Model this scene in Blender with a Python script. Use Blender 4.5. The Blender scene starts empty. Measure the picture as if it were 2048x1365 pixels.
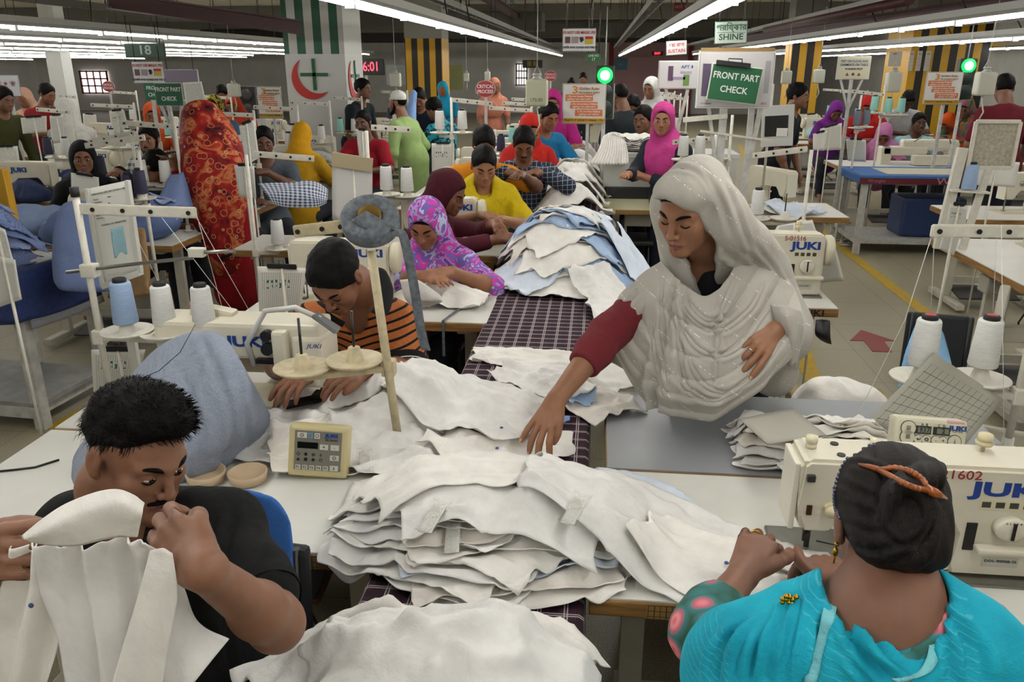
import bpy, bmesh, math, random
import numpy as np
from mathutils import Vector, Matrix
C = bpy.context.scene.collection
PI = math.pi
# ------------------------------------------------------------------ camera model (used to measure the place)
FPX = 1605.0
PITCH = math.atan(552 / FPX)
YAW = math.atan(176 / FPX * math.cos(PITCH))
EYE = 1.85
_s, _c, _sp, _cp = math.sin(YAW), math.cos(YAW), math.sin(PITCH), math.cos(PITCH)
CF = Vector((-_s * _cp, _c * _cp, -_sp)); CR = Vector((_c, _s, 0)); CU = Vector((-_s * _sp, _c * _sp, _cp))
def ray(x, y):
    return CF + CR * ((x - 1024) / FPX) - CU * ((y - 682.5) / FPX)
def A(x, y, Y):
    d = ray(x, y); t = Y / d.y
    return Vector((d.x * t, Y, EYE + d.z * t))
def G(x, y, z=0.0):
    d = ray(x, y); t = (z - EYE) / d.z
    return Vector((d.x * t, d.y * t, z))
def V(*a): return Vector(a)
# ------------------------------------------------------------------ naming
def tag(o, label=None, cat=None, group=None, kind=None):
    if label: o['label'] = label
    if cat: o['category'] = cat
    if group: o['group'] = group
    if kind: o['kind'] = kind
    return o
def empty(name, loc=(0, 0, 0), rz=0, label=None, cat=None, group=None):
    o = bpy.data.objects.new(name, None); C.objects.link(o)
    o.location = loc; o.rotation_euler = (0, 0, rz); o.empty_display_size = 0.05
    return tag(o, label, cat, group)
def link(name, me, mat=None, parent=None):
    o = bpy.data.objects.new(name, me); C.objects.link(o)
    if mat is not None and len(me.materials) == 0: me.materials.append(mat)
    if parent is not None:
        o.parent = parent
        if parent.get('category') in WORLD_BUILT: o.matrix_parent_inverse = Matrix.Translation(-Vector(parent.location))
    return o
WORLD_BUILT = {'person'}
_kids = {}
def dup(root, loc=None, rz=None, label=None, group=None, mats=None):
    def cp(o, par):
        n = o.copy(); C.objects.link(n); n.parent = par
        if mats and o.name.split('.')[0] in mats and o.type in ('MESH', 'FONT'):
            n.data = o.data.copy(); n.data.materials.clear(); n.data.materials.append(mats[o.name.split('.')[0]])
        for ch in list(o.children): cp(ch, n)
        return n
    r = cp(root, None)
    if loc is not None: r.location = loc
    if rz is not None: r.rotation_euler = (0, 0, rz)
    if label: r['label'] = label
    if group: r['group'] = group
    return r
# ------------------------------------------------------------------ materials
class NT:
    def __init__(s, name):
        s.m = bpy.data.materials.new(name); s.m.use_nodes = True
        s.t = s.m.node_tree; s.n = s.t.nodes; s.l = s.t.links
        s.b = s.n['Principled BSDF']
    def node(s, typ, **kw):
        n = s.n.new(typ)
        for k, v in kw.items():
            if k.startswith('i_'):
                key = k[2:]; key = int(key) if key.isdigit() else key
                if hasattr(v, 'node'): s.l.new(v, n.inputs[key])
                else: n.inputs[key].default_value = v
            else: setattr(n, k, v)
        return n
    def math(s, op, a, b=0.0, c=None):
        n = s.n.new('ShaderNodeMath'); n.operation = op
        for i, v in enumerate((a, b) if c is None else (a, b, c)):
            if hasattr(v, 'node'): s.l.new(v, n.inputs[i])
            else: n.inputs[i].default_value = v
        return n.outputs[0]
    def mix(s, f, a, b):
        n = s.n.new('ShaderNodeMix'); n.data_type = 'RGBA'
        for i, v in ((0, f), (6, a), (7, b)):
            if hasattr(v, 'node'): s.l.new(v, n.inputs[i])
            elif i == 0: n.inputs[0].default_value = v
            else: n.inputs[i].default_value = c4(v)
        return n.outputs[2]
    def coord(s, which='Object'):
        return s.n.new('ShaderNodeTexCoord').outputs[which]
    def xyz(s, v):
        n = s.n.new('ShaderNodeSeparateXYZ'); s.l.new(v, n.inputs[0]); return n.outputs
    def noise(s, v, scale, detail=3.0, rough=0.55, dist=0.0):
        n = s.node('ShaderNodeTexNoise'); n.inputs['Scale'].default_value = scale; n.inputs['Detail'].default_value = detail
        n.inputs['Roughness'].default_value = rough; n.inputs['Distortion'].default_value = dist
        s.l.new(v, n.inputs['Vector']); return n.outputs[0]
    def ramp(s, f, stops, const=False):
        n = s.n.new('ShaderNodeValToRGB'); s.l.new(f, n.inputs[0])
        if const: n.color_ramp.interpolation = 'CONSTANT'
        e = n.color_ramp.elements
        while len(e) < len(stops): e.new(0.5)
        for i, (p, c) in enumerate(stops): e[i].position = p; e[i].color = c4(c)
        return n.outputs[0]
    def band(s, x, period, width, off=0.0):   # 1 inside a stripe of a repeating set
        f = s.math('FRACT', s.math('DIVIDE', s.math('ADD', x, off + period * 1000), period))
        return s.math('LESS_THAN', f, width / period)
    def scale(s, v, k):
        n = s.n.new('ShaderNodeVectorMath'); n.operation = 'MULTIPLY'; s.l.new(v, n.inputs[0]); n.inputs[1].default_value = k; return n.outputs[0]
    def bump(s, h, strength=0.3, dist=0.01):
        n = s.n.new('ShaderNodeBump'); s.l.new(h, n.inputs['Height']); n.inputs['Strength'].default_value = strength; n.inputs['Distance'].default_value = dist
        s.l.new(n.outputs[0], s.b.inputs['Normal'])
    def done(s, col=None, rough=0.6, metal=0.0, spec=None, **kw):
        if col is not None:
            if hasattr(col, 'node'): s.l.new(col, s.b.inputs['Base Color'])
            else: s.b.inputs['Base Color'].default_value = c4(col)
        s.b.inputs['Roughness'].default_value = rough; s.b.inputs['Metallic'].default_value = metal
        if spec is not None: s.b.inputs['Specular IOR Level'].default_value = spec
        for k, v in kw.items(): s.b.inputs[k.replace('_', ' ')].default_value = v
        return s.m
def lin(v):
    v /= 255.0
    return v / 12.92 if v <= 0.04045 else ((v + 0.055) / 1.055) ** 2.4
def c4(c):
    if isinstance(c, str): c = tuple(lin(int(c[i:i + 2], 16)) for i in (0, 2, 4))
    return (c[0], c[1], c[2], c[3] if len(c) > 3 else 1.0)
_M = {}
def M(col, rough=0.6, metal=0.0, noise=0.0, nscale=30, bump=0.0, bscale=200, spec=None, **kw):
    key = ('M', col if isinstance(col, str) else tuple(col), rough, metal, noise, nscale, bump, bscale, spec, tuple(kw.items()))
    if key in _M: return _M[key]
    t = NT('mat_%d' % len(_M)); co = t.coord()
    c = col
    if noise:
        b = c4(col); d = tuple(x * (1 - noise) for x in b[:3]); l = tuple(min(1, x * (1 + noise * .5)) for x in b[:3])
        c = t.ramp(t.noise(co, nscale, 4), [(0.3, d), (0.7, l)])
    if bump: t.bump(t.noise(co, bscale, 3), bump, 0.004)
    _M[key] = t.done(c, rough, metal, spec, **kw); return _M[key]
def cloth(col, wr=0.35, scale=9, weave=0.08, tint=0.05, rough=0.85, sss=None):
    key = ('cl', col if isinstance(col, str) else tuple(col), wr, scale, weave, tint)
    if key in _M: return _M[key]
    t = NT('cloth_%d' % len(_M)); co = t.coord()
    b = c4(col); d = tuple(x * (1 - tint * 2) for x in b[:3]); l = tuple(min(1, x * (1 + tint)) for x in b[:3])
    c = t.ramp(t.noise(co, 14, 3), [(0.3, d), (0.7, l)])
    h1 = t.noise(co, scale, 4, 0.5, 0.6); h2 = t.noise(co, 420, 2)
    t.bump(t.math('ADD', t.math('MULTIPLY', h1, 1.0), t.math('MULTIPLY', h2, weave)), wr, 0.03)
    _M[key] = t.done(c, rough, 0, 0.2); return _M[key]
# ------------------------------------------------------------------ bmesh shapes
class MB:
    def __init__(s): s.bm = bmesh.new()
    def _tr(s, vs, mat):
        if mat is not None:
            for v in vs: v.co = mat @ v.co
    def box(s, c, d, bev=0.0, rot=None, seg=2):
        b = bmesh.new(); bmesh.ops.create_cube(b, size=1.0)
        for v in b.verts: v.co = Vector((v.co.x * d[0], v.co.y * d[1], v.co.z * d[2]))
        if bev > 0: bmesh.ops.bevel(b, geom=b.edges[:], offset=min(bev, min(d) * .45), segments=seg, affect='EDGES', profile=0.6)
        m = Matrix.Translation(c)
        if rot is not None: m = m @ (rot if isinstance(rot, Matrix) else Matrix.Rotation(rot, 4, 'Z'))
        return s._merge(b, m)
    def _merge(s, b, m=None):
        if m is not None:
            for v in b.verts: v.co = m @ v.co
        mp = {}
        for v in b.verts: mp[v] = s.bm.verts.new(v.co)
        for f in b.faces:
            nf = s.bm.faces.new([mp[v] for v in f.verts]); nf.smooth = f.smooth
        b.free(); return s
    def beam(s, a, b_, w, h=None, bev=0.0, up=(0, 0, 1)):
        a = Vector(a); b_ = Vector(b_); d = b_ - a; L = d.length; d.normalize()
        u = Vector(up)
        if abs(d.dot(u)) > .98: u = Vector((0, 1, 0))
        x = d.cross(u).normalized(); z = x.cross(d)
        m = Matrix((x, d, z)).transposed().to_4x4(); m.translation = (a + b_) / 2
        b = bmesh.new(); bmesh.ops.create_cube(b, size=1.0)
        for v in b.verts: v.co = Vector((v.co.x * w, v.co.y * L, v.co.z * (h or w)))
        if bev > 0: bmesh.ops.bevel(b, geom=b.edges[:], offset=bev, segments=2, affect='EDGES')
        return s._merge(b, m)
    def tube(s, pts, r, n=8, cap=True, smooth=True):
        pts = [Vector(p) for p in pts]
        if not isinstance(r, (list, tuple)): r = [r] * len(pts)
        rings = []; prev = None
        for i, p in enumerate(pts):
            d = (pts[min(i + 1, len(pts) - 1)] - pts[max(i - 1, 0)])
            d = d.normalized() if d.length > 1e-9 else Vector((0, 0, 1))
            u = prev if prev is not None else (Vector((0, 0, 1)) if abs(d.z) < .9 else Vector((1, 0, 0)))
            x = d.cross(u)
            if x.length < 1e-6: x = d.cross(Vector((0, 1, 0.1)))
            x.normalize(); y = x.cross(d).normalized(); prev = y
            rings.append([s.bm.verts.new(p + (x * math.cos(2 * PI * k / n) + y * math.sin(2 * PI * k / n)) * r[i]) for k in range(n)])
        for a, b in zip(rings, rings[1:]):
            for k in range(n):
                f = s.bm.faces.new((a[k], a[(k + 1) % n], b[(k + 1) % n], b[k])); f.smooth = smooth
        if cap:
            s.bm.faces.new(rings[0][::-1]); s.bm.faces.new(rings[-1])
        return s
    def cyl(s, c, r, h, n=16, axis='Z', r2=None):
        c = Vector(c); d = {'X': Vector((1, 0, 0)), 'Y': Vector((0, 1, 0)), 'Z': Vector((0, 0, 1))}[axis] if isinstance(axis, str) else Vector(axis).normalized()
        return s.tube([c - d * h / 2, c + d * h / 2], [r, r if r2 is None else r2], n)
    def lathe(s, c, prof, n=24, axis=(0, 0, 1), cap=True):
        d = Vector(axis).normalized(); u = Vector((0, 0, 1)) if abs(d.z) < .9 else Vector((1, 0, 0))
        x = d.cross(u).normalized(); y = d.cross(x); c = Vector(c); rings = []
        for r, z in prof:
            rings.append([s.bm.verts.new(c + d * z + (x * math.cos(2 * PI * k / n) + y * math.sin(2 * PI * k / n)) * max(r, 1e-4)) for k in range(n)])
        for a, b in zip(rings, rings[1:]):
            for k in range(n):
                f = s.bm.faces.new((a[k], a[(k + 1) % n], b[(k + 1) % n], b[k])); f.smooth = True
        if cap: s.bm.faces.new(rings[0][::-1]); s.bm.faces.new(rings[-1])
        return s
    def prism(s, outline, o, ux, uy, depth, bev=0.0):
        """extrude a 2-D outline (list of (a,b)) laid in the plane o + a*ux + b*uy, thickness along ux x uy"""
        ux = Vector(ux); uy = Vector(uy); nz = ux.cross(uy).normalized(); o = Vector(o)
        b = bmesh.new()
        v0 = [b.verts.new(o + ux * p[0] + uy * p[1]) for p in outline]
        v1 = [b.verts.new(v.co + nz * depth) for v in v0]; n = len(v0)
        b.faces.new(v0[::-1]); b.faces.new(v1)
        for i in range(n): b.faces.new((v0[i], v0[(i + 1) % n], v1[(i + 1) % n], v1[i]))
        if bev > 0: bmesh.ops.bevel(b, geom=b.edges[:], offset=bev, segments=2, affect='EDGES')
        return s._merge(b)
    def quad(s, pts):
        s.bm.faces.new([s.bm.verts.new(Vector(p)) for p in pts]); return s
    def ball(s, c, r, seg=12):
        b = bmesh.new(); bmesh.ops.create_uvsphere(b, u_segments=seg, v_segments=max(6, seg * 2 // 3), radius=1.0)
        rr = r if isinstance(r, (list, tuple)) else (r, r, r)
        for f in b.faces: f.smooth = True
        for v in b.verts: v.co = Vector((v.co.x * rr[0], v.co.y * rr[1], v.co.z * rr[2]))
        return s._merge(b, Matrix.Translation(c))
    def mesh(s, name):
        bmesh.ops.recalc_face_normals(s.bm, faces=s.bm.faces[:])
        me = bpy.data.meshes.new(name); s.bm.to_mesh(me); s.bm.free(); return me
    def build(s, name, mat, parent=None, loc=None):
        o = link(name, s.mesh(name), mat, parent)
        if loc is not None: o.location = loc
        return o
def text(body, name, size, mat, parent=None, loc=(0, 0, 0), rot=None, extrude=0.0004, align='CENTER', sx=1.0, font=None, bold=0.0, shear=0):
    cu = bpy.data.curves.new(name, 'FONT'); cu.body = body; cu.size = size; cu.extrude = extrude; cu.align_x = align; cu.align_y = 'CENTER'
    cu.offset = bold; cu.shear = shear; cu.resolution_u = 3
    cu.materials.append(mat)
    o = bpy.data.objects.new(name, cu); C.objects.link(o); me = bpy.data.meshes.new_from_object(o); bpy.data.objects.remove(o); bpy.data.curves.remove(cu); me.name = name
    o = bpy.data.objects.new(name, me); C.objects.link(o)
    if parent is not None: o.parent = parent
    m = rot.to_4x4() if rot is not None else Matrix.Identity(4)
    m.translation = Vector(loc)
    o.matrix_local = m @ Matrix.Diagonal((sx, 1, 1, 1))
    return o
def frame(right, up):
    """rotation whose x is right, y is up, z faces the reader"""
    r = Vector(right).normalized(); u = Vector(up); n = r.cross(u).normalized(); u = n.cross(r).normalized()
    return Matrix((r, u, n)).transposed()
# ------------------------------------------------------------------ numpy meshes
def np_mesh(name, v, q, smooth=True, uv=None):
    me = bpy.data.meshes.new(name); v = np.asarray(v, np.float32); q = np.asarray(q, np.int32); k = q.shape[1]
    me.vertices.add(len(v)); me.vertices.foreach_set('co', v.ravel())
    me.loops.add(q.size); me.loops.foreach_set('vertex_index', q.ravel())
    me.polygons.add(len(q)); me.polygons.foreach_set('loop_start', np.arange(len(q), dtype=np.int32) * k)
    me.polygons.foreach_set('use_smooth', np.full(len(q), smooth))
    if uv is not None:
        l = me.uv_layers.new(name='UVMap'); l.data.foreach_set('uv', np.asarray(uv, np.float32)[q.ravel()].ravel())
    me.update(calc_edges=True); me.validate(); return me
def wob(p, f, seed, n=7):
    """smooth pseudo-noise in about [-1,1] made of random plane waves, warped"""
    r = np.random.RandomState(seed); p = np.asarray(p, np.float32); out = 0
    w = np.stack([np.sin(p @ (r.randn(p.shape[1]) * f * .6).astype(np.float32) + r.rand() * 6.28) for _ in range(p.shape[1])], -1) * (0.8 / f)
    for i in range(n):
        d = r.randn(p.shape[1]); d /= np.linalg.norm(d)
        out = out + np.sin((p + w) @ (d * f * (0.6 + 0.9 * i / n)).astype(np.float32) + r.rand() * 6.28)
    return out / (n * 0.62)
def cat(pts, n):
    """Catmull-Rom through pts, n samples per span"""
    P = np.asarray([list(p) for p in pts], float); Q = np.vstack([2 * P[0] - P[1], P, 2 * P[-1] - P[-2]]); out = []
    for i in range(1, len(Q) - 2):
        a, b, c, d = Q[i - 1], Q[i], Q[i + 1], Q[i + 2]
        for t in np.arange(n) / n:
            out.append(.5 * (2 * b + (c - a) * t + (2 * a - 5 * b + 4 * c - d) * t * t + (3 * b - a - 3 * c + d) * t ** 3))
    out.append(P[-1]); return np.array(out)
def grid_quads(nu, nv, wrap=False):
    i = np.arange(nu - 1)[:, None]; j = np.arange(nv if wrap else nv - 1)[None, :]; j2 = (j + 1) % nv
    return np.stack([i * nv + j, (i + 1) * nv + j, (i + 1) * nv + j2, i * nv + j2], -1).reshape(-1, 4)
def normals(v, q):
    n = np.zeros_like(v); f = np.cross(v[q[:, 2]] - v[q[:, 0]], v[q[:, 3]] - v[q[:, 1]])
    for k in range(4): np.add.at(n, q[:, k], f)
    return n / (np.linalg.norm(n, axis=1, keepdims=True) + 1e-9)
def thicken(v, q, t):
    """closed sheet: back side offset by t, rim joined"""
    n = normals(v, q); N = len(v); w = np.vstack([v, v - n * t]); e = np.concatenate([q[:, [0, 1]], q[:, [1, 2]], q[:, [2, 3]], q[:, [3, 0]]])
    s = np.sort(e, 1); _, inv, cnt = np.unique(s[:, 0].astype(np.int64) * N + s[:, 1], return_inverse=True, return_counts=True)
    be = e[cnt[inv] == 1]
    return w, np.vstack([q, q[:, ::-1] + N, np.stack([be[:, 1], be[:, 0], be[:, 0] + N, be[:, 1] + N], -1)])
def patch(name, rows, mat, parent=None, nu=8, nv=8, amp=0.0, freq=14, seed=1, t=0.002, fold=None, uvs=(1, 1)):
    """a cloth through rows of control points (rows of equal length)"""
    R = [cat(r, nv) for r in rows]
    cols = [cat([r[j] for r in R], nu) for j in range(len(R[0]))]
    g = np.stack(cols, 1); a, b = g.shape[:2]; v = g.reshape(-1, 3); q = grid_quads(a, b)
    uu, vv = np.meshgrid(np.linspace(0, 1, a), np.linspace(0, 1, b), indexing='ij'); uv = np.stack([vv.ravel() * uvs[0], uu.ravel() * uvs[1]], -1)
    n = normals(v, q)
    if amp: v = v + n * (wob(v, freq, seed) * amp)[:, None]
    if fold is not None: v = v + n * fold(uu.ravel(), vv.ravel())[:, None]
    if t:
        v, q = thicken(v, q, t); uv = np.vstack([uv, uv])
    return link(name, np_mesh(name, v, q, uv=uv), mat, parent)
# ------------------------------------------------------------------ signed-distance solids
class P:   # primitive: fn(x,y,z) with a bounding box
    __slots__ = ('fn', 'lo', 'hi', 'k', 'op')
    def __init__(s, fn, lo, hi, k, op='u'): s.fn, s.lo, s.hi, s.k, s.op = fn, np.array(lo, float), np.array(hi, float), k, op
def cone(a, ra, b, rb, k=0.02, op='u', sq=None):
    a = np.array(a, float); b = np.array(b, float); ba = b - a; L2 = max(ba @ ba, 1e-9)
    def fn(x, y, z):
        t = np.clip(((x - a[0]) * ba[0] + (y - a[1]) * ba[1] + (z - a[2]) * ba[2]) / L2, 0, 1)
        return np.sqrt((x - a[0] - t * ba[0]) ** 2 + (y - a[1] - t * ba[1]) ** 2 + (z - a[2] - t * ba[2]) ** 2) - (ra + t * (rb - ra))
    R = max(ra, rb); return P(fn, np.minimum(a, b) - R, np.maximum(a, b) + R, k, op)
def ell(c, r, k=0.02, op='u', ax=None):
    c = np.array(c, float); r = np.array(r, float); Mx = np.eye(3) if ax is None else np.array(ax, float)
    def fn(x, y, z):
        dx, dy, dz = x - c[0], y - c[1], z - c[2]
        q = [(dx * m[0] + dy * m[1] + dz * m[2]) / rr for m, rr in zip(Mx, r)]
        k0 = np.sqrt(q[0] ** 2 + q[1] ** 2 + q[2] ** 2); k1 = np.sqrt((q[0] / r[0]) ** 2 + (q[1] / r[1]) ** 2 + (q[2] / r[2]) ** 2) + 1e-6
        return k0 * (k0 - 1) / k1
    e = np.sqrt(((Mx * r[:, None]) ** 2).sum(0)); return P(fn, c - e, c + e, k, op)
def sph(c, r, k=0.02, op='u'): return ell(c, (r, r, r), k, op)
def tube_p(pts, rad, k=0.02, op='u', n=4):
    P_ = cat(pts, n); R = np.interp(np.linspace(0, 1, len(P_)), np.linspace(0, 1, len(rad)), rad) if isinstance(rad, (list, tuple)) else [rad] * len(P_)
    return [cone(P_[i], R[i], P_[i + 1], R[i + 1], k, op) for i in range(len(P_) - 1)]
def half(n, o, k=0.01, op='i'):   # keeps the side opposite to n
    n = np.array(n, float); n /= np.linalg.norm(n); o = np.array(o, float)
    return P(lambda x, y, z: (x - o[0]) * n[0] + (y - o[1]) * n[1] + (z - o[2]) * n[2], [-99] * 3, [99] * 3, k, op)
def grow(pr, g):
    return [P((lambda f: (lambda x, y, z: f(x, y, z) - g))(p.fn), p.lo - g, p.hi + g, p.k, p.op) for p in pr]
def solve(prims, h, lo=None, hi=None):
    us = [p for p in prims if p.op == 'u']
    if lo is None: lo = np.min([p.lo for p in us], 0) - 3 * h
    if hi is None: hi = np.max([p.hi for p in us], 0) + 3 * h
    lo = np.array(lo, float); n = np.maximum(((np.array(hi) - lo) / h).astype(int) + 1, 4)
    ax = [(lo[i] + h * np.arange(n[i])).astype(np.float32) for i in range(3)]
    D = np.full(n, 0.5, np.float32)
    for p in prims:
        m = p.k + 2.5 * h
        if p.op == 'i': sl = [slice(0, n[i]) for i in range(3)]
        else: sl = [slice(max(0, int((p.lo[i] - m - lo[i]) / h)), min(n[i], int((p.hi[i] + m - lo[i]) / h) + 2)) for i in range(3)]
        if any(s.stop <= s.start for s in sl): continue
        x = ax[0][sl[0]][:, None, None]; y = ax[1][sl[1]][None, :, None]; z = ax[2][sl[2]][None, None, :]
        d = p.fn(x, y, z).astype(np.float32); a = D[tuple(sl)]; k = max(p.k, 1e-5)
        if p.op == 'u':
            hh = np.maximum(k - np.abs(a - d), 0) / k; r = np.minimum(a, d) - hh * hh * k * .25
        else:
            if p.op == 's': d = -d
            hh = np.maximum(k - np.abs(a - d), 0) / k; r = np.maximum(a, d) + hh * hh * k * .25
        D[tuple(sl)] = r
    return D, lo
def nets(D, lo, h):
    D = np.pad(D, 1, constant_values=0.5); lo = lo - h
    s = (D < 0); nx, ny, nz = D.shape
    cnt = np.zeros((nx - 1, ny - 1, nz - 1), np.uint8)
    off = [(i, j, k) for i in (0, 1) for j in (0, 1) for k in (0, 1)]
    for i, j, k in off: cnt += s[i:nx - 1 + i, j:ny - 1 + j, k:nz - 1 + k]
    cells = np.argwhere((cnt > 0) & (cnt < 8)); idm = np.full(cnt.shape, -1, np.int32); idm[tuple(cells.T)] = np.arange(len(cells))
    val = np.stack([D[cells[:, 0] + i, cells[:, 1] + j, cells[:, 2] + k] for i, j, k in off], 1)
    acc = np.zeros((len(cells), 3)); num = np.zeros(len(cells)); o = np.array(off, float)
    for a in range(8):
        for b in range(a + 1, 8):
            if np.abs(o[a] - o[b]).sum() != 1: continue
            va, vb = val[:, a], val[:, b]; m = (va < 0) != (vb < 0); t = np.where(m, va / np.where(m, va - vb, 1), 0)
            acc += np.where(m[:, None], o[a] + t[:, None] * (o[b] - o[a]), 0); num += m
    v = lo + h * (cells + acc / num[:, None]); Q = []
    for ax in range(3):
        sl0 = [slice(None)] * 3; sl1 = [slice(None)] * 3; sl0[ax] = slice(0, -1); sl1[ax] = slice(1, None)
        cr = s[tuple(sl0)] != s[tuple(sl1)]; e = np.argwhere(cr); b, c = [(1, 2), (2, 0), (0, 1)][ax]
        ok = (e[:, b] > 0) & (e[:, c] > 0) & (e[:, b] < D.shape[b] - 1) & (e[:, c] < D.shape[c] - 1); e = e[ok]
        def cell(db, dc):
            w = e.copy(); w[:, b] += db; w[:, c] += dc; return idm[tuple(w.T)]
        q = np.stack([cell(-1, -1), cell(0, -1), cell(0, 0), cell(-1, 0)], 1); flip = ~s[tuple(e.T)]; q[flip] = q[flip][:, ::-1]
        Q.append(q)
    return v, np.vstack(Q)
def relax(v, q, it=1, f=0.5):
    e = np.concatenate([q[:, [0, 1]], q[:, [1, 2]], q[:, [2, 3]], q[:, [3, 0]]]); n = np.zeros(len(v)); np.add.at(n, e[:, 0], 1); np.add.at(n, e[:, 1], 1)
    for _ in range(it):
        a = np.zeros_like(v); np.add.at(a, e[:, 0], v[e[:, 1]]); np.add.at(a, e[:, 1], v[e[:, 0]]); v = v + f * (a / n[:, None] - v)
    return v
def solid(name, prims, h, mat, parent=None, amp=0, freq=30, seed=0, disp=None, sm=1, fine=(), me_only=False):
    """mesh of a distance solid; fine = [(lo, hi, step)] boxes meshed at a finer step in the same object"""
    V_, Q_ = [], []; base = 0
    D, lo = solve(prims, h); v, q = nets(D, lo, h); v = relax(v, q, sm)
    for fl, fh, st in fine:
        c = v[q].mean(1); ins = np.all((c > np.array(fl) + h) & (c < np.array(fh) - h), 1); q = q[~ins]
    V_.append(v); Q_.append(q); base = len(v)
    for fl, fh, st in fine:
        D, lo = solve(prims, st, fl, fh)
        for a in range(3):    # leave the box open where it cuts the figure
            pass
        v2, q2 = nets(D, lo, st)
        if not len(v2): continue
        c = v2[q2].mean(1); ins = np.all((c > np.array(fl) + st * 1.2) & (c < np.array(fh) - st * 1.2), 1); q2 = q2[ins]; v2 = relax(v2, q2, 1)if False else v2
        V_.append(v2); Q_.append(q2 + base); base += len(v2)
    v = np.vstack(V_); q = np.vstack(Q_)
    used = np.unique(q); mp = np.full(len(v), -1); mp[used] = np.arange(len(used)); v = v[used]; q = mp[q]
    if amp or disp is not None:
        n = normals(v, q); d = 0
        if amp: d = d + wob(v, freq, seed) * amp
        if disp is not None: d = d + disp(v, n)
        v = v + n * np.reshape(d, (-1, 1))
    me = np_mesh(name, v, q)
    if me_only: return me
    return link(name, me, mat, parent)
# ------------------------------------------------------------------ people
class Fr:
    """a local frame: o origin, s side (person's left), f forward, u up, sc scale"""
    def __init__(s, o, fwd, up, sc=1.0):
        s.o = np.array(o, float); f = np.array(fwd, float); f /= np.linalg.norm(f); u = np.array(up, float); u -= f * (u @ f); u /= np.linalg.norm(u)
        s.f, s.u, s.s, s.sc = f, u, np.cross(u, f), sc
        s.ax = np.stack([s.s, s.f, s.u])
    def __call__(s, a, b, c): return s.o + s.sc * (a * s.s + b * s.f + c * s.u)
    def cone(s, a, ra, b, rb, k=.01, op='u'): return cone(s(*a), ra * s.sc, s(*b), rb * s.sc, k * s.sc, op)
    def ell(s, c, r, k=.01, op='u', tilt=None):
        ax = s.ax
        if tilt is not None: ax = np.array(Matrix.Rotation(tilt[1], 3, tilt[0])) @ ax
        return ell(s(*c), np.array(r) * s.sc, k * s.sc, op, ax)
    def half(s, n, c, k=.006, op='i'): return half(n[0] * s.s + n[1] * s.f + n[2] * s.u, s(*c), k * s.sc, op)
def head_skin(F, male=True, ears=True, lid=1.0):
    p = [F.ell((0, -.012, .030), (.073, .094, .084), .02), F.ell((0, .030, .000), (.061, .060, .086), .02),
         F.ell((0, .046, -.052), (.047, .042, .056), .02)]
    jw, jr = (.050, .021) if male else (.045, .019)
    for q in (-1, 1):
        p += [F.cone((q * jw, .000, -.050), jr, (q * .014, .074, -.094), .017, .02), F.ell((q * .042, .060, -.024), (.024, .022, .022), .02)]
    for q in (-1, 1): p += [F.ell((q * .034, .050, -.052), (.024, .026, .034), .02)]
    p += [F.ell((0, .078, -.096), (.021, .017, .017), .016)]
    br = .0095 if male else .007
    for q in (-1, 1): p += [F.cone((q * .010, .086, .016), br, (q * .047, .068, .015), br * .8, .016)]
    for q in (-1, 1): p += [F.ell((q * .031, .097, -.003), (.019, .016, .013), .012, 's')]
    for q in (-1, 1): p += [F.ell((q * .031, .0715, -.003), (.0150, .0150, .0150), .004)]      # eyeball under its lids
    p += [F.cone((0, .088, .008), .0075, (0, .108, -.031), .0095, .012), F.ell((0, .108, -.036), (.0105, .0105, .0085), .006)]
    for q in (-1, 1): p += [F.ell((q * .0125, .098, -.038), (.0072, .0095, .0075), .005), F.ell((q * .0062, .104, -.0455), (.0035, .005, .0035), .002, 's')]
    p += [F.ell((0, .078, -.064), (.029, .019, .025), .012)]
    # mouth: a crease between two lips
    for q in (-1, 1):
        p += [F.cone((0, .0965, -.0625), .0048, (q * .021, .0885, -.0655), .0030, .006), F.cone((0, .0950, -.0735), .0062, (q * .018, .0880, -.0705), .0035, .006)]
    for q in (-1, 1): p += [F.cone((0, .1030, -.0678), .0018, (q * .023, .0925, -.0680), .0014, .0022, 's')]
    if ears:
        for q in (-1, 1):
            p += [F.ell((q * .078, -.012, -.006), (.0085, .019, .031), .008, 'u', ('Y', 0)), F.ell((q * .088, -.006, -.001), (.006, .0085, .016), .004, 's'), F.ell((q * .076, -.004, -.030), (.008, .009, .011), .006)]
    return p
def lips(F):
    p = []
    for q in (-1, 1):
        p += [F.cone((0, .0985, -.0625), .0046, (q * .021, .0915, -.0655), .0030, .004), F.cone((0, .0970, -.0735), .0060, (q * .018, .0915, -.0708), .0036, .004)]
    for q in (-1, 1): p += [F.cone((0, .1045, -.0678), .0018, (q * .024, .0955, -.0680), .0014, .0018, 's')]
    return p
def brows(F, q, thick=.0035, lift=0.0):
    return tube_p([F(q * .012, .0925, .0135 + lift), F(q * .028, .0895, .0205 + lift), F(q * .044, .0775, .0200 + lift), F(q * .054, .064, .013 + lift)], [thick * .9 * F.sc, thick * F.sc * 1.15, thick * .8 * F.sc, thick * .3 * F.sc], .003)
def lash(F, q, open_=0.0):
    return tube_p([F(q * .0165, .0835, -.0075), F(q * .024, .0862, -.0105), F(q * .034, .0865, -.0115), F(q * .043, .0805, -.0085), F(q * .0475, .074, -.005)], [.0009 * F.sc, .0013 * F.sc, .0016 * F.sc, .0015 * F.sc, .0008 * F.sc], .001)
HAIR = lambda: M('090706', .62, 0, .3, 60, .5, 260, .12)
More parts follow.
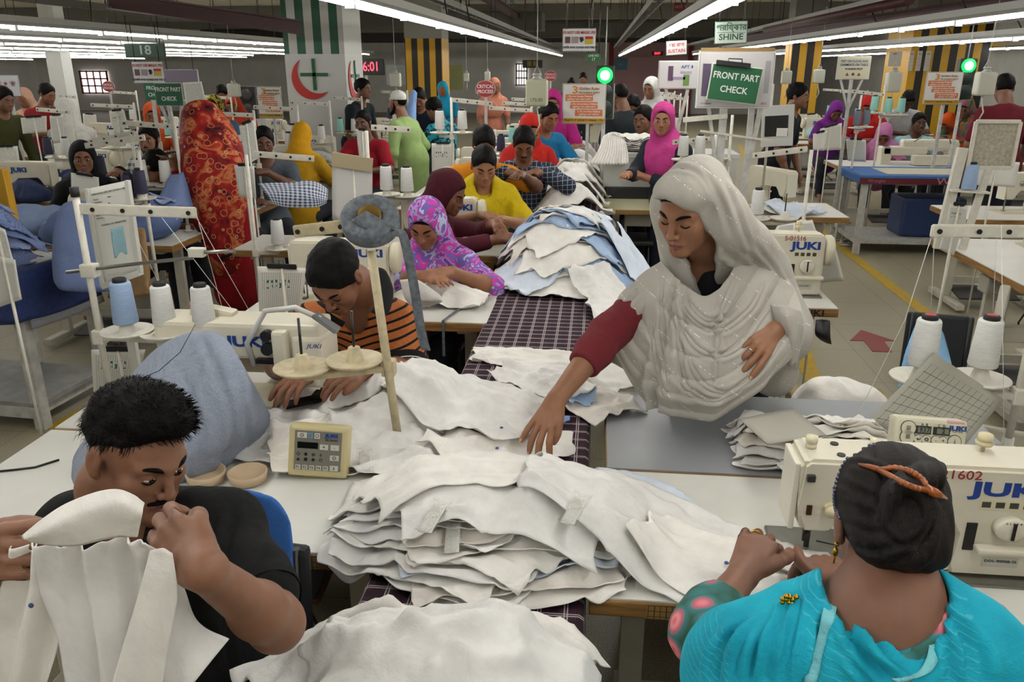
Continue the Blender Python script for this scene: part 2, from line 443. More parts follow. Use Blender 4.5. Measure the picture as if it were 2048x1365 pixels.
def finish_face(par, F, skin_lip, hair, h, eyes=0.0, mous=0, beard=0):
    """eyes, brows, lips as parts of the person"""
    solid('lips', lips(F), h, skin_lip, par, sm=0)
    for q in (-1, 1):
        solid('eyebrow', brows(F, q), h, hair, par, sm=0)
        solid('eyelashes', lash(F, q), min(h, .0013), hair, par, sm=0)
        if eyes > 0:      # an open eye: white, iris and lid rim
            e = F(q * .031, .0735, -.0035); r = .0140 * F.sc
            w = solid('eye', [ell(e, (r, r, r), .001), half(F.u, F(0, 0, -.0035 + .005 * eyes), .0005), half(-F.u, F(0, 0, -.0035 - .006 * eyes), .0005)], .0012, M('cfc6bb', .25), par, sm=0)
            c = F(q * .031, .0735 + .0138, -.0035)
            solid('iris', [ell(c - F.f * .0015 * F.sc, (.0052 * F.sc,) * 3, .0005), half(F.u, F(0, 0, -.0035 + .0052 * eyes), .0003)], .0009, M('140c08', .2), w, sm=0)
    if mous:
        p = []
        for q in (-1, 1): p += tube_p([F(0, .0995, -.054), F(q * .012, .0965, -.0555), F(q * .024, .0865, -.0605), F(q * .030, .078, -.068)], [.0042 * F.sc * mous, .0046 * F.sc * mous, .0035 * F.sc * mous, .002 * F.sc * mous], .003)
        solid('moustache', p, h, hair, par, amp=.0009, freq=700, sm=0)
    if beard:
        p = []
        for q in (-1, 1): p += tube_p([F(q * .066, .012, -.005), F(q * .0625, .016, -.045), F(q * .046, .044, -.083), F(q * .018, .085, -.104), F(0, .092, -.106)], [.008 * F.sc, .014 * F.sc, .017 * F.sc, .014 * F.sc, .013 * F.sc], .01)
        solid('beard', p, h, hair, par, amp=.0012, freq=500, sm=0)
def hair_short(F, vol=.010, top=.014, line=.068, low=-.030, back=-.055):
    """short hair: a cap over the skull, cut at forehead, temples and nape"""
    v = vol
    p = [F.ell((0, -.014, .032), (.073 + v, .094 + v, .084 + top), .02), F.ell((0, .045, .065), (.052 + v * .4, .040 + v * .2, .035 + top * .6), .02)]
    p += [F.half((0, .62, -.78), (0, .092, line - .022), .008), F.ell((0, .104, line - .052), (.056, .066, .052), .010, 's')]   # hairline curving from the brow over the ears
    p += [F.half((0, .30, -.95), (0, -.03, low), .01), F.half((0, 0, -1), (0, 0, back), .01)]
    return p
def finger(pts, r0, r1, k=.004):
    return tube_p(pts, [r0, r0 * .93, r0 * 1.0, r0 * .86, r0 * .9, r1], k, 'u', 3)
def hand(W, d, n, side, curl=(.3, .35, .4, .5), spread=.10, thumb=(.5, .4), sc=1.0, thumb_out=1.0, curl2=None, pinch=None):
    """W wrist, d towards the knuckles, n back-of-hand normal, side +1 if the thumb lies on d x n"""
    d = np.array(d, float); d /= np.linalg.norm(d); n = np.array(n, float); n -= d * (n @ d); n /= np.linalg.norm(n); x = np.cross(d, n) * side   # x towards the thumb
    W = np.array(W, float); S = sc
    def pt(a, b, c): return W + S * (a * d + b * x + c * n)
    p = []
    kn = [(.086, .031), (.092, .010), (.088, -.011), (.080, -.030)]; ln = [(.042, .026, .020), (.047, .030, .021), (.043, .028, .021), (.034, .021, .019)]; rr = [.0094, .0097, .0092, .0082]
    p.append(cone(pt(.0, .004, 0), .024 * S, pt(.03, .004, 0), .022 * S, .02 * S))
    for (a, b), r in zip(kn, rr): p.append(cone(pt(.018, b * .62, -.001), .0135 * S, pt(a, b, 0), r * 1.14 * S, .012 * S))
    tips = []; joints = []
    for i, ((a, b), (l1, l2, l3), r) in enumerate(zip(kn, ln, rr)):
        sp = spread * (1.5 - i) * .9; c1 = curl[i]; c2 = (curl2[i] if curl2 else c1 * 1.25); c3 = c2 * .7
        q = [pt(a, b, 0)]; ang = 0
        for l, c in ((l1, c1), (l2, c2), (l3, c3)):
            ang += c; dd = math.cos(ang) * (math.cos(sp) * d + math.sin(sp) * x) - math.sin(ang) * n
            q.append(q[-1] + dd * l * S)
        P0, P1, P2, P3 = q; joints.append(q)
        p += finger([P0, (P0 + P1) / 2, P1, (P1 + P2) / 2, P2, P3], r * S, r * .74 * S)
        tips.append(P3)
    ab, fl = thumb; B = pt(.022, .022, -.008); t0 = pt(.022 + .040 * math.cos(ab), .022 + .034 * math.sin(ab) * thumb_out + .006, -.012)
    if pinch is not None:
        tip = np.array(pinch, float); mid = (t0 + tip) / 2 + x * .010 * S + d * .004 * S
    else:
        dd = math.cos(ab * .75) * d + math.sin(ab * .75) * x * thumb_out - n * fl; dd /= np.linalg.norm(dd)
        mid = t0 + dd * .033 * S; d3 = dd - x * fl * .5 - n * fl * .3; d3 /= np.linalg.norm(d3); tip = mid + d3 * .027 * S
    p += tube_p([B, t0, (t0 + mid) / 2, mid, tip], [.0145 * S, .0125 * S, .0102 * S, .0108 * S, .0080 * S], .008 * S, 'u', 3)
    return p, tips + [tip], joints
def nails(par, tips, joints, n, mat, h=.0012):
    for j, t in enumerate(tips[:4]):
        a = joints[j][2]; dd = t - a; dd /= np.linalg.norm(dd); nn = np.array(n, float); nn -= dd * (nn @ dd); nn /= np.linalg.norm(nn)
        s = np.cross(dd, nn); c = t - dd * .0015 + nn * .0062
        solid('fingernail', [ell(c, (.0048, .0065, .0016), .001, 'u', np.stack([s, dd, nn]))], h, mat, par, sm=0)
SKIN = lambda c: M(c, .5, 0, .10, 22, .12, 500, .35)
def nv(v):
    v = np.array(v, float); return v / np.linalg.norm(v)
def torso(nb, sl, sr, pel, male=True, belly=0.0, w=1.0):
    nb, sl, sr, pel = [np.array(x, float) for x in (nb, sl, sr, pel)]
    u = nv(nb - pel); s = nv(sl - sr); f = nv(np.cross(s, u)); s = np.cross(u, f); ax = np.stack([s, f, u]); L = np.linalg.norm(nb - pel)
    f = -f if False else f
    ch = pel + u * L * .68; wa = pel + u * L * .33; hw = np.linalg.norm(sl - sr) / 2
    p = [ell(ch - f * .01, (hw * .90 * w, .112 * w, L * .33), .05, 'u', ax), ell(wa, ((.135 if male else .122) * w, (.105 + belly) * w, L * .30), .06, 'u', ax), ell(pel, ((.155 if male else .165) * w, .125 * w, .13), .06, 'u', ax)]
    if not male: p += [ell(ch + f * .07 + s * q * .07 - u * .03, (.062, .06, .065), .04, 'u', ax) for q in (-1, 1)]
    for q in (sl, sr): p += [cone(nb - u * .02, .058, q, .056, .05)]
    return p, (s, f, u)
def arm(s, e, w, k=.03, r=(.056, .045, .040, .027), sc=1.0):
    r = [x * sc for x in r]; s, e, w = [np.array(x, float) for x in (s, e, w)]; m = e + (w - e) * .28
    return [cone(s, r[0], e, r[1], k), cone(e, r[1], m, r[2] * 1.05, k), cone(m, r[2] * 1.05, w, r[3], k)]
def leg(hp, kn, an, toe, r=(.085, .058, .036)):
    hp, kn, an, toe = [np.array(x, float) for x in (hp, kn, an, toe)]; m = kn + (an - kn) * .3
    return [cone(hp, r[0], kn, r[1], .05), cone(kn, r[1], m, r[1] * .98, .03), cone(m, r[1] * .98, an, r[2], .03), cone(an, r[2], toe, .026, .03), ]
def spread(n):      # disp that makes long hanging folds along z
    def d(v, nn, a=.006, f=22, seed=3):
        w = v * np.array([1, 1, .25]); return wob(w, f, seed) * a
    return d
def folds(a=.006, f=24, seed=1, st=(1, 1, .25)):
    def d(v, n): r = wob(v * np.array(st), f, seed); return (1 - 2 * np.abs(r)) * a + wob(v, f * 2.2, seed + 5) * a * .3
    return d
def hood_prims(F, nb, sl, sr, chest=True, open_=1.0, slack=1.0):
    nb, sl, sr = [np.array(x, float) for x in (nb, sl, sr)]; s = nv(sl - sr); u = nv(F.u * .3 + np.array((0, 0, 1)) * .7); f = nv(np.cross(s, u))
    p = [F.ell((0, -.022, .022), (.090 * slack, .118, .108), .03), F.cone((0, -.035, -.05), .088 * slack, (0, -.055, -.13), .10, .05)]
    p += [F.ell((0, .085, -.022), (.063 * open_, .085, .098 * open_), .014, 's'), F.cone((0, .05, -.10), .05, (0, .12, -.16), .06, .02, 's')]
    p += [cone(nb - f * .02, .098, sl * .85 + nb * .15, .078, .05), cone(nb - f * .02, .098, sr * .85 + nb * .15, .078, .05)]
    if chest: p += [ell(nb + f * .06 - u * .16, (.17, .10, .15), .06, 'u', np.stack([s, f, u])), cone(nb + f * .075 - u * .03 + s * .09, .035, nb + f * .10 - u * .09, .04, .03), cone(nb + f * .075 - u * .03 - s * .09, .035, nb + f * .10 - u * .09, .04, .03)]
    return p
def worker(label, head, ang, stand=False, pitch=.45, turn=0.0, male=True, skin='8a5d42', top='3a3f4a', sleeve=.5, bottom='24262c', hood=None, hair='short', lean=.10, hl=None, hr=None, h=.010, face=1, mous=0, beard=0, eyes=0.0, long=False, group=None, legs=True, sc=1.0, topmat=None, hoodmat=None, roll=0.0, hairvol=.010, name='person', shawl=None):
    """a person at a machine (or standing) built from the head's place, facing angle and hand targets"""
    hd = np.array(head, float); Z = np.array((0, 0, 1.)); fw = np.array((math.cos(ang), math.sin(ang), 0)); sd = np.array((-math.sin(ang), math.cos(ang), 0))
    a2 = ang + turn; f2 = np.array((math.cos(a2), math.sin(a2), 0)); hf = f2 * math.cos(pitch) - Z * math.sin(pitch); hu = Z * math.cos(pitch) + f2 * math.sin(pitch) + sd * roll
    F = Fr(hd, hf, hu, sc); hw = (.185 if male else .165) * sc
    nb = hd - hu * .135 * sc - Z * .06 - fw * .055; sl = nb - Z * .055 + sd * hw; sr = nb - Z * .055 - sd * hw
    pel = np.array((nb[0], nb[1], 0)) - fw * lean + Z * (.93 * (hd[2] / 1.58) if stand else max(.52, nb[2] - .52))
    e = empty(name, (float(pel[0]), float(pel[1]), 0), 0, label, 'person', group)
    W = []
    for q, s0, t in ((1, sl, hl), (-1, sr, hr)):
        if t is None: t = (s0 + fw * .34 - Z * (.20) - sd * q * .07) if not stand else (s0 - Z * .52 + fw * .10 + sd * q * .04)
        t = np.array(t, float); d = t - s0; Ld = np.linalg.norm(d); Lm = .53 * sc
        if Ld > Lm: t = s0 + d / Ld * Lm; d = t - s0; Ld = Lm
        b = math.sqrt(max((.275 * sc) ** 2 - (Ld / 2) ** 2, 0)); ax = nv(-Z * (.8 if stand else .5) + sd * q * (.55 if stand else .8) - fw * .3); ax = nv(ax - nv(d) * (ax @ nv(d))); W.append((s0, s0 + d / 2 + ax * b, t))
    body = head_skin(F, male, ears=(hood is None)) + [F.cone((0, -.02, -.07), .048, (0, -.035, -.14), .052, .03), cone(F(0, -.03, -.11), .052 * sc, nb, .062 * sc, .04)]
    tp, ax = torso(nb, sl, sr, pel, male); body += tp
    sleeves = []
    for (s0, el, t) in W:
        ap = arm(s0, el, t); body += ap; hd_d = nv((t - el) * np.array((1, 1, 1 if stand else .15))); sleeves.append((ap, s0, el, t))
        nz = nv(Z - hd_d * (Z @ hd_d)) if abs(hd_d[2]) < .9 else fw
        body += [cone(t, .026, t + hd_d * .06, .034, .02), ell(t + hd_d * .085, (.040, .055, .018), .02, 'u', np.stack([np.cross(hd_d, nz), hd_d, nz]))]
        for k in range(4): x = np.cross(hd_d, nz) * (-.028 + .019 * k); body += [cone(t + hd_d * .12 + x, .0095, t + hd_d * .165 + x * 1.2 - nz * .022, .0075, .006)]
        x = np.cross(hd_d, nz) * (1 if s0 is sl else -1) * -1; body += [cone(t + hd_d * .03 + x * .03, .013, t + hd_d * .10 + x * .045 - nz * .012, .009, .012)]
    lp = []
    if legs:
        for q in (1, -1):
            hp = pel + sd * q * .09 - Z * .02
            if stand: kn = np.array((hp[0], hp[1], 0)) + fw * .03 + Z * .48; an = np.array((hp[0], hp[1], 0)) + Z * .08 - fw * .01; to = an + fw * .17 - Z * .05
            else: kn = hp + fw * .42 + sd * q * .05 - Z * .01; kn[2] = max(.5, min(kn[2], .58)); an = np.array((kn[0], kn[1], 0)) + Z * .08 - fw * .02; to = an + fw * .16 - Z * .05
            lp += leg(hp, kn, an, to)
        body += lp
    sm = SKIN(skin); solid('body', body, h, sm, e)
    tm = topmat or cloth(top); tops = grow(tp, .014)
    for ap, s0, el, t in sleeves:
        if sleeve <= .5: cut = s0 + (el - s0) * min(1, sleeve * 1.5); tops += grow([cone(s0, .058, cut, .052, .03)], .014)
        else: cut = el + (t - el) * (sleeve - .5) * 2; tops += grow([ap[0], cone(el, .044, cut, .034, .03)], .013)
    tops += [F.cone((0, -.02, -.085), .057, (0, .0, -.16), .066, .012, 's')]
    if long:
        zb = .30 if stand else .42; lw = .165 if stand else .21
        tops += [cone(pel, .17, np.array((pel[0], pel[1], zb)) + fw * (0 if stand else .12), lw, .06)]
    else: tops += [cone(pel, .165, pel - Z * .06, .165, .05)]
    solid('kameez' if long else 'shirt', tops, h, tm, e, disp=folds(.005, 20, int(abs(hd[0] * 100)) % 97, (1, 1, .5)))
    if legs: solid('trousers', grow([p for p in lp if p.hi[2] > .12 and p.lo[2] > .02], .014), h * 1.15, cloth(bottom), e)
    if shawl: solid('shawl', grow(hood_prims(F, nb, sl, sr)[4:], .012) + [cone(sl, .075, W[0][1], .07, .05), cone(sr, .075, W[1][1], .07, .05), F.cone((0, -.02, -.085), .060, (0, .03, -.18), .06, .012, 's')], h * .9, cloth(shawl, .6, 14), e, disp=folds(.009, 24, 7, (1, 1, .6)))
    if hood is not None or hoodmat is not None:
        solid('headscarf', hood_prims(F, nb, sl, sr), h * .9, hoodmat or cloth(hood, .5, 12), e, disp=folds(.005, 26, int(abs(hd[1] * 100)) % 89, (1, 1, .5)))
        if face: solid('hair', [F.ell((0, -.01, .034), (.079, .094, .090), .01), F.half((0, .78, -.62), (0, .088, .062), .006), F.half((0, 0, -1), (0, 0, -.02), .006)], h * .6, HAIR(), e)
    elif hair == 'short': solid('hair', hair_short(F, hairvol, hairvol + .005), h * .7, HAIR(), e, amp=.003, freq=120)
    elif hair == 'bun':
        solid('hair', hair_short(F, .008, .008, .068, -.05, -.075) + [F.ell((0, -.125, -.01), (.045, .035, .042), .02)], h * .7, HAIR(), e, amp=.002, freq=150)
    elif hair == 'bald': solid('hair', hair_short(F, .002, .003, .105, -.03), h * .6, HAIR(), e)
    if face: finish_face(e, F, M('74423a', .5), HAIR(), max(.0022, h * .35), eyes, mous, beard)
    return e
# ------------------------------------------------------------------ materials of the place
WHITE_LAM = lambda: M('cfcec6', .35, 0, .05, 9)
CREAM = lambda: M('cfc9b6', .38, 0, .05, 12, .05, 90)
CREAM2 = lambda: M('bfb89d', .45, 0, .12, 25)
OFFW = lambda: M('c9c5b8', .5, 0, .12, 30)
STEEL = lambda: M('8b8a84', .3, .9, .1, 40)
DSTEEL = lambda: M('3a3833', .35, .8)
BLACK = lambda: M('0c0c0d', .45)
RUB = lambda: M('101011', .7)
PAPERW = lambda: M('d8d7d0', .8)
def wood_mat():
    t = NT('plywood_edge'); co = t.coord(); n = t.noise(t.scale(co, (6, 6, 90)), 1.0, 4, .6, .5); t.bump(n, .2, .003)
    return t.done(t.ramp(n, [(.3, '5d4220'), (.55, '8a6533'), (.75, 'a37c45')]), .55)
WOOD = wood_mat()
def floor_mat():
    t = NT('speckled_tile'); co = t.coord(); o = t.xyz(co)
    sp = t.noise(co, 160, 2, .7); big = t.noise(co, .9, 4)
    c = t.ramp(sp, [(.35, '746d57'), (.5, '8f8871'), (.66, 'a49c85')]); c = t.mix(t.math('MULTIPLY', big, .35), c, '7d7661')
    g = t.math('MAXIMUM', t.band(o[0], .6, .006), t.band(o[1], .6, .006)); c = t.mix(t.math('MULTIPLY', g, .55), c, '57503e')
    return t.done(c, .42, 0, .4)
def lines_mat(name, base, ink, period, width, axis=2, margin=True, dens=.5):
    """printed rows on paper"""
    t = NT(name); u = t.coord('UV'); o = t.xyz(u)
    rows = t.band(o[1], period, width); n = t.noise(t.scale(u, (40, 1 / period, 1)), 1.0, 2, .8); w = t.math('MULTIPLY', rows, t.math('GREATER_THAN', n, 1 - dens))
    ins = t.math('MULTIPLY', t.math('LESS_THAN', t.math('ABSOLUTE', t.math('SUBTRACT', o[0], .5)), .42), t.math('LESS_THAN', t.math('ABSOLUTE', t.math('SUBTRACT', o[1], .5)), .44))
    return t.done(t.mix(t.math('MULTIPLY', w, ins), base, ink), .75)
def grid_mat(name, base, ink, nx, ny, w=.1, extra=None):
    t = NT(name); u = t.coord('UV'); o = t.xyz(u)
    g = t.math('MAXIMUM', t.band(o[0], 1 / nx, w / nx), t.band(o[1], 1 / ny, w / ny))
    ins = t.math('MULTIPLY', t.math('LESS_THAN', t.math('ABSOLUTE', t.math('SUBTRACT', o[0], .5)), .44), t.math('LESS_THAN', t.math('ABSOLUTE', t.math('SUBTRACT', o[1], .47)), .42))
    c = t.mix(t.math('MULTIPLY', g, ins), base, ink)
    if extra == 'bars':   # coloured tally columns
        cell = t.math('GREATER_THAN', t.noise(t.scale(u, (nx * .9, ny * .33, 1)), 1.0, 0), .52)
        z = t.math('MULTIPLY', t.math('LESS_THAN', t.math('ABSOLUTE', t.math('SUBTRACT', o[1], .66)), .085), t.math('LESS_THAN', t.math('ABSOLUTE', t.math('SUBTRACT', o[0], .42)), .3))
        c = t.mix(t.math('MULTIPLY', z, t.math('MULTIPLY', cell, t.band(o[0], 2 / nx, 1.1 / nx))), c, '1d5a4a')
    return t.done(c, .75)
PAPER_T = lines_mat('printed_sheet', 'd5d4cc', '5d5d5a', .035, .012)
PAPER_G = grid_mat('grid_sheet', 'd3d2ca', '8c8c88', 24, 34, .14)
PAPER_B = grid_mat('tally_sheet', 'cfcec4', '83847f', 22, 40, .16, 'bars')
def plaid_mat():
    t = NT('plaid_cloth'); u = t.coord('UV'); o = t.xyz(u)
    PP = .056
    def lines(x, p):
        a = t.math('ADD', t.band(x, p, .0028), t.band(x, p, .0028, .0065)); return a, t.math('ADD', t.band(x, p, .0022, p * .5), t.band(x, p, .0022, p * .5 + .02))
    ax, bx = lines(o[0], PP); ay, by = lines(o[1], PP)
    dk = t.math('MAXIMUM', t.band(o[0], PP, .02, -.02), t.band(o[1], PP, .02, -.02))
    c = t.mix(t.math('MULTIPLY', dk, .6), '38202c', '1a1018')
    c = t.mix(t.math('MULTIPLY', t.math('MAXIMUM', bx, by), .0), c, '9a8a92')
    c = t.mix(t.math('MULTIPLY', t.math('MAXIMUM', ax, ay), .66), c, 'c4bcbb')
    t.bump(t.noise(t.coord(), 7, 4), .3, .03)
    return t.done(c, .85, 0, .2)
def stripes_mat(name, a, b, period, width, axis=0, coord='Object', rough=.5):
    t = NT(name); o = t.xyz(t.coord(coord)); return t.done(t.mix(t.band(o[axis], period, width), a, b), rough)
# ------------------------------------------------------------------ room shell
def struct(name, mb, mat):
    o = mb.build(name, mat); o['kind'] = 'structure'; return o
XL, XR, YN, YF, ZC = -24.0, 8.2, -4.0, 34.0, 3.45
struct('floor', MB().box(((XL + XR) / 2, (YN + YF) / 2, -.05), (XR - XL, YF - YN, .1)), floor_mat())
def ceil_mat():
    t = NT('ceiling_deck'); co = t.coord(); n = t.noise(co, 3, 5); o = t.xyz(co)
    c = t.ramp(n, [(.3, 'c2beb2'), (.7, 'd4d0c4')]); c = t.mix(t.band(o[0], 1.2, .02), c, '8f8b80')
    return t.done(c, .8)
struct('ceiling', MB().box(((XL + XR) / 2, (YN + YF) / 2, ZC + .05), (XR - XL, YF - YN, .1)), ceil_mat())
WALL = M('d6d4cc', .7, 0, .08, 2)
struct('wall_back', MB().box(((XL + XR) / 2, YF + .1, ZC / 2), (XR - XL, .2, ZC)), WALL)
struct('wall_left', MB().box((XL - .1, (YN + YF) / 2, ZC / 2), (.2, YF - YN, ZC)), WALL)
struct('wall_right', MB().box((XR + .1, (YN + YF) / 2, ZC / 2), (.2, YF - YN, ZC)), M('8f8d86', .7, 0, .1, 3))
struct('wall_front', MB().box(((XL + XR) / 2, YN - .1, ZC / 2), (XR - XL, .2, ZC)), WALL)
# dark duct band high on the back wall
struct('trim_1', MB().box((-4, YF - .6, 2.95), (24, .9, .5), .05), M('3b3a37', .6))
for i in range(2): struct('trim_%d' % (i + 2), MB().box((-8, 24 + i * 5, 3.25), (30, .35, .38)), M('6e6b63', .8))
# windows and door in the back wall
DAY = NT('daylight'); DAY.b.inputs['Emission Color'].default_value = (1, .93, .95, 1); DAY.b.inputs['Emission Strength'].default_value = 1.6; DAYM = DAY.done('d8d4d4', .5)
def window(i, a, b, Y, frame):
    p = A(a[0], b[1], Y); q = A(b[0], a[1], Y); w = q.x - p.x; hh = q.z - p.z
    o = MB().box(((p.x + q.x) / 2, Y, (p.z + q.z) / 2), (w, .04, hh)).build('window_%d' % i, DAYM); o['kind'] = 'structure'
    m = MB()
    for t in range(5): m.box((p.x + w * t / 4, Y - .06, (p.z + q.z) / 2), (.06 if t in (0, 4) else .035, .06, hh + .06))
    for t in range(4): m.box(((p.x + q.x) / 2, Y - .06, p.z + hh * t / 3), (w + .06, .06, .05))
    m.build('window_frame', frame, o)
window(1, (168, 143), (214, 186), YF - .05, M('7b2a28', .6)); window(2, (1033, 128), (1054, 170), YF - .05, M('c9c4bd', .6))
d = MB().box((A(1300, 140, YF).x, YF - .03, 1.35), (2.9, .05, 2.7)).build('door_1', M('b98f90', .6)); d['kind'] = 'structure'
MB().box((A(1300, 140, YF).x, YF - .03, 2.8), (3.3, .14, .22)).box((A(1300, 140, YF).x - 1.55, YF - .03, 1.35), (.18, .14, 2.7)).box((A(1300, 140, YF).x + 1.55, YF - .03, 1.35), (.18, .14, 2.7)).build('door_frame', M('8a2f30', .6), d)
# yellow aisle lines and red arrow, painted on the floor
YEL = M('a98a18', .5, 0, .15, 20)
def floor_strip(i, pts, w, mat):
    m = MB(); P_ = [Vector((p[0], p[1], 0)) for p in pts]
    for a, b in zip(P_, P_[1:]):
        n = Vector((-(b - a).y, (b - a).x, 0)).normalized() * w / 2
        m.prism([(0, 0)] if False else [(a - n)[:2], (b - n)[:2], (b + n)[:2], (a + n)[:2]], (0, 0, .0005), (1, 0, 0), (0, 1, 0), .0025)
    o = m.build('trim_%d' % i, mat); o['kind'] = 'structure'
floor_strip(10, [G(1905, 668, 0), G(1655, 474, 0), G(1560, 395, 0)], .11, YEL)
floor_strip(11, [G(1690, 880, 0), G(1617, 740, 0), G(1510, 370, 0), G(1480, 290, 0)], .11, YEL)
floor_strip(12, [G(105, 860, 0), G(180, 820, 0)], .11, YEL)
ar = MB(); tip, hl_, hr_ = G(1722, 661, 0), G(1700, 682, 0), G(1791, 683, 0); bl, br, tl, tr = G(1745, 704, 0), G(1784, 705, 0), G(1728, 683, 0), G(1768, 683, 0)
o_ = ar.prism([p[:2] for p in (tip, hl_, tl, bl, br, tr, hr_)], (0, 0, .0005), (1, 0, 0), (0, 1, 0), .0028).build('floor_arrow', M('7d2b2c', .55))
tag(o_, 'red direction arrow painted flat on the beige aisle floor', 'floor marking')
# ------------------------------------------------------------------ striped columns
def column(label, cx, Y, w, mats, zsplit, frontmat=None):
    e = empty('column', (cx, Y, 0), 0, label, 'column')
    for i, ((z0, z1), m) in enumerate(zip(zsplit, mats)):
        MB().box((0, 0, (z0 + z1) / 2), (w, w, z1 - z0)).build(['base_cladding', 'striped_cladding', 'upper_casing'][i], m, e)
    return e
CY = 10.4
c0 = A(572, 30, CY); c1 = A(690, 30, CY); CW = .78
cx_ = (c0.x + A(682, 150, CY).x) / 2
GS = stripes_mat('green_stripes', 'b9b9b2', '1f5238', .215, .108, 0); WC = M('c3c3bf', .6)
zs = A(640, 108, CY).z
e = column('white column banded green and white above a red crescent and green cross', cx_, CY + CW / 2, CW, [WC, GS], [(0, zs), (zs, ZC)])
def crescent(e, o, ux, uy, s):
    R1, R2, dx, dy = .46, .44, .13, .16; pts = []
    n = 28
    a0, a1 = math.radians(120), math.radians(322)
    for i in range(n + 1): t = a0 + (a1 - a0) * i / n; pts.append((R1 * math.cos(t), R1 * math.sin(t)))
    b0 = math.atan2(pts[-1][1] - dy, pts[-1][0] - dx); b1 = math.atan2(pts[0][1] - dy, pts[0][0] - dx) + 2 * PI * 0
    b0 = b0 % (2 * PI); b1 = b1 % (2 * PI)
    r0 = math.hypot(pts[-1][0] - dx, pts[-1][1] - dy); r1 = math.hypot(pts[0][0] - dx, pts[0][1] - dy)
    for i in range(1, n): t = b0 + (b1 - b0) * i / n; r = r0 + (r1 - r0) * i / n; pts.append((dx + r * math.cos(t), dy + r * math.sin(t)))
    MB().prism([(x * s, y * s) for x, y in pts], o, ux, uy, .006).build('red_crescent', M('b5281f', .5), e)
    m = MB(); c = Vector(o) + Vector(ux) * .07 * s + Vector(uy) * .08 * s; nz = Vector(ux).cross(Vector(uy))
    Rm = Matrix((Vector(ux), Vector(uy), nz)).transposed().to_4x4()
    m.box(c + nz * .004, (.075 * s, .68 * s, .008), rot=Rm); m.box(c + nz * .004, (.64 * s, .075 * s, .008), rot=Rm); m.build('green_cross', M('1c5a30', .5), e)
zc = A(625, 150, CY).z
zc -= .04
crescent(e, (-.06, -CW / 2 - .007, zc), (1, 0, 0), (0, 0, 1), .56); crescent(e, (CW / 2 + .007, -.05, zc - .02), (0, 1, 0), (0, 0, 1), .56)
YB = stripes_mat('yellow_black_stripes', 'b98c12', '17140f', .24, .12, 0)
Y2 = 17.0; cx2 = A(855, 120, Y2).x
column('yellow and black striped column behind the man in the green kurta', cx2, Y2, .75, [WC, YB, M('7f7d75', .7)], [(0, 1.2), (1.2, 2.35), (2.35, ZC)])
Y3 = 15.0
for px, lab, w in ((1605, 'slim yellow and black striped column behind the standing man', .5), (1868, 'wide yellow and black striped column by the right wall', 1.2)):
    column(lab, A(px, 120, Y3).x, Y3, w, [WC, YB, M('6f6d66', .7)], [(0, .6), (.6, 2.5), (2.5, ZC)])
column('white square column near the left windows', A(128, 180, 16).x, 16, .32, [WC, WC], [(0, 1.5), (1.5, ZC)])
# ------------------------------------------------------------------ lamps, trays, beams
TUBE = NT('lit_tube'); TUBE.b.inputs['Emission Color'].default_value = (1, .985, .955, 1); TUBE.b.inputs['Emission Strength'].default_value = 31.0; TUBEM = TUBE.done('ffffff', .4)
REFL = M('b9bab4', .45); TRAY = M('7d7c74', .55, .2)
def light_row(label, x, y0, y1, z, step=1.25, tray=True, double=False):
    e = empty('light_trunking', (x, y0, z), 0, label, 'light fixture', 'fluorescent light rows')
    L = y1 - y0
    MB().prism([(-.052, .045), (-.02, .075), (.02, .075), (.052, .045), (.044, .045), (.02, .064), (-.02, .064), (-.044, .045)], (0, 0, 0), (1, 0, 0), (0, 0, 1), -L).build('reflector', REFL, e)
    MB().box((0, L / 2, .10), (.05, L, .05)).build('channel', REFL, e)
    n = int(L / step)
    first = None
    for i in range(n):
        for q in ((-.022, .022) if double else (0,)):
            if first is None:
                t = MB().cyl((0, step * .46, 0), .013, step * .92, 8, 'Y').build('fluorescent_tube', TUBEM, e)
                first = t; t.location = (q, i * step + step * .04, .030)
            else:
                t = first.copy(); C.objects.link(t); t.parent = e; t.location = (q, i * step + step * .04, .030)
    lh = None
    for i in range(n + 1):
        if lh is None: lh = k = MB().box((0, 0, .03), (.05, .035, .05)).build('lampholder', M('d0d0ca', .5), e)
        else: k = lh.copy(); C.objects.link(k); k.parent = e
        k.location = (0, i * step, 0)
    if tray:
        t = empty('cable_tray', (x - .16, y0, z + .26), 0, label.replace('light row', 'cable tray above the light row').replace('tube', ''), 'cable tray', 'cable trays over the light rows')
        m = MB(); m.box((-.05, L / 2, .03), (.006, L, .06)); m.box((.05, L / 2, .03), (.006, L, .06))
        for i in range(int(L / .3)): m.box((0, i * .3 + .1, .008), (.1, .02, .01))
        m.build('tray_ladder', TRAY, t)
        fr = None
        for i in range(0, int(L / 1.25)):
            if fr is None: fr = MB().cyl((0, 0, (ZC - z - .26) / 2), .006, ZC - z - .26, 6).build('suspension_rod', DSTEEL(), t); r = fr
            else: r = fr.copy(); C.objects.link(r); r.parent = t
            r.location = (.05 if i % 2 else -.05, i * 1.25 + .5, 0)
            if y0 + i * 1.25 > 20 and i % 2: bpy.data.objects.remove(r)
        rnd = random.Random(int(abs(x) * 100))
        for i in range(int(min(L, 15) / 1.9)):
            yy = i * 1.9 + rnd.random(); w_ = .12 + rnd.random() * .12
            MB().tube([(0, yy, .06), (.05, yy + .05, .16), (.1, yy + w_, .1), (.13, yy + .1, -.05), (.16, yy + .03, -.14)], .007, 5).build('drop_cable', BLACK(), t)
ZL = 2.13
light_row('fluorescent tube light row over the tables left of the plaid bench', -1.33, -3, 30, ZL, double=True)
light_row('fluorescent tube light row over the tables right of the plaid bench', .66, -3, 30, ZL, double=True)
light_row('fluorescent tube light row beyond the left aisle, third from the bench', -4.9, -2, 17, ZL - .01)
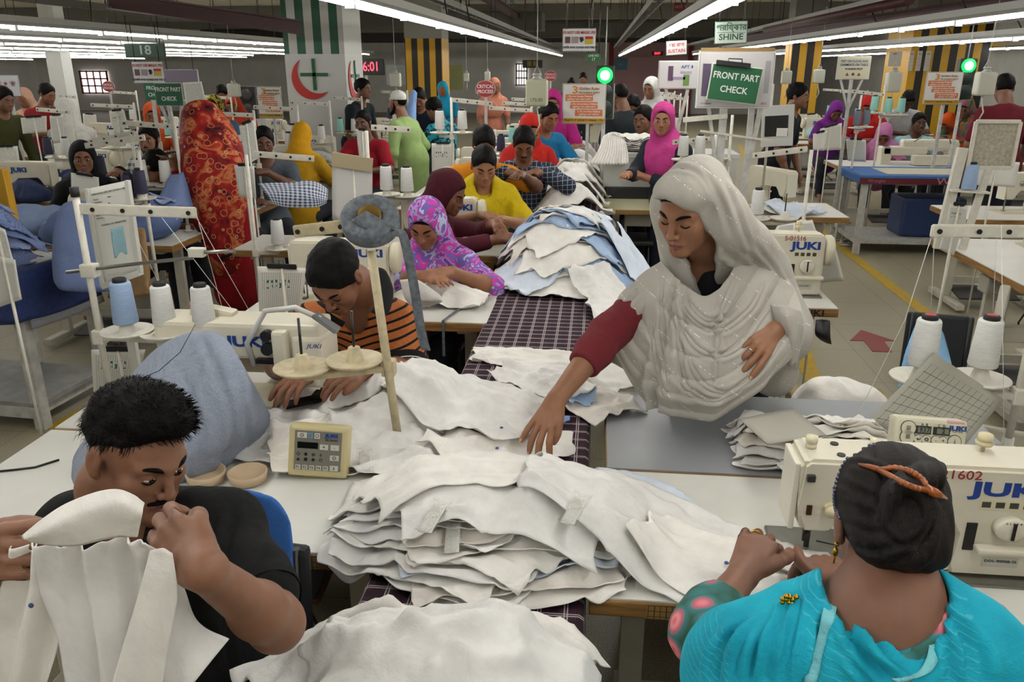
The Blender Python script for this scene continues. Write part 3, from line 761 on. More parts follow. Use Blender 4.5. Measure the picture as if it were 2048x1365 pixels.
light_row('fluorescent tube light row fourth to the left of the bench', -8.2, 1, 27, ZL - .03)
light_row('fluorescent tube light row fifth to the left of the bench', -11.6, 2, 27, ZL - .06)
light_row('fluorescent tube light row sixth to the left of the bench', -15.0, 3, 27, ZL - .1, tray=False)
light_row('fluorescent tube light row seventh to the left of the bench', -18.6, 5, 27, ZL - .13, tray=False)
light_row('fluorescent tube light row between the third and fourth rows on the left', -6.5, 6, 24, ZL - .02, tray=False)  # this row and the next two are added to brighten the background
light_row('fluorescent tube light row between the fourth and fifth rows on the left', -9.9, 6, 24, ZL - .04, tray=False)
light_row('fluorescent tube light row between the fifth and sixth rows on the left', -13.3, 6, 24, ZL - .08, tray=False)
light_row('fluorescent tube light row over the near edge of the right hand line', 2.75, -3, 26, ZL)
light_row('fluorescent tube light row over the far edge of the right hand line', 4.1, -1, 26, ZL - .06)
light_row('fluorescent tube light row nearest the right wall', 6.4, 3, 26, ZL - .06, tray=False)
RED = M('3c1011', .55, 0, .15, 6)
def ibeam(label, a, b, h=.26, w=.14):
    a = Vector(a); b = Vector(b); o = MB().beam(a, b, .03, h).beam(a + V(0, 0, h / 2), b + V(0, 0, h / 2), w, .02).beam(a - V(0, 0, h / 2), b - V(0, 0, h / 2), w, .02).build('steel_beam', RED)
    tag(o, label, 'beam')
ibeam('dark red steel beam crossing the ceiling in front of the green striped column', (-23, 9.3, 2.90), (-2.6, 9.3, 2.86))
ibeam('dark red steel beam crossing the ceiling above the magic pen sign', (-2.4, 8.2, 3.02), (3.4, 7.6, 3.22))
ibeam('dark red steel beam running slantwise above the right hand light rows', A(1440, 88, 20), A(2100, 5, 7.5), .2)
ibeam('dark red beam running lengthwise beside the left light row', (-2.06, 5.5, 3.0), (-2.06, 24, 3.0), .14, .1)
ibeam('dark red beam slanting up to the ceiling at upper left', A(215, 0, 7.2), A(600, 55, 9.0), .12, .1)
o_ = MB().tube([A(1530, 60, 13), A(1820, 0, 7)], .04, 8).build('sprinkler_pipe', RED); tag(o_, 'thin dark red pipe slanting under the ceiling right of the green SHINE sign', 'pipe')
for i, (px, Y, wd) in enumerate(((895, 22, 5.0), (1130, 27, 9.0))):
    o_ = MB().box((A(px, 80, Y).x, Y, 2.9), (wd, 1.2, .45), .05).build('air_duct', M('48463f', .6)); tag(o_, ['dark air duct behind the yellow striped column', 'long dark air duct below the far ceiling'][i], 'duct')
# loose hanging rods under the ceiling, ahead of the bench
rnd = random.Random(4)
rod = None
for i in range(46):
    x = rnd.uniform(-2.4, 2.4) if i < 34 else rnd.uniform(2, 7); y = rnd.uniform(9, 26); l = rnd.uniform(.35, 1.0)
    if rod is None: r = rod = MB().cyl((0, 0, -.5), .008, 1, 6).build('hanging_rod', DSTEEL()); tag(r, 'thin dark threaded rod hanging loose from the ceiling', 'rod', 'threaded rods under the ceiling')
    else: r = rod.copy(); C.objects.link(r)
    r.location = (x, y, ZC); r.scale = (1, 1, l)
# ------------------------------------------------------------------ world, camera
w = bpy.data.worlds.new('world'); bpy.context.scene.world = w; w.use_nodes = True
w.node_tree.nodes['Background'].inputs[0].default_value = (.5, .5, .52, 1); w.node_tree.nodes['Background'].inputs[1].default_value = .15
cam = bpy.data.cameras.new('camera'); co_ = bpy.data.objects.new('camera', cam); C.objects.link(co_)
cam.lens = 36 * FPX / 2048; cam.sensor_width = 36; cam.clip_start = .05
Mc = Matrix((CR, CU, -CF)).transposed().to_4x4(); Mc.translation = (0, 0, EYE); co_.matrix_world = Mc
sc = bpy.context.scene; sc.camera = co_
sc.view_settings.view_transform = 'Standard'; sc.view_settings.look = 'None'; sc.view_settings.gamma = 1; sc.view_settings.use_curve_mapping = False
sc.view_settings.exposure = 0.10
sc.cycles.use_denoising = True; sc.cycles.max_bounces = 8; sc.cycles.diffuse_bounces = 6; sc.cycles.sample_clamp_indirect = 6
# ------------------------------------------------------------------ benches and tables
LEGM = M('b9b5a6', .45, 0, .1, 14); LEGW = M('b4b3ad', .5, 0, .25, 18); DARKM = M('2a2a29', .5)
def ruler_mat():
    t = NT('ruler_print'); o = t.xyz(t.coord())
    g = t.math('MAXIMUM', t.band(o[0], .0254, .0022), t.math('MULTIPLY', t.band(o[0], .0127, .0015), t.math('GREATER_THAN', o[2], -.012)))
    g = t.math('MAXIMUM', g, t.band(o[2], .014, .0016, .006)); return t.done(t.mix(g, '8b6a38', '2b1d0e'), .5)
RULER = ruler_mat()
def sewing_table(x0, x1, y0, y1, label, z=.76, top='cfcec6', ruler=True, brand=False, cut=0.0, group=None, motor=True, edge=None, feet=True):
    cx, cy, L, W = (x0 + x1) / 2, (y0 + y1) / 2, x1 - x0, y1 - y0
    e = empty('sewing_table', (cx, cy, 0), 0, label, 'table', group)
    if cut:
        ol = [(-L / 2, -W / 2 + cut), (-L / 2 + cut, -W / 2), (L / 2 - cut, -W / 2), (L / 2, -W / 2 + cut), (L / 2, W / 2), (-L / 2, W / 2)]
        MB().prism(ol, (0, 0, z - .045), (1, 0, 0), (0, 1, 0), .040).build('wood_edge', edge or WOOD, e)
        MB().prism([(a * .994, b * .99) for a, b in ol], (0, 0, z - .005), (1, 0, 0), (0, 1, 0), .005).build('tabletop', M(top, .34, 0, .06, 6), e)
    else:
        MB().box((0, 0, z - .025), (L, W, .040), .004).build('wood_edge', edge or WOOD, e)
        MB().box((0, 0, z - .0025), (L - .008, W - .008, .005), .001).build('tabletop', M(top, .34, 0, .06, 6), e)
    if ruler: MB().box((.0, -W / 2 - .0006, z - .026), (L * .8, .0012, .034)).build('printed_ruler', RULER, e)
    if brand: text('JUKI', 'edge_lettering', .045, M('0e0e0e', .5), e, (L / 2 - .12, -W / 2 - .002, z - .026), frame((1, 0, 0), (0, 0, 1)), sx=1.3, bold=.001)
    for q in (-1, 1):
        MB().beam((q * (L / 2 - .12), .02, .06), (q * (L / 2 - .12), .02, z - .05), .06, .035).build('leg', LEGM, e)
        if feet: MB().box((q * (L / 2 - .12), .02, .05), (.06, W - .06, .045), .006).build('foot', LEGM, e)
        MB().box((q * (L / 2 - .12), .0, z - .055), (.05, W - .1, .03)).build('bracket', LEGM, e)
    MB().box((0, .06, .20), (L - .22, .03, .05)).build('crossbar', LEGM, e)
    MB().box((-.05, -.04, .12), (.46, .26, .014), .004, rot=Matrix.Rotation(.18, 4, 'X')).build('treadle', DARKM, e)
    if motor:
        MB().box((.10, .06, z - .17), (.24, .18, .16), .02).build('motor_box', M('a9a596', .5), e)
        MB().box((-.25, -.05, z - .12), (.22, .12, .10), .01).build('switch_box', M('8f8c80', .5), e)
        MB().tube([(.0, .05, z - .2), (-.1, .0, z - .36), (-.02, .03, z - .5), (.05, .0, .2)], .006, 6).build('power_cord', BLACK(), e)
    return e
T_ = sewing_table
T_(.015, 1.26, 1.47, 2.06, 'white topped sewing table where the woman in the turquoise scarf works')
T_(.055, 1.26, 2.068, 2.65, 'grey topped sewing table the woman in the white scarf leans over', top='8d8f92', ruler=False, motor=False, feet=False)
T_(-1.69, -.505, 1.57, 2.15, 'white topped sewing table behind the man in the black tee')
T_(-1.69, -.505, 2.158, 2.70, 'sewing table of the man in the orange striped polo', ruler=False)
T_(-1.62, -.462, 3.38, 3.95, 'sewing table in front of the woman in the pink and purple scarf', ruler=False)
T_(.03, 1.165, 3.78, 4.36, 'sewing table with a brand stamped on its edge, behind the woman in white', brand=True, ruler=False)
T_(.055, 1.15, 6.48, 7.02, 'cream topped sewing table in front of the woman in the magenta scarf', top='c3bf9c', brand=True, edge=M('b39a5e', .5, 0, .2, 20))
T_(1.26, 1.92, 6.27, 6.95, 'short white table at the aisle with a machine head on it', ruler=False)
T_(2.16, 2.95, 4.05, 5.35, 'white table with a cut corner and wooden edge at the right of the aisle', cut=.12, ruler=False, z=.80)
T_(2.75, 3.6, 6.3, 6.95, 'second white table on the right side of the aisle, behind the cut corner table', ruler=False)
T_(2.75, 4.3, 9.6, 10.3, 'long white table under the cylinder bed machine right of the aisle', cut=.12, ruler=False)
T_(-1.6, -.47, 4.72, 5.22, 'sewing table between the maroon scarf woman and the yellow scarf woman', ruler=False, motor=False)
T_(-1.6, -.47, 6.3, 6.8, 'sewing table of the man in the dark checked shirt', ruler=False, motor=False)
# the long plaid-covered bench between the two lines
e = empty('workbench', (-.235, 6, 0), 0, 'long narrow bench under a purple plaid cloth between the sewing tables', 'workbench')
u0, u1 = -.245, .240
me = None
cs = [(u0 - .004, .42), (u0 - .004, .70), (u0, .752), (u0 + .01, .760), (u1 - .01, .760), (u1, .752), (u1 + .004, .70), (u1 + .004, .42)]
ys = np.linspace(1.08 - 6, 12.4 - 6, 90); vs, uv = [], []
arc = np.cumsum([0] + [math.dist(cs[i], cs[i + 1]) for i in range(len(cs) - 1)])
for y in ys:
    for (a, b), l in zip(cs, arc): vs.append((a, y, b)); uv.append((l, y))
vs = np.array(vs); vs[:, 2] += np.where(vs[:, 2] > .72, wob(vs[:, :2] + 3, 6, 5) * .003, 0)
MB().box((0, .74, .70), (.466, 11.2, .09), .01).build('benchtop', M('6d5a3a', .6), e)
link('plaid_cover', np_mesh('plaid_cover', vs, grid_quads(len(ys), len(cs)), uv=uv), plaid_mat(), e)
for i in range(6): MB().box((0, -4.6 + i * 2.1, .33), (.40, .05, .66)).build('trestle', LEGM, e)
# ------------------------------------------------------------------ sewing machine (operator at -y, arm to +x, origin under the needle)
JB = M('173a86', .4)
def sewing_machine(loc, rz, label, detail=2, ident=None, s=1.0, group=None, backtext=False, col=None, model=None):
    e = empty('sewing_machine', loc, rz, label, 'sewing machine', group); body = col or CREAM()
    ol = [(-.055, .165), (-.058, .285), (-.045, .300), (.40, .300), (.415, .285), (.415, .0), (.235, .0), (.255, .03), (.262, .12), (.245, .158), (.21, .172), (.05, .180), (.02, .15), (.015, .10), (-.045, .10)]
    MB().prism([(a * s, b * s) for a, b in ol], (0, .055 * s, 0), (1, 0, 0), (0, 0, 1), .115 * s, .009 * s).build('arm_body', body, e)
    MB().box((.17 * s, 0, -.004), (.50 * s, .18 * s, .014), .004).build('bed_plate', STEEL() if detail > 1 else CREAM2(), e)
    MB().box((-.062 * s, 0, .19 * s), (.012 * s, .095 * s, .185 * s), .005).build('faceplate', M('d6d1c0', .35), e)
    MB().lathe((.418 * s, 0, .215 * s), [(.02 * s, 0), (.066 * s, .002), (.074 * s, .012), (.074 * s, .034), (.066 * s, .044), (.03 * s, .05), (.0, .052)], 28, (1, 0, 0)).build('handwheel', M('c4bda6', .4), e)
    MB().cyl((-.02 * s, 0, .075 * s), .004 * s, .09 * s, 8).box((-.02 * s, 0, .006), (.022 * s, .03 * s, .008), .002).cyl((-.008 * s, .012 * s, .06 * s), .004 * s, .12 * s, 8).build('needle_bar', STEEL(), e)
    if detail:
        f = -.060 * s
        MB().lathe((.05 * s, f - .001, .225 * s), [(.020, 0), (.020, .006), (.014, .008), (.014, .022), (.010, .024), (.0, .025)], 18, (0, -1, 0)).build('tension_disc', STEEL(), e)
        MB().lathe((.335 * s, f, .150 * s), [(.034, 0), (.034, .02), (.031, .024), (.012, .026), (.0, .026)], 28, (0, -1, 0)).build('stitch_dial', M('d5cfbc', .35), e)
        MB().box((.335 * s, f - .028, .15 * s), (.006, .004, .05)).build('dial_mark', BLACK(), e)
        MB().box((.27 * s, f - .001, .115 * s), (.022, .004, .085), .001).build('lever_slot', BLACK(), e)
        MB().box((.345 * s, f - .022, .095 * s), (.14 * s, .03, .016), .006).build('reverse_lever', M('d0cab8', .35), e)
        text('JUKI', 'brand_lettering', .050 * s, JB, e, (.325 * s, f - .001, .245 * s), frame((1, 0, 0), (0, 0, 1)), sx=1.45, bold=.0022)
    if backtext: text('JUKI', 'brand_lettering', .055 * s, JB, e, (.22 * s, .0615 * s, .232 * s), frame((-1, 0, 0), (0, 0, 1)), sx=1.5, bold=.0022)
    if detail > 1:
        m = MB().box((.325 * s, f - .0005, .205 * s), (.115, .0012, .030)); m.build('warning_plate', M('cfc9a8', .5), e)
        m = MB()
        for k in range(4): m.box((.325 * s - .042 + k * .028, f - .0015, .205 * s), (.018, .0008, .017))
        m.build('warning_pictogram', M('3c3b34', .5), e)
        m = MB().box((.335 * s, f - .0006, .045 * s), (.075, .0014, .028)); m.build('model_plate', M('b9b7ac', .35), e)
        text(model or 'DDL-9000B-SS', 'model_lettering', .011, BLACK(), e, (.335 * s, f - .002, .049 * s), frame((1, 0, 0), (0, 0, 1)))
        text('0 1 2 3 4 5', 'dial_lettering', .009, BLACK(), e, (.335 * s, f - .0275, .172 * s), frame((1, 0, 0), (0, 0, 1)))
        MB().lathe((.09 * s, 0, .30 * s), [(.010, 0), (.010, .01), (.006, .014), (.006, .02), (.011, .022), (.011, .034), (.0, .036)], 16).build('oil_cap', M('cdc5a6', .4), e)
        MB().lathe((-.03 * s, 0, .30 * s), [(.012, 0), (.012, .012), (.008, .014), (.013, .018), (.013, .035), (.0, .037)], 16).build('pressure_screw', M('cdc5a6', .4), e)
        for k, (a, b) in enumerate(((.02, .02), (.05, -.03), (.075, .0), (.02, -.03))): MB().cyl((a * s, b * s, .3015 * s), .009, .004, 14).build('plug', BLACK(), e)
        MB().lathe((.005 * s, f, .175 * s), [(.016, 0), (.018, .004), (.010, .008), (.010, .012), (.017, .014), (.017, .026), (.0, .028)], 18, (0, -1, 0)).build('tension_knob', M('cabf98', .4), e)
        MB().tube([(.0, f - .01, .235 * s), (.03 * s, f - .016, .24 * s), (.03 * s, f - .012, .20 * s)], .0025, 6).build('thread_guide', STEEL(), e)
        MB().lathe((.30 * s, .02, .30 * s), [(.004, 0), (.004, .02), (.017, .021), (.019, .03), (.012, .034), (.015, .036), (.015, .052), (.0, .056)], 18).build('bobbin_winder', M('cabf98', .4), e)
        MB().box((-.04 * s, f - .004, .255 * s), (.018, .012, .02), .003).build('thread_clamp', DARKM, e)
        MB().box((-.035 * s, f - .001, .165 * s), (.012, .006, .03), .002).build('sight_window', M('3c2412', .2), e)
        MB().cyl((-.02 * s, -.02, .055), .005, .05, 8).beam((-.02 * s, -.01, .012), (-.02 * s, -.04, .004), .014, .004).tube([(.0, -.02, .05), (.05, -.03, .045), (.075, -.035, .055)], .002, 5).build('presser_foot', DSTEEL(), e)
    if ident: text(ident, 'handwritten_number', .034 * s, M('8d1f22', .6), e, (.20 * s if len(ident) > 8 else .27 * s, -.062 * s, .281 * s), frame((1, 0, 0), (0, 0, 1)), sx=.9)
    return e
n = G(1592, 1092, .77)
SM1 = sewing_machine((n.x + .035, n.y - .01, .765), 0, 'cream sewing machine in front of the woman in the turquoise scarf', 2, '01-S-21602', 1.12)
SM1.scale = (1.02, 1, .80)
p = G(1440, 600, .765)
SM2 = sewing_machine((.70, 4.04, .765), 0, 'cream sewing machine numbered in red, right behind the woman in white', 2, 'S-01516', 1.02, model='DDL-8700')
# ------------------------------------------------------------------ spools and thread stands
def thread_mat(c):
    t = NT('thread_' + c); o = t.xyz(t.coord()); s = t.noise(t.scale(t.coord(), (30, 30, 500)), 1, 2, .6); t.bump(s, .35, .003)
    b = c4(c); return t.done(t.ramp(s, [(.3, tuple(x * .8 for x in b[:3])), (.65, c)]), .7)
TW = thread_mat('d6d6d2'); TBL = thread_mat('8fa6c6'); TNV = thread_mat('26263f'); TMI = thread_mat('8fc9be'); TGY = thread_mat('65707c')
def spool_proto():
    e = empty('thread_spool', (0, 0, 0), 0, 'x', 'thread spool')
    MB().lathe((0, 0, 0), [(.0, 0), (.039, .0), (.041, .004), (.034, .135), (.031, .141), (.02, .142)], 28).build('thread', TW, e)
    MB().lathe((0, 0, .1405), [(.021, 0), (.0225, .002), (.0225, .012), (.019, .015), (.008, .015), (.0, .012)], 20).build('cone_cap', RUB(), e)
    return e
SPOOL = spool_proto(); used = {}
def spool(loc, label, mat=None, s=1.0, group=None, cap=None):
    if 'sp' not in used: used['sp'] = 1; r = SPOOL; r.location = loc; r['label'] = label
    else: r = dup(SPOOL, loc, 0, label)
    if group: r['group'] = group
    elif 'group' in r: del r['group']
    r.scale = (s, s, s)
    if mat is not None:
        for c in r.children:
            if c.name.startswith('thread'): c.data = c.data.copy(); c.data.materials[0] = mat
    if cap is not None: text('', 'x', .01, cap) if False else None
    return r
DISC = lambda m, c, r=.085: m.lathe(c, [(.012, -.004), (r * .9, .004), (r, .012), (r * .98, .015), (r * .55, .004), (.03, .006), (.028, .010), (.017, .05), (.010, .052), (.0, .052)], 32)
def stand(label, base, top, discs, arm_from, arms=(), mat=None, pins=True, r=.011, group=None, coll=True):
    """post, disc arm, spool discs, thread guide arms"""
    e = empty('thread_stand', base, 0, label, 'thread stand', group); b = Vector(base); m = mat or OFFW()
    L = lambda p: Vector(p) - b
    MB().tube([(0, 0, 0), L(top)], r, 12).build('post', m, e)
    MB().lathe((0, 0, 0), [(.03, 0), (.03, .008), (.016, .012), (.016, .04), (.0, .041)], 16).build('post_foot', m, e)
    if discs:
        a0 = L(arm_from); far = max(discs, key=lambda d: (Vector(d) - Vector(arm_from)).length)
        MB().beam(a0, L(far) - V(0, 0, .018), .034, .020, .003).box(a0, (.04, .04, .05), .006).build('disc_arm', m, e)
        for d in discs:
            dd = DISC(MB(), L(d)).build('spool_disc', m, e)
            if pins: MB().tube([L(d) + V(0, 0, .04), L(d) + V(0, 0, .16)], .004, 6).build('spool_pin', DSTEEL(), dd)
    for a, c in arms:
        MB().beam(L(a), L(c), .012, .035, .003).build('guide_arm', m, e)
        mm = MB()
        for t in (.12, .38, .62, .94):
            p = L(a).lerp(L(c), t); mm = MB().cyl(p - V(0, .008, 0), .007, .006, 10, 'Y'); mm.build('eyelet', DSTEEL(), e)
    return e
# right-hand stand on the grey table
def Z(p, z): return V(p[0], p[1], z)
pb = G(2012, 900, .76)
YR = pb.y
d1, d2 = A(1838, 762, YR + .04), A(1958, 764, YR + .04)
bend = A(1998, 760, YR)
STR = stand('cream thread stand with two wide spool discs on the grey table at right', pb, V(pb.x + .0, pb.y, 1.46), [d1, d2], Z(pb, d1.z - .02), [(Z(pb, 1.42), A(1862, 462, YR - .05))])
spool((d1.x, d1.y, d1.z + .052), 'white thread cone on the left disc of the right stand', None, 1.0)
spool((d2.x, d2.y, d2.z + .052), 'white thread cone on the right disc of the right stand', None, 1.0)
for d in (d1, d2): tag(MB().lathe((d.x, d.y, d.z + .052 + .1555), [(.0, 0), (.015, 0), (.015, .001), (.0, .0012)], 16).build('cone_sticker', M('a32b30', .5)), 'round red sticker topping the %s cone of the right stand' % ('left' if d is d1 else 'right'), 'sticker')
def threads(label, pts, parent=None):
    o = MB().tube(pts, .0009, 4).build('sewing_thread', M('d8d8d4', .6), parent)
    if parent is None: tag(o, label, 'thread')
    return o
ga = A(1866, 464, YR - .05); gb = A(1995, 450, YR - .03)
threads('white thread from the right stand guide down over the white cuff bundle', [ga, A(1810, 640, YR - .02), A(1700, 862, YR - .05)])
threads('white thread from the guide arm to the left white cone at right', [(d1.x, d1.y, d1.z + .21), ga + V(.004, 0, 0)])
threads('white thread from the guide arm to the right white cone at right', [(d2.x, d2.y, d2.z + .21), gb])
threads('white thread running down to the bobbin winder at right', [gb + V(.01, 0, 0), A(2008, 890, YR - .12)])
# left-hand stand, three cones
yl = 2.42; lb = V(A(205, 700, yl).x, yl, .76); lt = V(lb.x - .0, yl, A(155, 392, yl).z)
q1, q2, q3 = A(256, 668, yl - .02), A(333, 668, yl - .02), A(410, 655, yl - .02); q2.z = q3.z = q1.z
STL = stand('cream thread stand with black bolts beside the blue cloth covered machine', lb, lt, [q1, q2, q3], Z(lb, q1.z - .02), [(A(160, 418, yl), A(393, 426, yl))])
MB().tube([A(133, 545, yl) - lb, A(280, 527, yl) - lb, A(385, 516, yl) - lb, A(392, 505, yl) - lb, A(470, 503, yl) - lb], .006, 8).build('guide_rod', STEEL(), STL)
MB().box(A(180, 541, yl) - lb, (.05, .04, .045), .005).build('rod_clamp', OFFW(), STL); MB().box(A(394, 505, yl) - lb, (.05, .03, .03), .004).build('rod_clamp', OFFW(), STL)
MB().cyl(lt - lb + V(0, 0, .012), .014, .03, 12).build('post_cap', RUB(), STL)
spool(q1 + V(0, 0, .04), 'light blue cone of thread on the left stand', TBL, .98); spool(q2 + V(0, 0, .04), 'white cone of thread beside the light blue cone', None, .92); spool(q3 + V(0, 0, .04), 'white cone of thread in front of the tilted control panel', None, .92)
for a, b, l in (((393, 428), (455, 655), 'a'), ((390, 430), (520, 660), 'b'), ((315, 424), (480, 640), 'c'), ((270, 470), (330, 590), 'd')):
    threads('white thread strung from the left stand, ' + {'a': 'steepest of the four', 'b': 'ending farthest along the machine', 'c': 'crossing the red dress', 'd': 'rising from the middle cone'}[l], [A(*a, yl), A(*b, yl + .1)])
# centre stand carrying the roll of grey tape
yc = 2.16; cb = G(798, 890, .76); cb = V(cb.x, cb.y, .76); ct = A(742, 500, yc - .03)
e1, e2 = A(710, 727, yc - .02), A(606, 742, yc - .06)
STC = stand('rusty cream post with two empty thread discs and a tape roll on top', cb, ct, [e1, e2], A(778, 735, yc), [(A(742, 446, yc), A(588, 464, yc + .02))], r=.013, mat=M('b8ab8a', .5, 0, .25, 30))
rollc = A(741, 443, yc - .03); rx = (Vector((.97, .16, .14))).normalized(); ax = Vector((.12, -.62, .78)).normalized()
er = empty('tape_roll', rollc, 0, 'fat roll of dark grey cloth tape on top of the cream post', 'tape roll')
t = NT('wound_tape'); t.bump(t.noise(t.coord(), 90, 3), .5, .004); TAPE = t.done(t.ramp(t.noise(t.coord(), 60, 3), [(.35, '4c5157'), (.7, '6c7278')]), .9)
MB().lathe(-ax * .022, [(.032, 0), (.074, .0), (.079, .004), (.079, .044), (.074, .048), (.032, .048), (.032, 0)], 40, ax, False).build('wound_tape', TAPE, er)
m = MB(); uu = ax.orthogonal().normalized(); vv = ax.cross(uu)
m.tube([ax * -.024, ax * .032], .0315, 24, cap=False).tube([ax * -.02, ax * -.018], .030, 24).build('cardboard_core', M('a98d4a', .7), er)
tl = [rollc + Vector((.066, -.03, -.01)), A(806, 470, yc - .09), A(826, 560, yc - .09), A(842, 660, yc - .08), A(852, 700, yc - .08)]
TP = [[p + V(-.014, 0, 0), p + V(.014, -.006, 0)] for p in tl]
patch('tape_tail', [[r[0] - rollc, (r[0] + r[1]) / 2 - rollc + V(0, -.002, 0), r[1] - rollc] for r in TP], TAPE, er, nu=6, nv=2, t=.0015)
patch('tape_end', [[V(.0, -.03, .035) + V(a, -.004, -a * .55) * 1 + V(-.02, -.01, -.012) * k for k in (0, 1, 2)] for a in (.0, .03, .06, .085)], TAPE, er, nu=4, nv=3, t=.002)
# ------------------------------------------------------------------ paper, boards, control panels
def sheet(label, tl_, tr_, bl_, br_, mat, cat_='paper', name='paper_sheet', clip=False, curl=.0, t=.0015, parent=None):
    n = 8; v = []; uv = []
    tl_, tr_, bl_, br_ = [Vector(p) for p in (tl_, tr_, bl_, br_)]; nz = (tr_ - tl_).cross(bl_ - tl_).normalized()
    o = tl_.copy()
    for i in range(n + 1):
        for j in range(n + 1):
            a, b = i / n, j / n; p = tl_.lerp(tr_, b).lerp(bl_.lerp(br_, b), a)
            v.append(p - o + nz * curl * (math.sin(b * PI) * .4 + (a * a) * .8)); uv.append((b, 1 - a))
    vv, q = thicken(np.array([list(p) for p in v]), grid_quads(n + 1, n + 1), t)
    ob = link(name, np_mesh(name, vv, q, uv=uv + uv), mat, parent); ob.location = o
    if parent is None: tag(ob, label, cat_)
    if clip:
        d = (tr_ - tl_); c = d * .5
        MB().beam(d * .2 + V(0, 0, .004), d * .8 + V(0, 0, .004), .014, .02, .003).tube([d * .45, d * .45 + V(0, -.004, .03), d * .55 + V(0, -.004, .03), d * .55], .002, 5).build('binder_clip', BLACK(), ob)
    return ob
def px4(Y, a, b, c, d, dy=0): return A(*a, Y), A(*b, Y), A(*c, Y - dy), A(*d, Y - dy)
# operation specification board, left
eb = empty('notice_board', A(232, 560, 2.56), 0, 'tilted white operation sheet in a frame behind the left thread stand', 'notice board'); o0 = Vector(eb.location)
tl_, tr_, bl_, br_ = [p - o0 for p in px4(2.56, (175, 378), (255, 361), (207, 572), (281, 545))]
s_ = sheet('', tl_, tr_, bl_, br_, M('cbcac3', .7), name='board_sheet', parent=eb)
rx_ = (tr_ - tl_).normalized(); up_ = (tl_ - bl_).normalized(); R_ = frame(rx_, up_)
for k, (body, f, sz) in enumerate((('OPERATION SPECIFICATION SHEET', .93, .0085), ('EXAMPLE OF OPERATION', .60, .008))):
    text(body, 'sheet_heading', sz, BLACK(), eb, bl_.lerp(tl_, f).lerp(br_.lerp(tr_, f), .52) + R_.col[2] * .003, R_)
for k in range(7): f = .88 - k * .032; text(['Buyer :                Style :', 'Operation :', 'Machine :            SPI :', 'Thread :', 'Needle size :', 'Attachment :', 'Remarks :'][k], 'sheet_row', .007, M('4a4a48', .7), eb, bl_.lerp(tl_, f).lerp(br_.lerp(tr_, f), .12) + R_.col[2] * .003, R_, align='LEFT')
for k in range(4): f = .16 - k * .03; text('............................', 'sheet_row', .007, M('4a4a48', .7), eb, bl_.lerp(tl_, f).lerp(br_.lerp(tr_, f), .15 + .4 * (k % 2)) + R_.col[2] * .003, R_, align='LEFT')
pc = [bl_.lerp(tl_, f).lerp(br_.lerp(tr_, f), g) + R_.col[2] * .004 for f, g in ((.55, .42), (.55, .74), (.24, .40), (.24, .74))]
sheet('', *pc, cloth('8fb2bd'), name='cloth_swatch', parent=eb, curl=.004)
m = MB(); m.beam(bl_, tl_, .012, .02); m.beam(br_, tr_, .012, .02); m.beam(bl_, br_, .03, .02); m.build('board_frame', M('b9b8b0', .5), eb)
MB().beam(bl_.lerp(br_, .5), V((bl_.lerp(br_, .5)).x, .0, .76 - o0.z), .03, .02).build('board_post', M('c2c1ba', .5), eb)
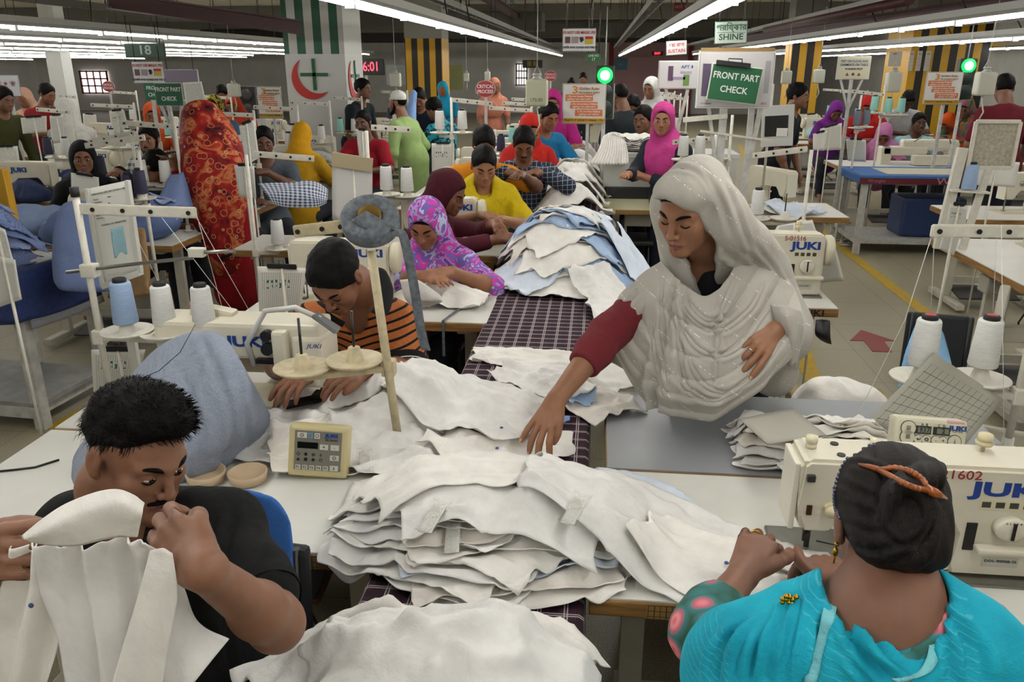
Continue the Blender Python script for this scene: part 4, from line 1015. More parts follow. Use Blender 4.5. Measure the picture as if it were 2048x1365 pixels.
# panel on the left table
def control_panel(label, c, w, h, right, up, style):
    e = empty('control_panel', c, 0, label, 'control panel'); R = frame(right, up); R4 = R.to_4x4()
    cr = M('b9ad82' if style == 0 else 'c9c5ae', .4)
    MB().box((0, 0, 0), (w, h, .05), .010, rot=R4).build('casing', cr, e)
    N = R.col[2]; X = R.col[0]; U = R.col[1]
    f = lambda x, y, z=.0262: X * x * w + U * y * h + N * z
    if style == 0:
        MB().box(f(.0, .02, .0255), (w * .78, h * .76, .002), .001, rot=R4).build('keypad', M('6d6a5e', .5), e)
        MB().box(f(-.17, .12, .027), (w * .34, h * .12, .002), rot=R4).build('display', M('12130f', .15), e)
        text('JUKI', 'brand_lettering', .013, JB, e, f(.22, .325, .0275), R, sx=1.4, bold=.0008); text('LK Series', 'series_lettering', .009, BLACK(), e, f(.22, .245, .0275), R)
        kb = M('b8b7ab', .5)
        for i in range(5):
            k = MB().box(f(-.32 + i * .115, -.31, .027), (w * .09, h * .085, .003), .001, rot=R4).build('key', kb, e); text('P%d' % (i + 1), 'key_lettering', .010, BLACK(), k, f(-.32 + i * .115, -.31, .029), R)
        for (x, y, ww, t_) in ((-.27, .31, .16, 'O'), (-.13, .31, .08, '/'), (-.02, .31, .09, 'O'), (.10, .10, .14, '+'), (.28, .10, .14, '-'), (.28, -.10, .15, 'O'), (.28, -.30, .14, '♪')):
            k = MB().box(f(x, y, .027), (w * ww, h * .105, .003), .001, rot=R4).build('key', M('5d7f93', .5) if t_ == '/' else kb, e); text(t_, 'key_lettering', .014, BLACK(), k, f(x, y, .029), R)
        for i in range(8): text('◇●☼♢▲■◆○'[i], 'key_symbol', .012, BLACK(), e, f(-.32 + (i % 4) * .125, -.06 - (i // 4) * .10, .0275), R)
        MB().box(f(.05, -.53, -.01), (w * .6, h * .08, .04), .006, rot=R4).build('foot_plate', M('8f8767', .5), e)
    else:
        for x, t_ in ((-.12, '937'), (.14, '2')):
            k = MB().box(f(x, .13, .0262), (w * .235, h * .26, .002), .001, rot=R4).build('display', M('2b2d27', .2), e)
            MB().box(f(x + .015, .13, .0275), (w * .165, h * .17, .001), rot=R4).build('display_glass', M('6d7468', .25), k)
            text(t_, 'display_digits', .018, BLACK(), k, f(x + .02, .13, .0285), R)
        for x, t_ in ((-.13, 'A'), (-.07, 'B'), (.10, 'C'), (.17, 'D')): text(t_, 'key_lettering', .010, BLACK(), e, f(x, .30), R)
        text('JUKI', 'brand_lettering', .017, JB, e, f(.36, .25), R, sx=1.4, bold=.0008); text('CP-18', 'series_lettering', .010, M('444440', .5), e, f(.36, .16), R)
        for x, y, r_, t_ in ((-.32, .16, .020, '≡'), (-.32, -.13, .020, '≡'), (-.17, -.17, .012, '↵'), (-.06, -.17, .012, '◎'), (.07, -.17, .012, '-'), (.17, -.17, .012, '+'), (.33, -.17, .018, 'i')):
            k = MB().tube([f(x, y, .025), f(x, y, .0272)], r_, 24).build('key', M('4a493f', .5), e); MB().tube([f(x, y, .025), f(x, y, .0277)], r_ * .9, 24).build('key_face', M('cbc7b2', .4), k); text(t_, 'key_lettering', r_ * 1.1, BLACK(), k, f(x, y, .029), R)
        MB().box(f(.33, .44, .0), (w * .25, h * .10, .052), .006, rot=R4).build('lamp_window', M('c49a95', .4), e)
    return e
cpc = G(640, 945, .765); YP = cpc.y
pc_ = A(640, 900, YP)
control_panel('beige programming panel with a keypad standing on the left white table', pc_, A(697, 900, YP).x - A(582, 900, YP).x, .145, (.995, .09, -.07), (0.02, .22, .97), 0)
YP2 = 2.02; pc2 = A(1853, 866, YP2)
control_panel('cream control panel with two small displays behind the turquoise woman', pc2, A(1926, 876, YP2).x - A(1780, 876, YP2).x, .082, (1, .02, -.05), (0.0, .25, .97), 1)
# ------------------------------------------------------------------ the five people nearest the camera
def box_of(pts, m=.02):
    p = np.array([list(x) for x in pts]); return p.min(0) - m, p.max(0) + m
def headbox(F, m=.0): c = F(0, .01, -.01); return c - (.135 + m), c + (.135 + m)
def grid_cloth(name, rows, mat, parent, **kw): return patch(name, [[A(*p) if len(p) == 3 else p for p in r] for r in rows], mat, parent, **kw)
def hit(o, x, y, off=.003):
    d = ray(x, y).normalized(); ok, p, n, i = o.ray_cast(Vector((0, 0, EYE)), d); return p - d * off if ok else None
def crease(o, lines, depth=.006, width=.006):
    """press sharp folds into a cloth along lines"""
    me = o.data; N = len(me.vertices); v = np.empty(N * 3); me.vertices.foreach_get('co', v); v = v.reshape(-1, 3); n = np.empty(N * 3); me.vertices.foreach_get('normal', n); n = n.reshape(-1, 3); D = np.zeros(N)
    for l in lines:
        q = [hit(o, x, y, 0) for x, y in cat(l, 60)]; q = np.array([list(a) for a in q if a is not None])
        if len(q) < 3: continue
        lo, hi = q.min(0) - .05, q.max(0) + .05; k = np.where(np.all((v > lo) & (v < hi), 1))[0]
        d = np.linalg.norm(v[k][:, None, :] - q[None], axis=2); j = d.argmin(1); d = d.min(1); tp = np.sin(np.clip((j + .5) / len(q), 0, 1) * PI) ** .4
        D[k] += tp * (-depth * np.exp(-(d / width) ** 2) + .6 * depth * np.exp(-((d - 2.3 * width) / width) ** 2))
    v += n * D[:, None]; me.vertices.foreach_set('co', v.ravel()); me.update()
def ring(par, a, r, n, mat, name='ring', w=.0016):
    x = nv(np.cross(n, (0, 0.3, 1))); y = np.cross(nv(n), x); MB().tube([Vector(a + r * (math.cos(t) * x + math.sin(t) * y)) for t in np.linspace(0, 2 * PI, 25)], w, 6).build(name, mat, par)
GOLD = M('b08a2c', .25, 1.0)
# ---------- woman in the white scarf, leaning over the grey table
def woman_white():
    hd = np.array(A(1382, 414, 2.36)); F = Fr(hd, (-.58, -.74, -.38), (-.20, -.32, .92), 1.06)
    nb = np.array(A(1425, 530, 2.50)); sr = np.array(A(1308, 590, 2.47)); sl = np.array(A(1512, 560, 2.56)); er = np.array(A(1216, 668, 2.36)); wr = np.array(A(1112, 800, 2.13))
    el = np.array(A(1566, 664, 2.52)); wl = np.array(A(1550, 660, 2.31)); pel = np.array((.47, 2.86, .80))
    e = empty('person', (pel[0], pel[1], 0), 0, 'woman in a white headscarf and red sleeves leaning over the grey table', 'person')
    b = head_skin(F, False, ears=True) + [F.cone((0, -.02, -.06), .047, (0, -.035, -.13), .05, .03), cone(F(0, -.03, -.11), .050, nb, .058, .04)]
    tp, (s, f, u) = torso(nb, sl, sr, pel, False); b += tp; aR = arm(sr, er, wr); aL = arm(sl, el, wl); b += aR + aL
    dR = np.array(A(1078, 862, 2.06)) - wr; nR = np.array((-.25, -.62, .72))
    hR, tR, jR = hand(wr, dR, nR, -1, (.35, .30, .28, .15), .16, (.25, .5), .98); b += hR
    dL = np.array(A(1512, 702, 2.24)) - wl; nL = np.array((-.15, -.9, .35))
    hL, tL, jL = hand(wl, dL, nL, -1, (.25, .35, .45, .5), .10, (.35, .3), .98); b += hL
    for q, x in ((1, .09), (-1, -.09)):
        hp = pel + s * x; kn = np.array((hp[0], hp[1] + .02, .47)); an = np.array((hp[0], hp[1] + .05, .08)); b += leg(hp, kn, an, an + np.array((0, -.17, -.05)))
    sk = SKIN('875d44')
    solid('body', b, .0065, sk, e, fine=[(*headbox(F), .0026), (*box_of([wr] + tR, .03), .0026), (*box_of([wl] + tL, .03), .0026)], sm=1)
    finish_face(e, F, M('6f3b34', .45), HAIR(), .0018)
    nails(e, tR, jR, nR, M('b58a70', .35)); nails(e, tL, jL, nL, M('b58a70', .35))
    k0, k1 = jL[2][0], jL[2][1]; ring(e, k0 + (k1 - k0) * .55, .0100, k1 - k0, M('c9c9c9', .2, 1), 'finger_ring')
    solid('hair', [F.ell((0, -.012, .034), (.078, .098, .092), .01), F.half((0, .80, -.60), (0, .088, .064), .006), F.half((0, 0, -1), (0, 0, -.03), .006)], .004, HAIR(), e)
    kz = grow(tp, .014) + [cone(pel, .18, pel - np.array((0, -.02, .45)), .22, .06)] + [F.cone((0, -.0, -.10), .060, (0, .06, -.21), .062, .012, 's')]
    solid('kameez', kz, .009, cloth('1b1a1e'), e, disp=folds(.005, 18, 2))
    kn = M('6a1620', .9, 0, .2, 260, .6, 500)
    cut = er + (wr - er) * .50; ax = nv(wr - er)
    solid('sleeve', grow(arm(sr, er, wr), .011) + [half(ax, cut, .004)], .005, kn, e, disp=folds(.0022, 60, 6, (1, 1, 1)))
    solid('sleeve', grow(arm(sl, el, wl), .011) + [half(nv(wl - el), el + (wl - el) * .6, .004)], .008, kn, e)
    # scarf: hood, shoulders and long ends
    t = NT('white_voile'); co = t.coord(); wv = t.noise(t.scale(co, (900, 900, 900)), 1, 1); c = t.ramp(t.noise(co, 5, 3), [(.3, '9f9b92'), (.7, 'b2aea5')])
    o = t.xyz(co); ln = t.band(t.math('ADD', t.math('MULTIPLY', o[2], .8), t.math('MULTIPLY', o[0], .55)), .062, .0022); dots = t.math('GREATER_THAN', t.noise(co, 130, 0), .60)
    c = t.mix(t.math('MULTIPLY', t.math('MULTIPLY', ln, dots), .8), c, 'e8e6e0'); t.bump(t.math('ADD', t.noise(co, 16, 4), t.math('MULTIPLY', wv, .12)), .45, .02)
    VO = t.done(c, .9, 0, .08)
    p = [F.ell((0, -.026, .026), (.084, .106, .102), .03), F.cone((0, -.045, -.04), .084, (0, -.065, -.14), .115, .06), F.ell((0, .048, .066), (.072, .056, .046), .03)]
    p += [F.ell((-.010, .085, -.026), (.074, .100, .104), .010, 's'), F.cone((-.01, .06, -.11), .062, (-.01, .11, -.20), .07, .02, 's')]
    dn = np.array((0, 0, -1.))
    p += tube_p([F(.095, -.02, .03), F(.108, -.025, -.07), nb + s * .13 + f * .0, sl + f * .02, (sl + el) / 2], [.030, .042, .062, .076, .070], .05)
    p += tube_p([F(-.085, -.03, .02), F(-.095, -.03, -.07), nb - s * .10 + f * .02, sr + f * .02, (sr + er) / 2 - (er - sr) * .1], [.026, .032, .042, .052, .052], .05)
    p += tube_p([(sl + el) / 2, el + dn * .0, el + (wl - el) * .65 + dn * .02], [.070, .068, .058], .05) + [cone(nb - f * .05, .12, pel - f * .05 + u * .25, .15, .08), cone(sl - f * .03, .09, el - f * .02 + dn * .16, .075, .06)]
    # folds falling from the hood and along the shoulder
    fl = lambda pts, r: tube_p(pts, r, .012)
    p += fl([F(.094, .012, -.05), F(.10, .03, -.12), nb + s * .10 + f * .09], [.003, .010, .010])
    p += fl([sl + u * .09 + f * .02, sl + s * .07 + f * .06 + dn * .05, el + f * .06 + dn * -.02], [.008, .014, .012]) + fl([sl + u * .08 + f * .06, sl + f * .10 + dn * .08, el + f * .09 - s * .04], [.008, .012, .010])
    p += [F.half((0, .75, -.0), (0, .128, 0), .01)] if False else []
    p += [cone(np.array(A(x, y, 2.1)), r_ * .86, np.array(A(x, y, 2.47)), r_ * 1.0, .015, 's') for x, y, r_ in ((1398, 496, .050), (1406, 535, .040), (1411, 566, .028))]
    sc_ = solid('headscarf', p, .0055, VO, e, disp=folds(.006, 24, 4, (1, 1, .35)), sm=2)
    def fo(U, W):
        env = np.sin(np.clip(W, 0, 1) * PI) ** .6
        sw = lambda x: (1 - 2 * np.abs(np.sin(x)) ** .7)
        return (-sw(U * PI * 5.4 + W * 1.3 - .4) * .011 * (1 - .75 * U) + np.sin(U * 2 * PI * 5.1 + W * 5) * .003) * env + .013 * np.exp(-((W - .22) / .018) ** 2) * (.4 + U) - .014 * np.exp(-((W - .255) / .02) ** 2) * (.4 + U) + np.sin(W * 31 + U * 5) * .0025 * U + .012 * np.exp(-((W - .30 - .05 * U) / .025) ** 2) - .008 * np.exp(-((W - .35) / .03) ** 2) + .010 * np.exp(-((W - .60 + .1 * U) / .03) ** 2)
    rows = [[(1322, 522, 2.40), (1340, 545, 2.36), (1372, 572, 2.31), (1412, 592, 2.29), (1452, 560, 2.32), (1482, 505, 2.40), (1512, 480, 2.50)],
            [(1275, 556, 2.42), (1312, 620, 2.34), (1362, 664, 2.27), (1415, 684, 2.25), (1472, 652, 2.28), (1532, 572, 2.38), (1556, 532, 2.50)],
            [(1240, 612, 2.40), (1290, 692, 2.33), (1352, 738, 2.25), (1420, 752, 2.22), (1490, 718, 2.24), (1556, 640, 2.33), (1590, 580, 2.45)],
            [(1212, 640, 2.385), (1272, 738, 2.32), (1340, 786, 2.24), (1424, 800, 2.20), (1505, 760, 2.21), (1560, 706, 2.25), (1606, 630, 2.36)],
            [(1199, 652, 2.38), (1284, 796, 2.32), (1335, 827, 2.26), (1424, 838, 2.22), (1510, 790, 2.22), (1556, 744, 2.25), (1608, 690, 2.33)]]
    dr = grid_cloth('front_drape', rows, VO, sc_, nu=26, nv=26, amp=.0025, freq=22, seed=8, t=.0022, fold=fo)
    crease(dr, [[(1324, 560), (1324, 650), (1336, 770)], [(1348, 580), (1356, 670), (1374, 800)], [(1338, 570), (1385, 640), (1440, 662), (1500, 620), (1532, 560)], [(1330, 610), (1400, 702), (1470, 700), (1545, 612)], [(1360, 690), (1400, 762), (1450, 786), (1515, 742), (1556, 662)], [(1300, 640), (1312, 720), (1330, 800)], [(1370, 600), (1410, 640), (1450, 632), (1480, 590)], [(1470, 560), (1440, 640), (1425, 780)], [(1350, 760), (1420, 800), (1490, 780)]], .007, .007)
    crease(sc_, [[(1442, 350), (1474, 420), (1504, 510), (1535, 600)], [(1405, 335), (1440, 400), (1466, 480)], [(1480, 500), (1530, 540), (1575, 620)], [(1500, 480), (1556, 550), (1592, 640)], [(1325, 345), (1360, 335), (1400, 350), (1430, 400)], [(1300, 560), (1262, 600), (1232, 640)], [(1318, 590), (1280, 640), (1262, 690)]], .005, .007)
    rows = [[(1540, 610, 2.33), (1572, 612, 2.30), (1602, 622, 2.33)], [(1548, 640, 2.31), (1578, 640, 2.275), (1606, 650, 2.32)], [(1566, 690, 2.31), (1585, 690, 2.28), (1602, 690, 2.32)], [(1568, 725, 2.32), (1583, 735, 2.30), (1598, 722, 2.32)]]
    grid_cloth('scarf_end', rows, VO, sc_, nu=6, nv=8, amp=.003, freq=50, seed=3, t=.002)
    rr = random.Random(2)
    for i in range(12):
        a = A(1566 + i * 3, 722, 2.31); MB().tube([a, a + V(rr.uniform(-.006, .006), 0, -.012), a + V(rr.uniform(-.012, .012), 0, -.03)], .0009, 4).build('fringe_thread', VO, sc_)
    return e
woman_white()
# ---------- man in the black tee, front left
def man_black():
    hd = np.array(A(272, 900, 1.22)); F = Fr(hd, (.85, -.40, -.34), (.30, .02, .95), .95)
    nb = np.array(A(268, 1030, 1.27)); sl = np.array(A(448, 1062, 1.22)); sr = np.array(A(142, 1066, 1.26)); el = np.array(A(552, 1248, 1.02)); wl = np.array(A(408, 1142, .86))
    er = np.array(A(30, 1260, 1.15)); wr = np.array(A(-75, 1110, .95)); pel = np.array((-.80, 1.28, .53))
    e = empty('person', (pel[0], pel[1], 0), 0, 'young man in a black tee holding up a white shirt, front left', 'person')
    b = head_skin(F, True) + [F.cone((0, -.02, -.06), .055, (0, -.035, -.12), .058, .03), cone(F(0, -.03, -.10), .058, nb, .066, .04)]
    tp, (s, f, u) = torso(nb, sl, sr, pel, True); b += tp; b += arm(sl, el, wl, r=(.048, .040, .037, .026)) + arm(sr, er, wr)
    dL = np.array(A(320, 1072, .905)) - wl; nL = np.array((.25, -.85, .45))
    hL, tL, jL = hand(wl, dL, nL, +1, (.45, .5, .55, .6), .03, (.3, .75), 1.0, curl2=(1.2, 1.2, 1.2, 1.2)); b += hL
    dR = np.array(A(25, 1105, .93)) - wr; nR = np.array((.10, -.85, .45))
    hR, tR, jR = hand(wr, dR, nR, -1, (.25, .3, .35, .4), .05, (.15, .2), 1.04); b += hR
    for x in (.10, -.10):
        hp = pel + s * x; kn = hp + f * .42 + s * x * .6; kn[2] = .52; an = np.array((kn[0], kn[1], .08)); b += leg(hp, kn, an, an + np.array((f[0], f[1], 0)) * .16 - np.array((0, 0, .05)))
    solid('body', b, .0065, SKIN('7d5742'), e, fine=[(*headbox(F, .01), .0026), (*box_of([wl] + tL, .035), .0026), (*box_of([wr] + tR, .035), .0028)])
    finish_face(e, F, M('6d4038', .45), HAIR(), .0018, eyes=.35, mous=1.0)
    nails(e, tR, jR, nR, M('a97e66', .35))
    # hair: thick and brushed forward over the brow, with loose strands
    hp = [F.ell((0, -.016, .038), (.079, .100, .094), .02), F.ell((0, .040, .086), (.058, .048, .034), .03), F.ell((.01, .015, .098), (.058, .062, .034), .03), F.half((0, .50, -.86), (0, .080, .074), .012), F.half((0, .30, -.95), (0, -.03, -.012), .012), F.half((0, .2, -1), (0, -.05, -.05), .01)]
    ho = solid('hair', hp, .0035, HAIR(), e, amp=.0035, freq=140, sm=1)
    rr = random.Random(5); sv = []
    v = np.empty(len(ho.data.vertices) * 3); ho.data.vertices.foreach_get('co', v); v = v.reshape(-1, 3); nn = np.empty_like(v).ravel(); ho.data.vertices.foreach_get('normal', nn); nn = nn.reshape(-1, 3)
    V_, Q_ = [], []
    for i in range(2600):
        k = rr.randrange(len(v)); a, n = v[k], nn[k]; loc = F.ax @ (a - F.o)
        if loc[2] < .02: continue
        d = F.f * (.9 if loc[2] > .06 else -.1) + F.u * (.45 if loc[2] > .06 else -.9) + F.s * rr.uniform(-.35, .35) + n * rr.uniform(.05, .55); d = nv(d); w = nv(np.cross(d, n)) * .0007; L = rr.uniform(.010, .024)
        a = a - n * .002; b1 = a + d * L * .5 + n * .004; c = a + d * L - F.u * .003; j = len(V_)
        V_ += [a - w, a + w, b1 + w * .8, b1 - w * .8, c + w * .2, c - w * .2]; Q_ += [(j, j + 1, j + 2, j + 3), (j + 3, j + 2, j + 4, j + 5)]
    o = link('hair_strands', np_mesh('hair_strands', V_, Q_), HAIR(), ho); o['kind'] = 'stuff'
    tm = cloth('0d0d0e', .3, 10)
    tops = grow(tp, .016) + grow([cone(sl, .050, sl + (el - sl) * .72, .049, .04), cone(sr, .060, sr + (er - sr) * .7, .055, .04), cone(pel, .16, pel - np.array((0, 0, .08)), .16, .05)], .014) + [F.cone((0, -.01, -.075), .057, (0, .03, -.16), .052, .012, 's')]
    ax = nv(el - sl)
    to = solid('shirt', tops, .007, tm, e, disp=folds(.006, 16, 3, (1, 1, .7)))
    crease(to, [[(470, 1010), (455, 1080), (450, 1150)], [(520, 1060), (500, 1130), (470, 1180)], [(430, 1030), (420, 1100), (440, 1200)], [(390, 1230), (420, 1280), (430, 1350)], [(470, 1220), (455, 1290), (470, 1350)], [(540, 1110), (510, 1150), (480, 1170)]], .006, .008)
    cu = sl + (el - sl) * .80; MB().tube([Vector(cu - ax * .012), Vector(cu + ax * .0)], [.066, .064], 32, cap=False).build('sleeve_hem', tm, to)
    solid('trousers', grow([p_ for x in (.10, -.10) for p_ in leg(pel + s * x, pel + s * x * 1.6 + f * .42, np.array((*(pel + s * x * 1.6 + f * .42)[:2], .1)), np.array((*(pel + s * x * 1.6 + f * .42)[:2], .1)))], .014), .012, cloth('1c1e26'), e)
    return e
man_black()
# ---------- woman in the turquoise scarf, seen from behind
def woman_turq():
    hd = np.array(A(1778, 1046, 1.14)); F = Fr(hd, (.10, .82, -.56), (.02, .56, .82), .97)
    nb = np.array(A(1775, 1200, 1.05)); sl = np.array(A(1500, 1338, 1.07)); sr = np.array(A(1945, 1330, 1.02)); el = np.array(A(1405, 1268, 1.20)); wl = np.array(A(1486, 1148, 1.36))
    er = np.array(A(1960, 1260, 1.26)); wr = np.array(A(1700, 1160, 1.42)); pel = np.array((.44, .98, .52))
    e = empty('person', (pel[0], pel[1], 0), 0, 'woman in a turquoise scarf with a hair bun, seen from behind at her machine', 'person')
    b = head_skin(F, False) + [F.cone((0, -.02, -.05), .046, (0, -.04, -.12), .050, .03), cone(F(0, -.04, -.10), .050, nb, .060, .04)]
    tp, (s, f, u) = torso(nb, sl, sr, pel, False); b += tp + arm(sl, el, wl, r=(.055, .042, .039, .027)) + arm(sr, er, wr, r=(.055, .042, .039, .027))
    dL = np.array(A(1520, 1075, 1.44)) - wl; nL = np.array((-.25, -.55, .80))
    pin = np.array(A(1588, 1100, 1.52))
    hL, tL, jL = hand(wl, dL, nL, +1, (.95, .75, .6, .5), .10, (.5, .3), 1.0, pinch=pin - np.array((.012, .006, 0)), curl2=(.55, .6, .6, .6)); b += hL
    dR = np.array(A(1640, 1120, 1.50)) - wr; nR = np.array((.30, -.55, .75))
    hR, tR, jR = hand(wr, dR, nR, -1, (.65, .75, .85, .9), .05, (.4, .3), .98, pinch=pin + np.array((.008, .004, .0)), curl2=(.45, .8, .9, 1.)); b += hR
    for x in (.09, -.09):
        hp = pel + s * x; kn = hp + np.array((x * .3, .40, 0)); kn[2] = .52; an = np.array((kn[0], kn[1], .08)); b += leg(hp, kn, an, an + np.array((0, .16, -.05)))
    solid('body', b, .0065, SKIN('785341'), e, fine=[(*headbox(F), .003), (*box_of([wl] + tL, .035), .0026), (*box_of([wr] + tR, .035), .0026)])
    finish_face(e, F, M('6f3b34', .45), HAIR(), .002)
    nails(e, tL, jL, nL, M('b58a70', .35))
    k0, k1 = jL[2][0], jL[2][1]; ring(e, k0 + (k1 - k0) * .5, .0103, k1 - k0, GOLD, 'finger_ring', .0022)
    # hair swept back into a bun
    t = NT('brushed_hair'); co = t.coord(); n_ = t.noise(t.scale(co, (14, 14, 5)), 6, 5, .7, 2.0); t.bump(t.noise(t.scale(co, (90, 90, 18)), 3, 4, .6, 1.5), .55, .006); HB = t.done(t.ramp(n_, [(.3, '060504'), (.7, '1c1410')]), .55, 0, .2)
    hp = [F.ell((0, -.020, .030), (.084, .106, .096), .02), F.half((0, .80, -.58), (0, .085, .052), .01), F.ell((.0, -.075, -.03), (.066, .055, .065), .04), F.half((0, .25, -.97), (0, -.03, -.062), .02)]
    bun = F(.004, -.128, .006)
    hp += [F.ell((.010, -.125, -.012), (.040, .040, .062), .010)]
    for i in range(5):
        a0 = i * .55
        hp += tube_p([F(.010 + .028 * math.cos(a0 + t_), -.148 - .012 * math.sin(t_ * 1.5), -.010 + .052 * math.sin(a0 + t_)) for t_ in np.linspace(0, 3.0, 6)], [.006, .010, .012, .010, .005], .004)
    hp += tube_p([F(-.06, -.06, .085), F(-.03, -.115, .065), F(.01, -.14, .045), F(.035, -.13, .0)], [.010, .016, .016, .010], .012)
    hr = solid('hair', hp, .0032, HB, e, disp=lambda v, n: wob((v - F.o) @ np.stack([F.s * 1., F.f * .25, F.u * .3]).T, 210, 3) * .0026, sm=1)
    crease(hr, [[(1768, 945), (1755, 1000), (1768, 1062), (1802, 1092), (1846, 1072), (1862, 1020), (1852, 978)], [(1790, 972), (1812, 1004), (1816, 1056)], [(1680, 965), (1730, 988), (1762, 1002)], [(1676, 1005), (1722, 1022), (1762, 1032)], [(1688, 1045), (1728, 1062), (1770, 1066)], [(1704, 1092), (1744, 1102), (1790, 1094)], [(1740, 1128), (1790, 1126), (1834, 1092)], [(1702, 925), (1745, 934), (1770, 952)], [(1880, 960), (1872, 1020), (1850, 1080)]], .0032, .0042)
    # claw clip across the bun
    CL = M('8c4a1f', .28, 0, .2, 60)
    k = MB(); hh = lambda pts, o_: [hit(hr, x, y, o_) for x, y in pts]
    k.tube(hh([(1718, 929), (1740, 934), (1762, 941)], .006), [.002, .004, .005], 8); k.tube(hh([(1850, 975), (1868, 986), (1893, 998)], .010), [.006, .007, .002], 8)
    up_, lo_ = hh([(1758, 940), (1790, 936), (1822, 944), (1845, 960), (1856, 980)], .010), hh([(1758, 940), (1780, 952), (1806, 966), (1830, 976), (1856, 982)], .010)
    k.tube(up_, .0042, 8); k.tube(lo_, .0042, 8); cl = k.build('hair_clip', CL, e)
    for P_ in (up_, lo_):
        for x in cat(P_, 3)[2:-2]: MB().ball(x, .0045, 8).build('clip_tooth', CL, cl)
    BE = M('55586f', .15, .6)
    for x, y in cat([(1748, 890), (1715, 900), (1690, 925), (1675, 958), (1669, 990), (1671, 1016), (1680, 1036)], 4):
        o = hit(hr, x, y, .002)
        if o is not None: MB().ball(o, .0034, 8).build('hairband_bead', BE, e)
    ea = F(.082, -.010, -.040); m = MB().ball(ea, .004, 8).tube([ea, ea + np.array((0, 0, -.008))], .001, 5).ball(ea + np.array((0, 0, -.014)), (.0045, .0045, .008), 8).tube([ea + np.array((0, 0, -.02)), ea + np.array((0, 0, -.034))], .0014, 5); m.build('earring', GOLD, e)
    # floral dress: bodice showing at the back of the neck, sleeve at the left wrist
    t = NT('floral_print'); co = t.coord(); vo = t.node('ShaderNodeTexVoronoi'); t.l.new(t.scale(co, (1, 1, 1)), vo.inputs['Vector']); vo.inputs['Scale'].default_value = 22
    c = t.ramp(vo.outputs['Distance'], [(.0, 'c2405a'), (.25, 'd98a86'), (.42, 'b7566a'), (.55, '2c6e6e'), (.8, '1f4a3a')]); c = t.mix(t.math('GREATER_THAN', t.noise(co, 9, 2), .66), c, '2c7f8c'); FLO = t.done(c, .8)
    tops = grow(tp, .014) + [cone(pel, .18, pel - np.array((0, -.1, .1)), .20, .05)] + [cone(np.array(A(*q, .80)), r_ * .8, np.array(A(*q, 1.12)), r_ * 1.15, .012, 's') for q, r_ in (((1740, 1175), .085), ((1790, 1200), .055))]
    solid('kameez', tops, .008, FLO, e)
    solid('sleeve', grow(arm(sl, el, wl, r=(.055, .042, .039, .027)), .010) + [half(nv(wl - el), el + (wl - el) * .48, .004)], .006, FLO, e, disp=folds(.003, 50, 3, (1, 1, 1)))
    solid('sleeve', grow(arm(sr, er, wr, r=(.055, .042, .039, .027)), .010) + [half(nv(wr - er), er + (wr - er) * .5, .004)], .008, FLO, e)
    # turquoise scarf over both shoulders, loose loop at the back
    t = NT('turquoise_crepe'); co = t.coord(); o = t.xyz(co); cr = t.noise(t.scale(co, (60, 60, 200)), 1, 3, .6, .4); t.bump(cr, .35, .006)
    ln = t.math('MULTIPLY', t.band(t.math('ADD', o[2], t.math('MULTIPLY', o[0], .35)), .011, .0016), t.band(o[0], .16, .055)); c = t.mix(t.math('MULTIPLY', ln, .2), t.ramp(t.noise(co, 8, 3), [(.3, '0b7f95'), (.7, '1a9fb4')]), '7cc4cd'); TQ = t.done(c, .85, 0, .2)
    Z_ = np.array((0, 0, 1.)); bk = -f
    cv = lambda x, y, Y: np.array(A(x, y, Y))
    p = [cone(cv(1690, 1225, 1.08), .030, cv(1600, 1268, 1.07), .050, .05), cone(cv(1600, 1268, 1.07), .050, sl + Z_ * .005, .078, .06), cone(sl + Z_ * .005, .078, el * .45 + sl * .55 + Z_ * -.01, .062, .06)]
    p += [cone(cv(1865, 1235, 1.03), .030, cv(1915, 1282, 1.02), .052, .05), cone(cv(1915, 1282, 1.02), .055, sr + Z_ * -.03, .070, .06), cone(sr + Z_ * -.03, .07, er * .4 + sr * .6 - Z_ * .04, .058, .06)]
    mid = (sl + sr) / 2
    p += [ell(mid - Z_ * .25 + bk * .02, (.215, .13, .24), .06, 'u', np.stack([s, f, u])), cone(sl - Z_ * .06, .085, sl - Z_ * .42, .11, .08), cone(sr - Z_ * .08, .075, sr - Z_ * .42, .10, .08)]
    p += grow(tp, .024)
    p += [cone(cv(*q, .80), r_ * .8, cv(*q, 1.12), r_ * 1.15, .012, 's') for q, r_ in (((1752, 1175), .070), ((1800, 1200), .062), ((1812, 1250), .044), ((1828, 1290), .027), ((1840, 1318), .014))]
    fo = lambda pts, r=(.010, .014, .014, .012): tube_p([cv(*q) for q in pts], list(r), .016)
    p += fo([(1850, 1210, 1.03), (1862, 1290, .99), (1850, 1345, .95), (1790, 1372, .93)], (.012, .016, .018, .014)) + fo([(1700, 1195, 1.07), (1720, 1270, 1.0), (1770, 1340, .95), (1800, 1390, .93)], (.014, .018, .018, .014))
    p += fo([(1650, 1205, 1.06), (1660, 1290, .99), (1630, 1380, .95)], (.012, .018, .014)) + fo([(1612, 1212, 1.05), (1600, 1290, .985), (1560, 1390, .95)], (.010, .016, .014)) + fo([(1570, 1222, 1.05), (1540, 1290, .99), (1510, 1390, .96)], (.010, .014, .014)) + fo([(1530, 1235, 1.05), (1490, 1290, 1.0), (1470, 1390, .97)], (.008, .014, .014)) + fo([(1490, 1245, 1.07), (1440, 1300, 1.03), (1430, 1390, 1.0)], (.008, .012, .014)) + fo([(1455, 1252, 1.11), (1412, 1300, 1.07), (1408, 1390, 1.03)], (.008, .012, .014))
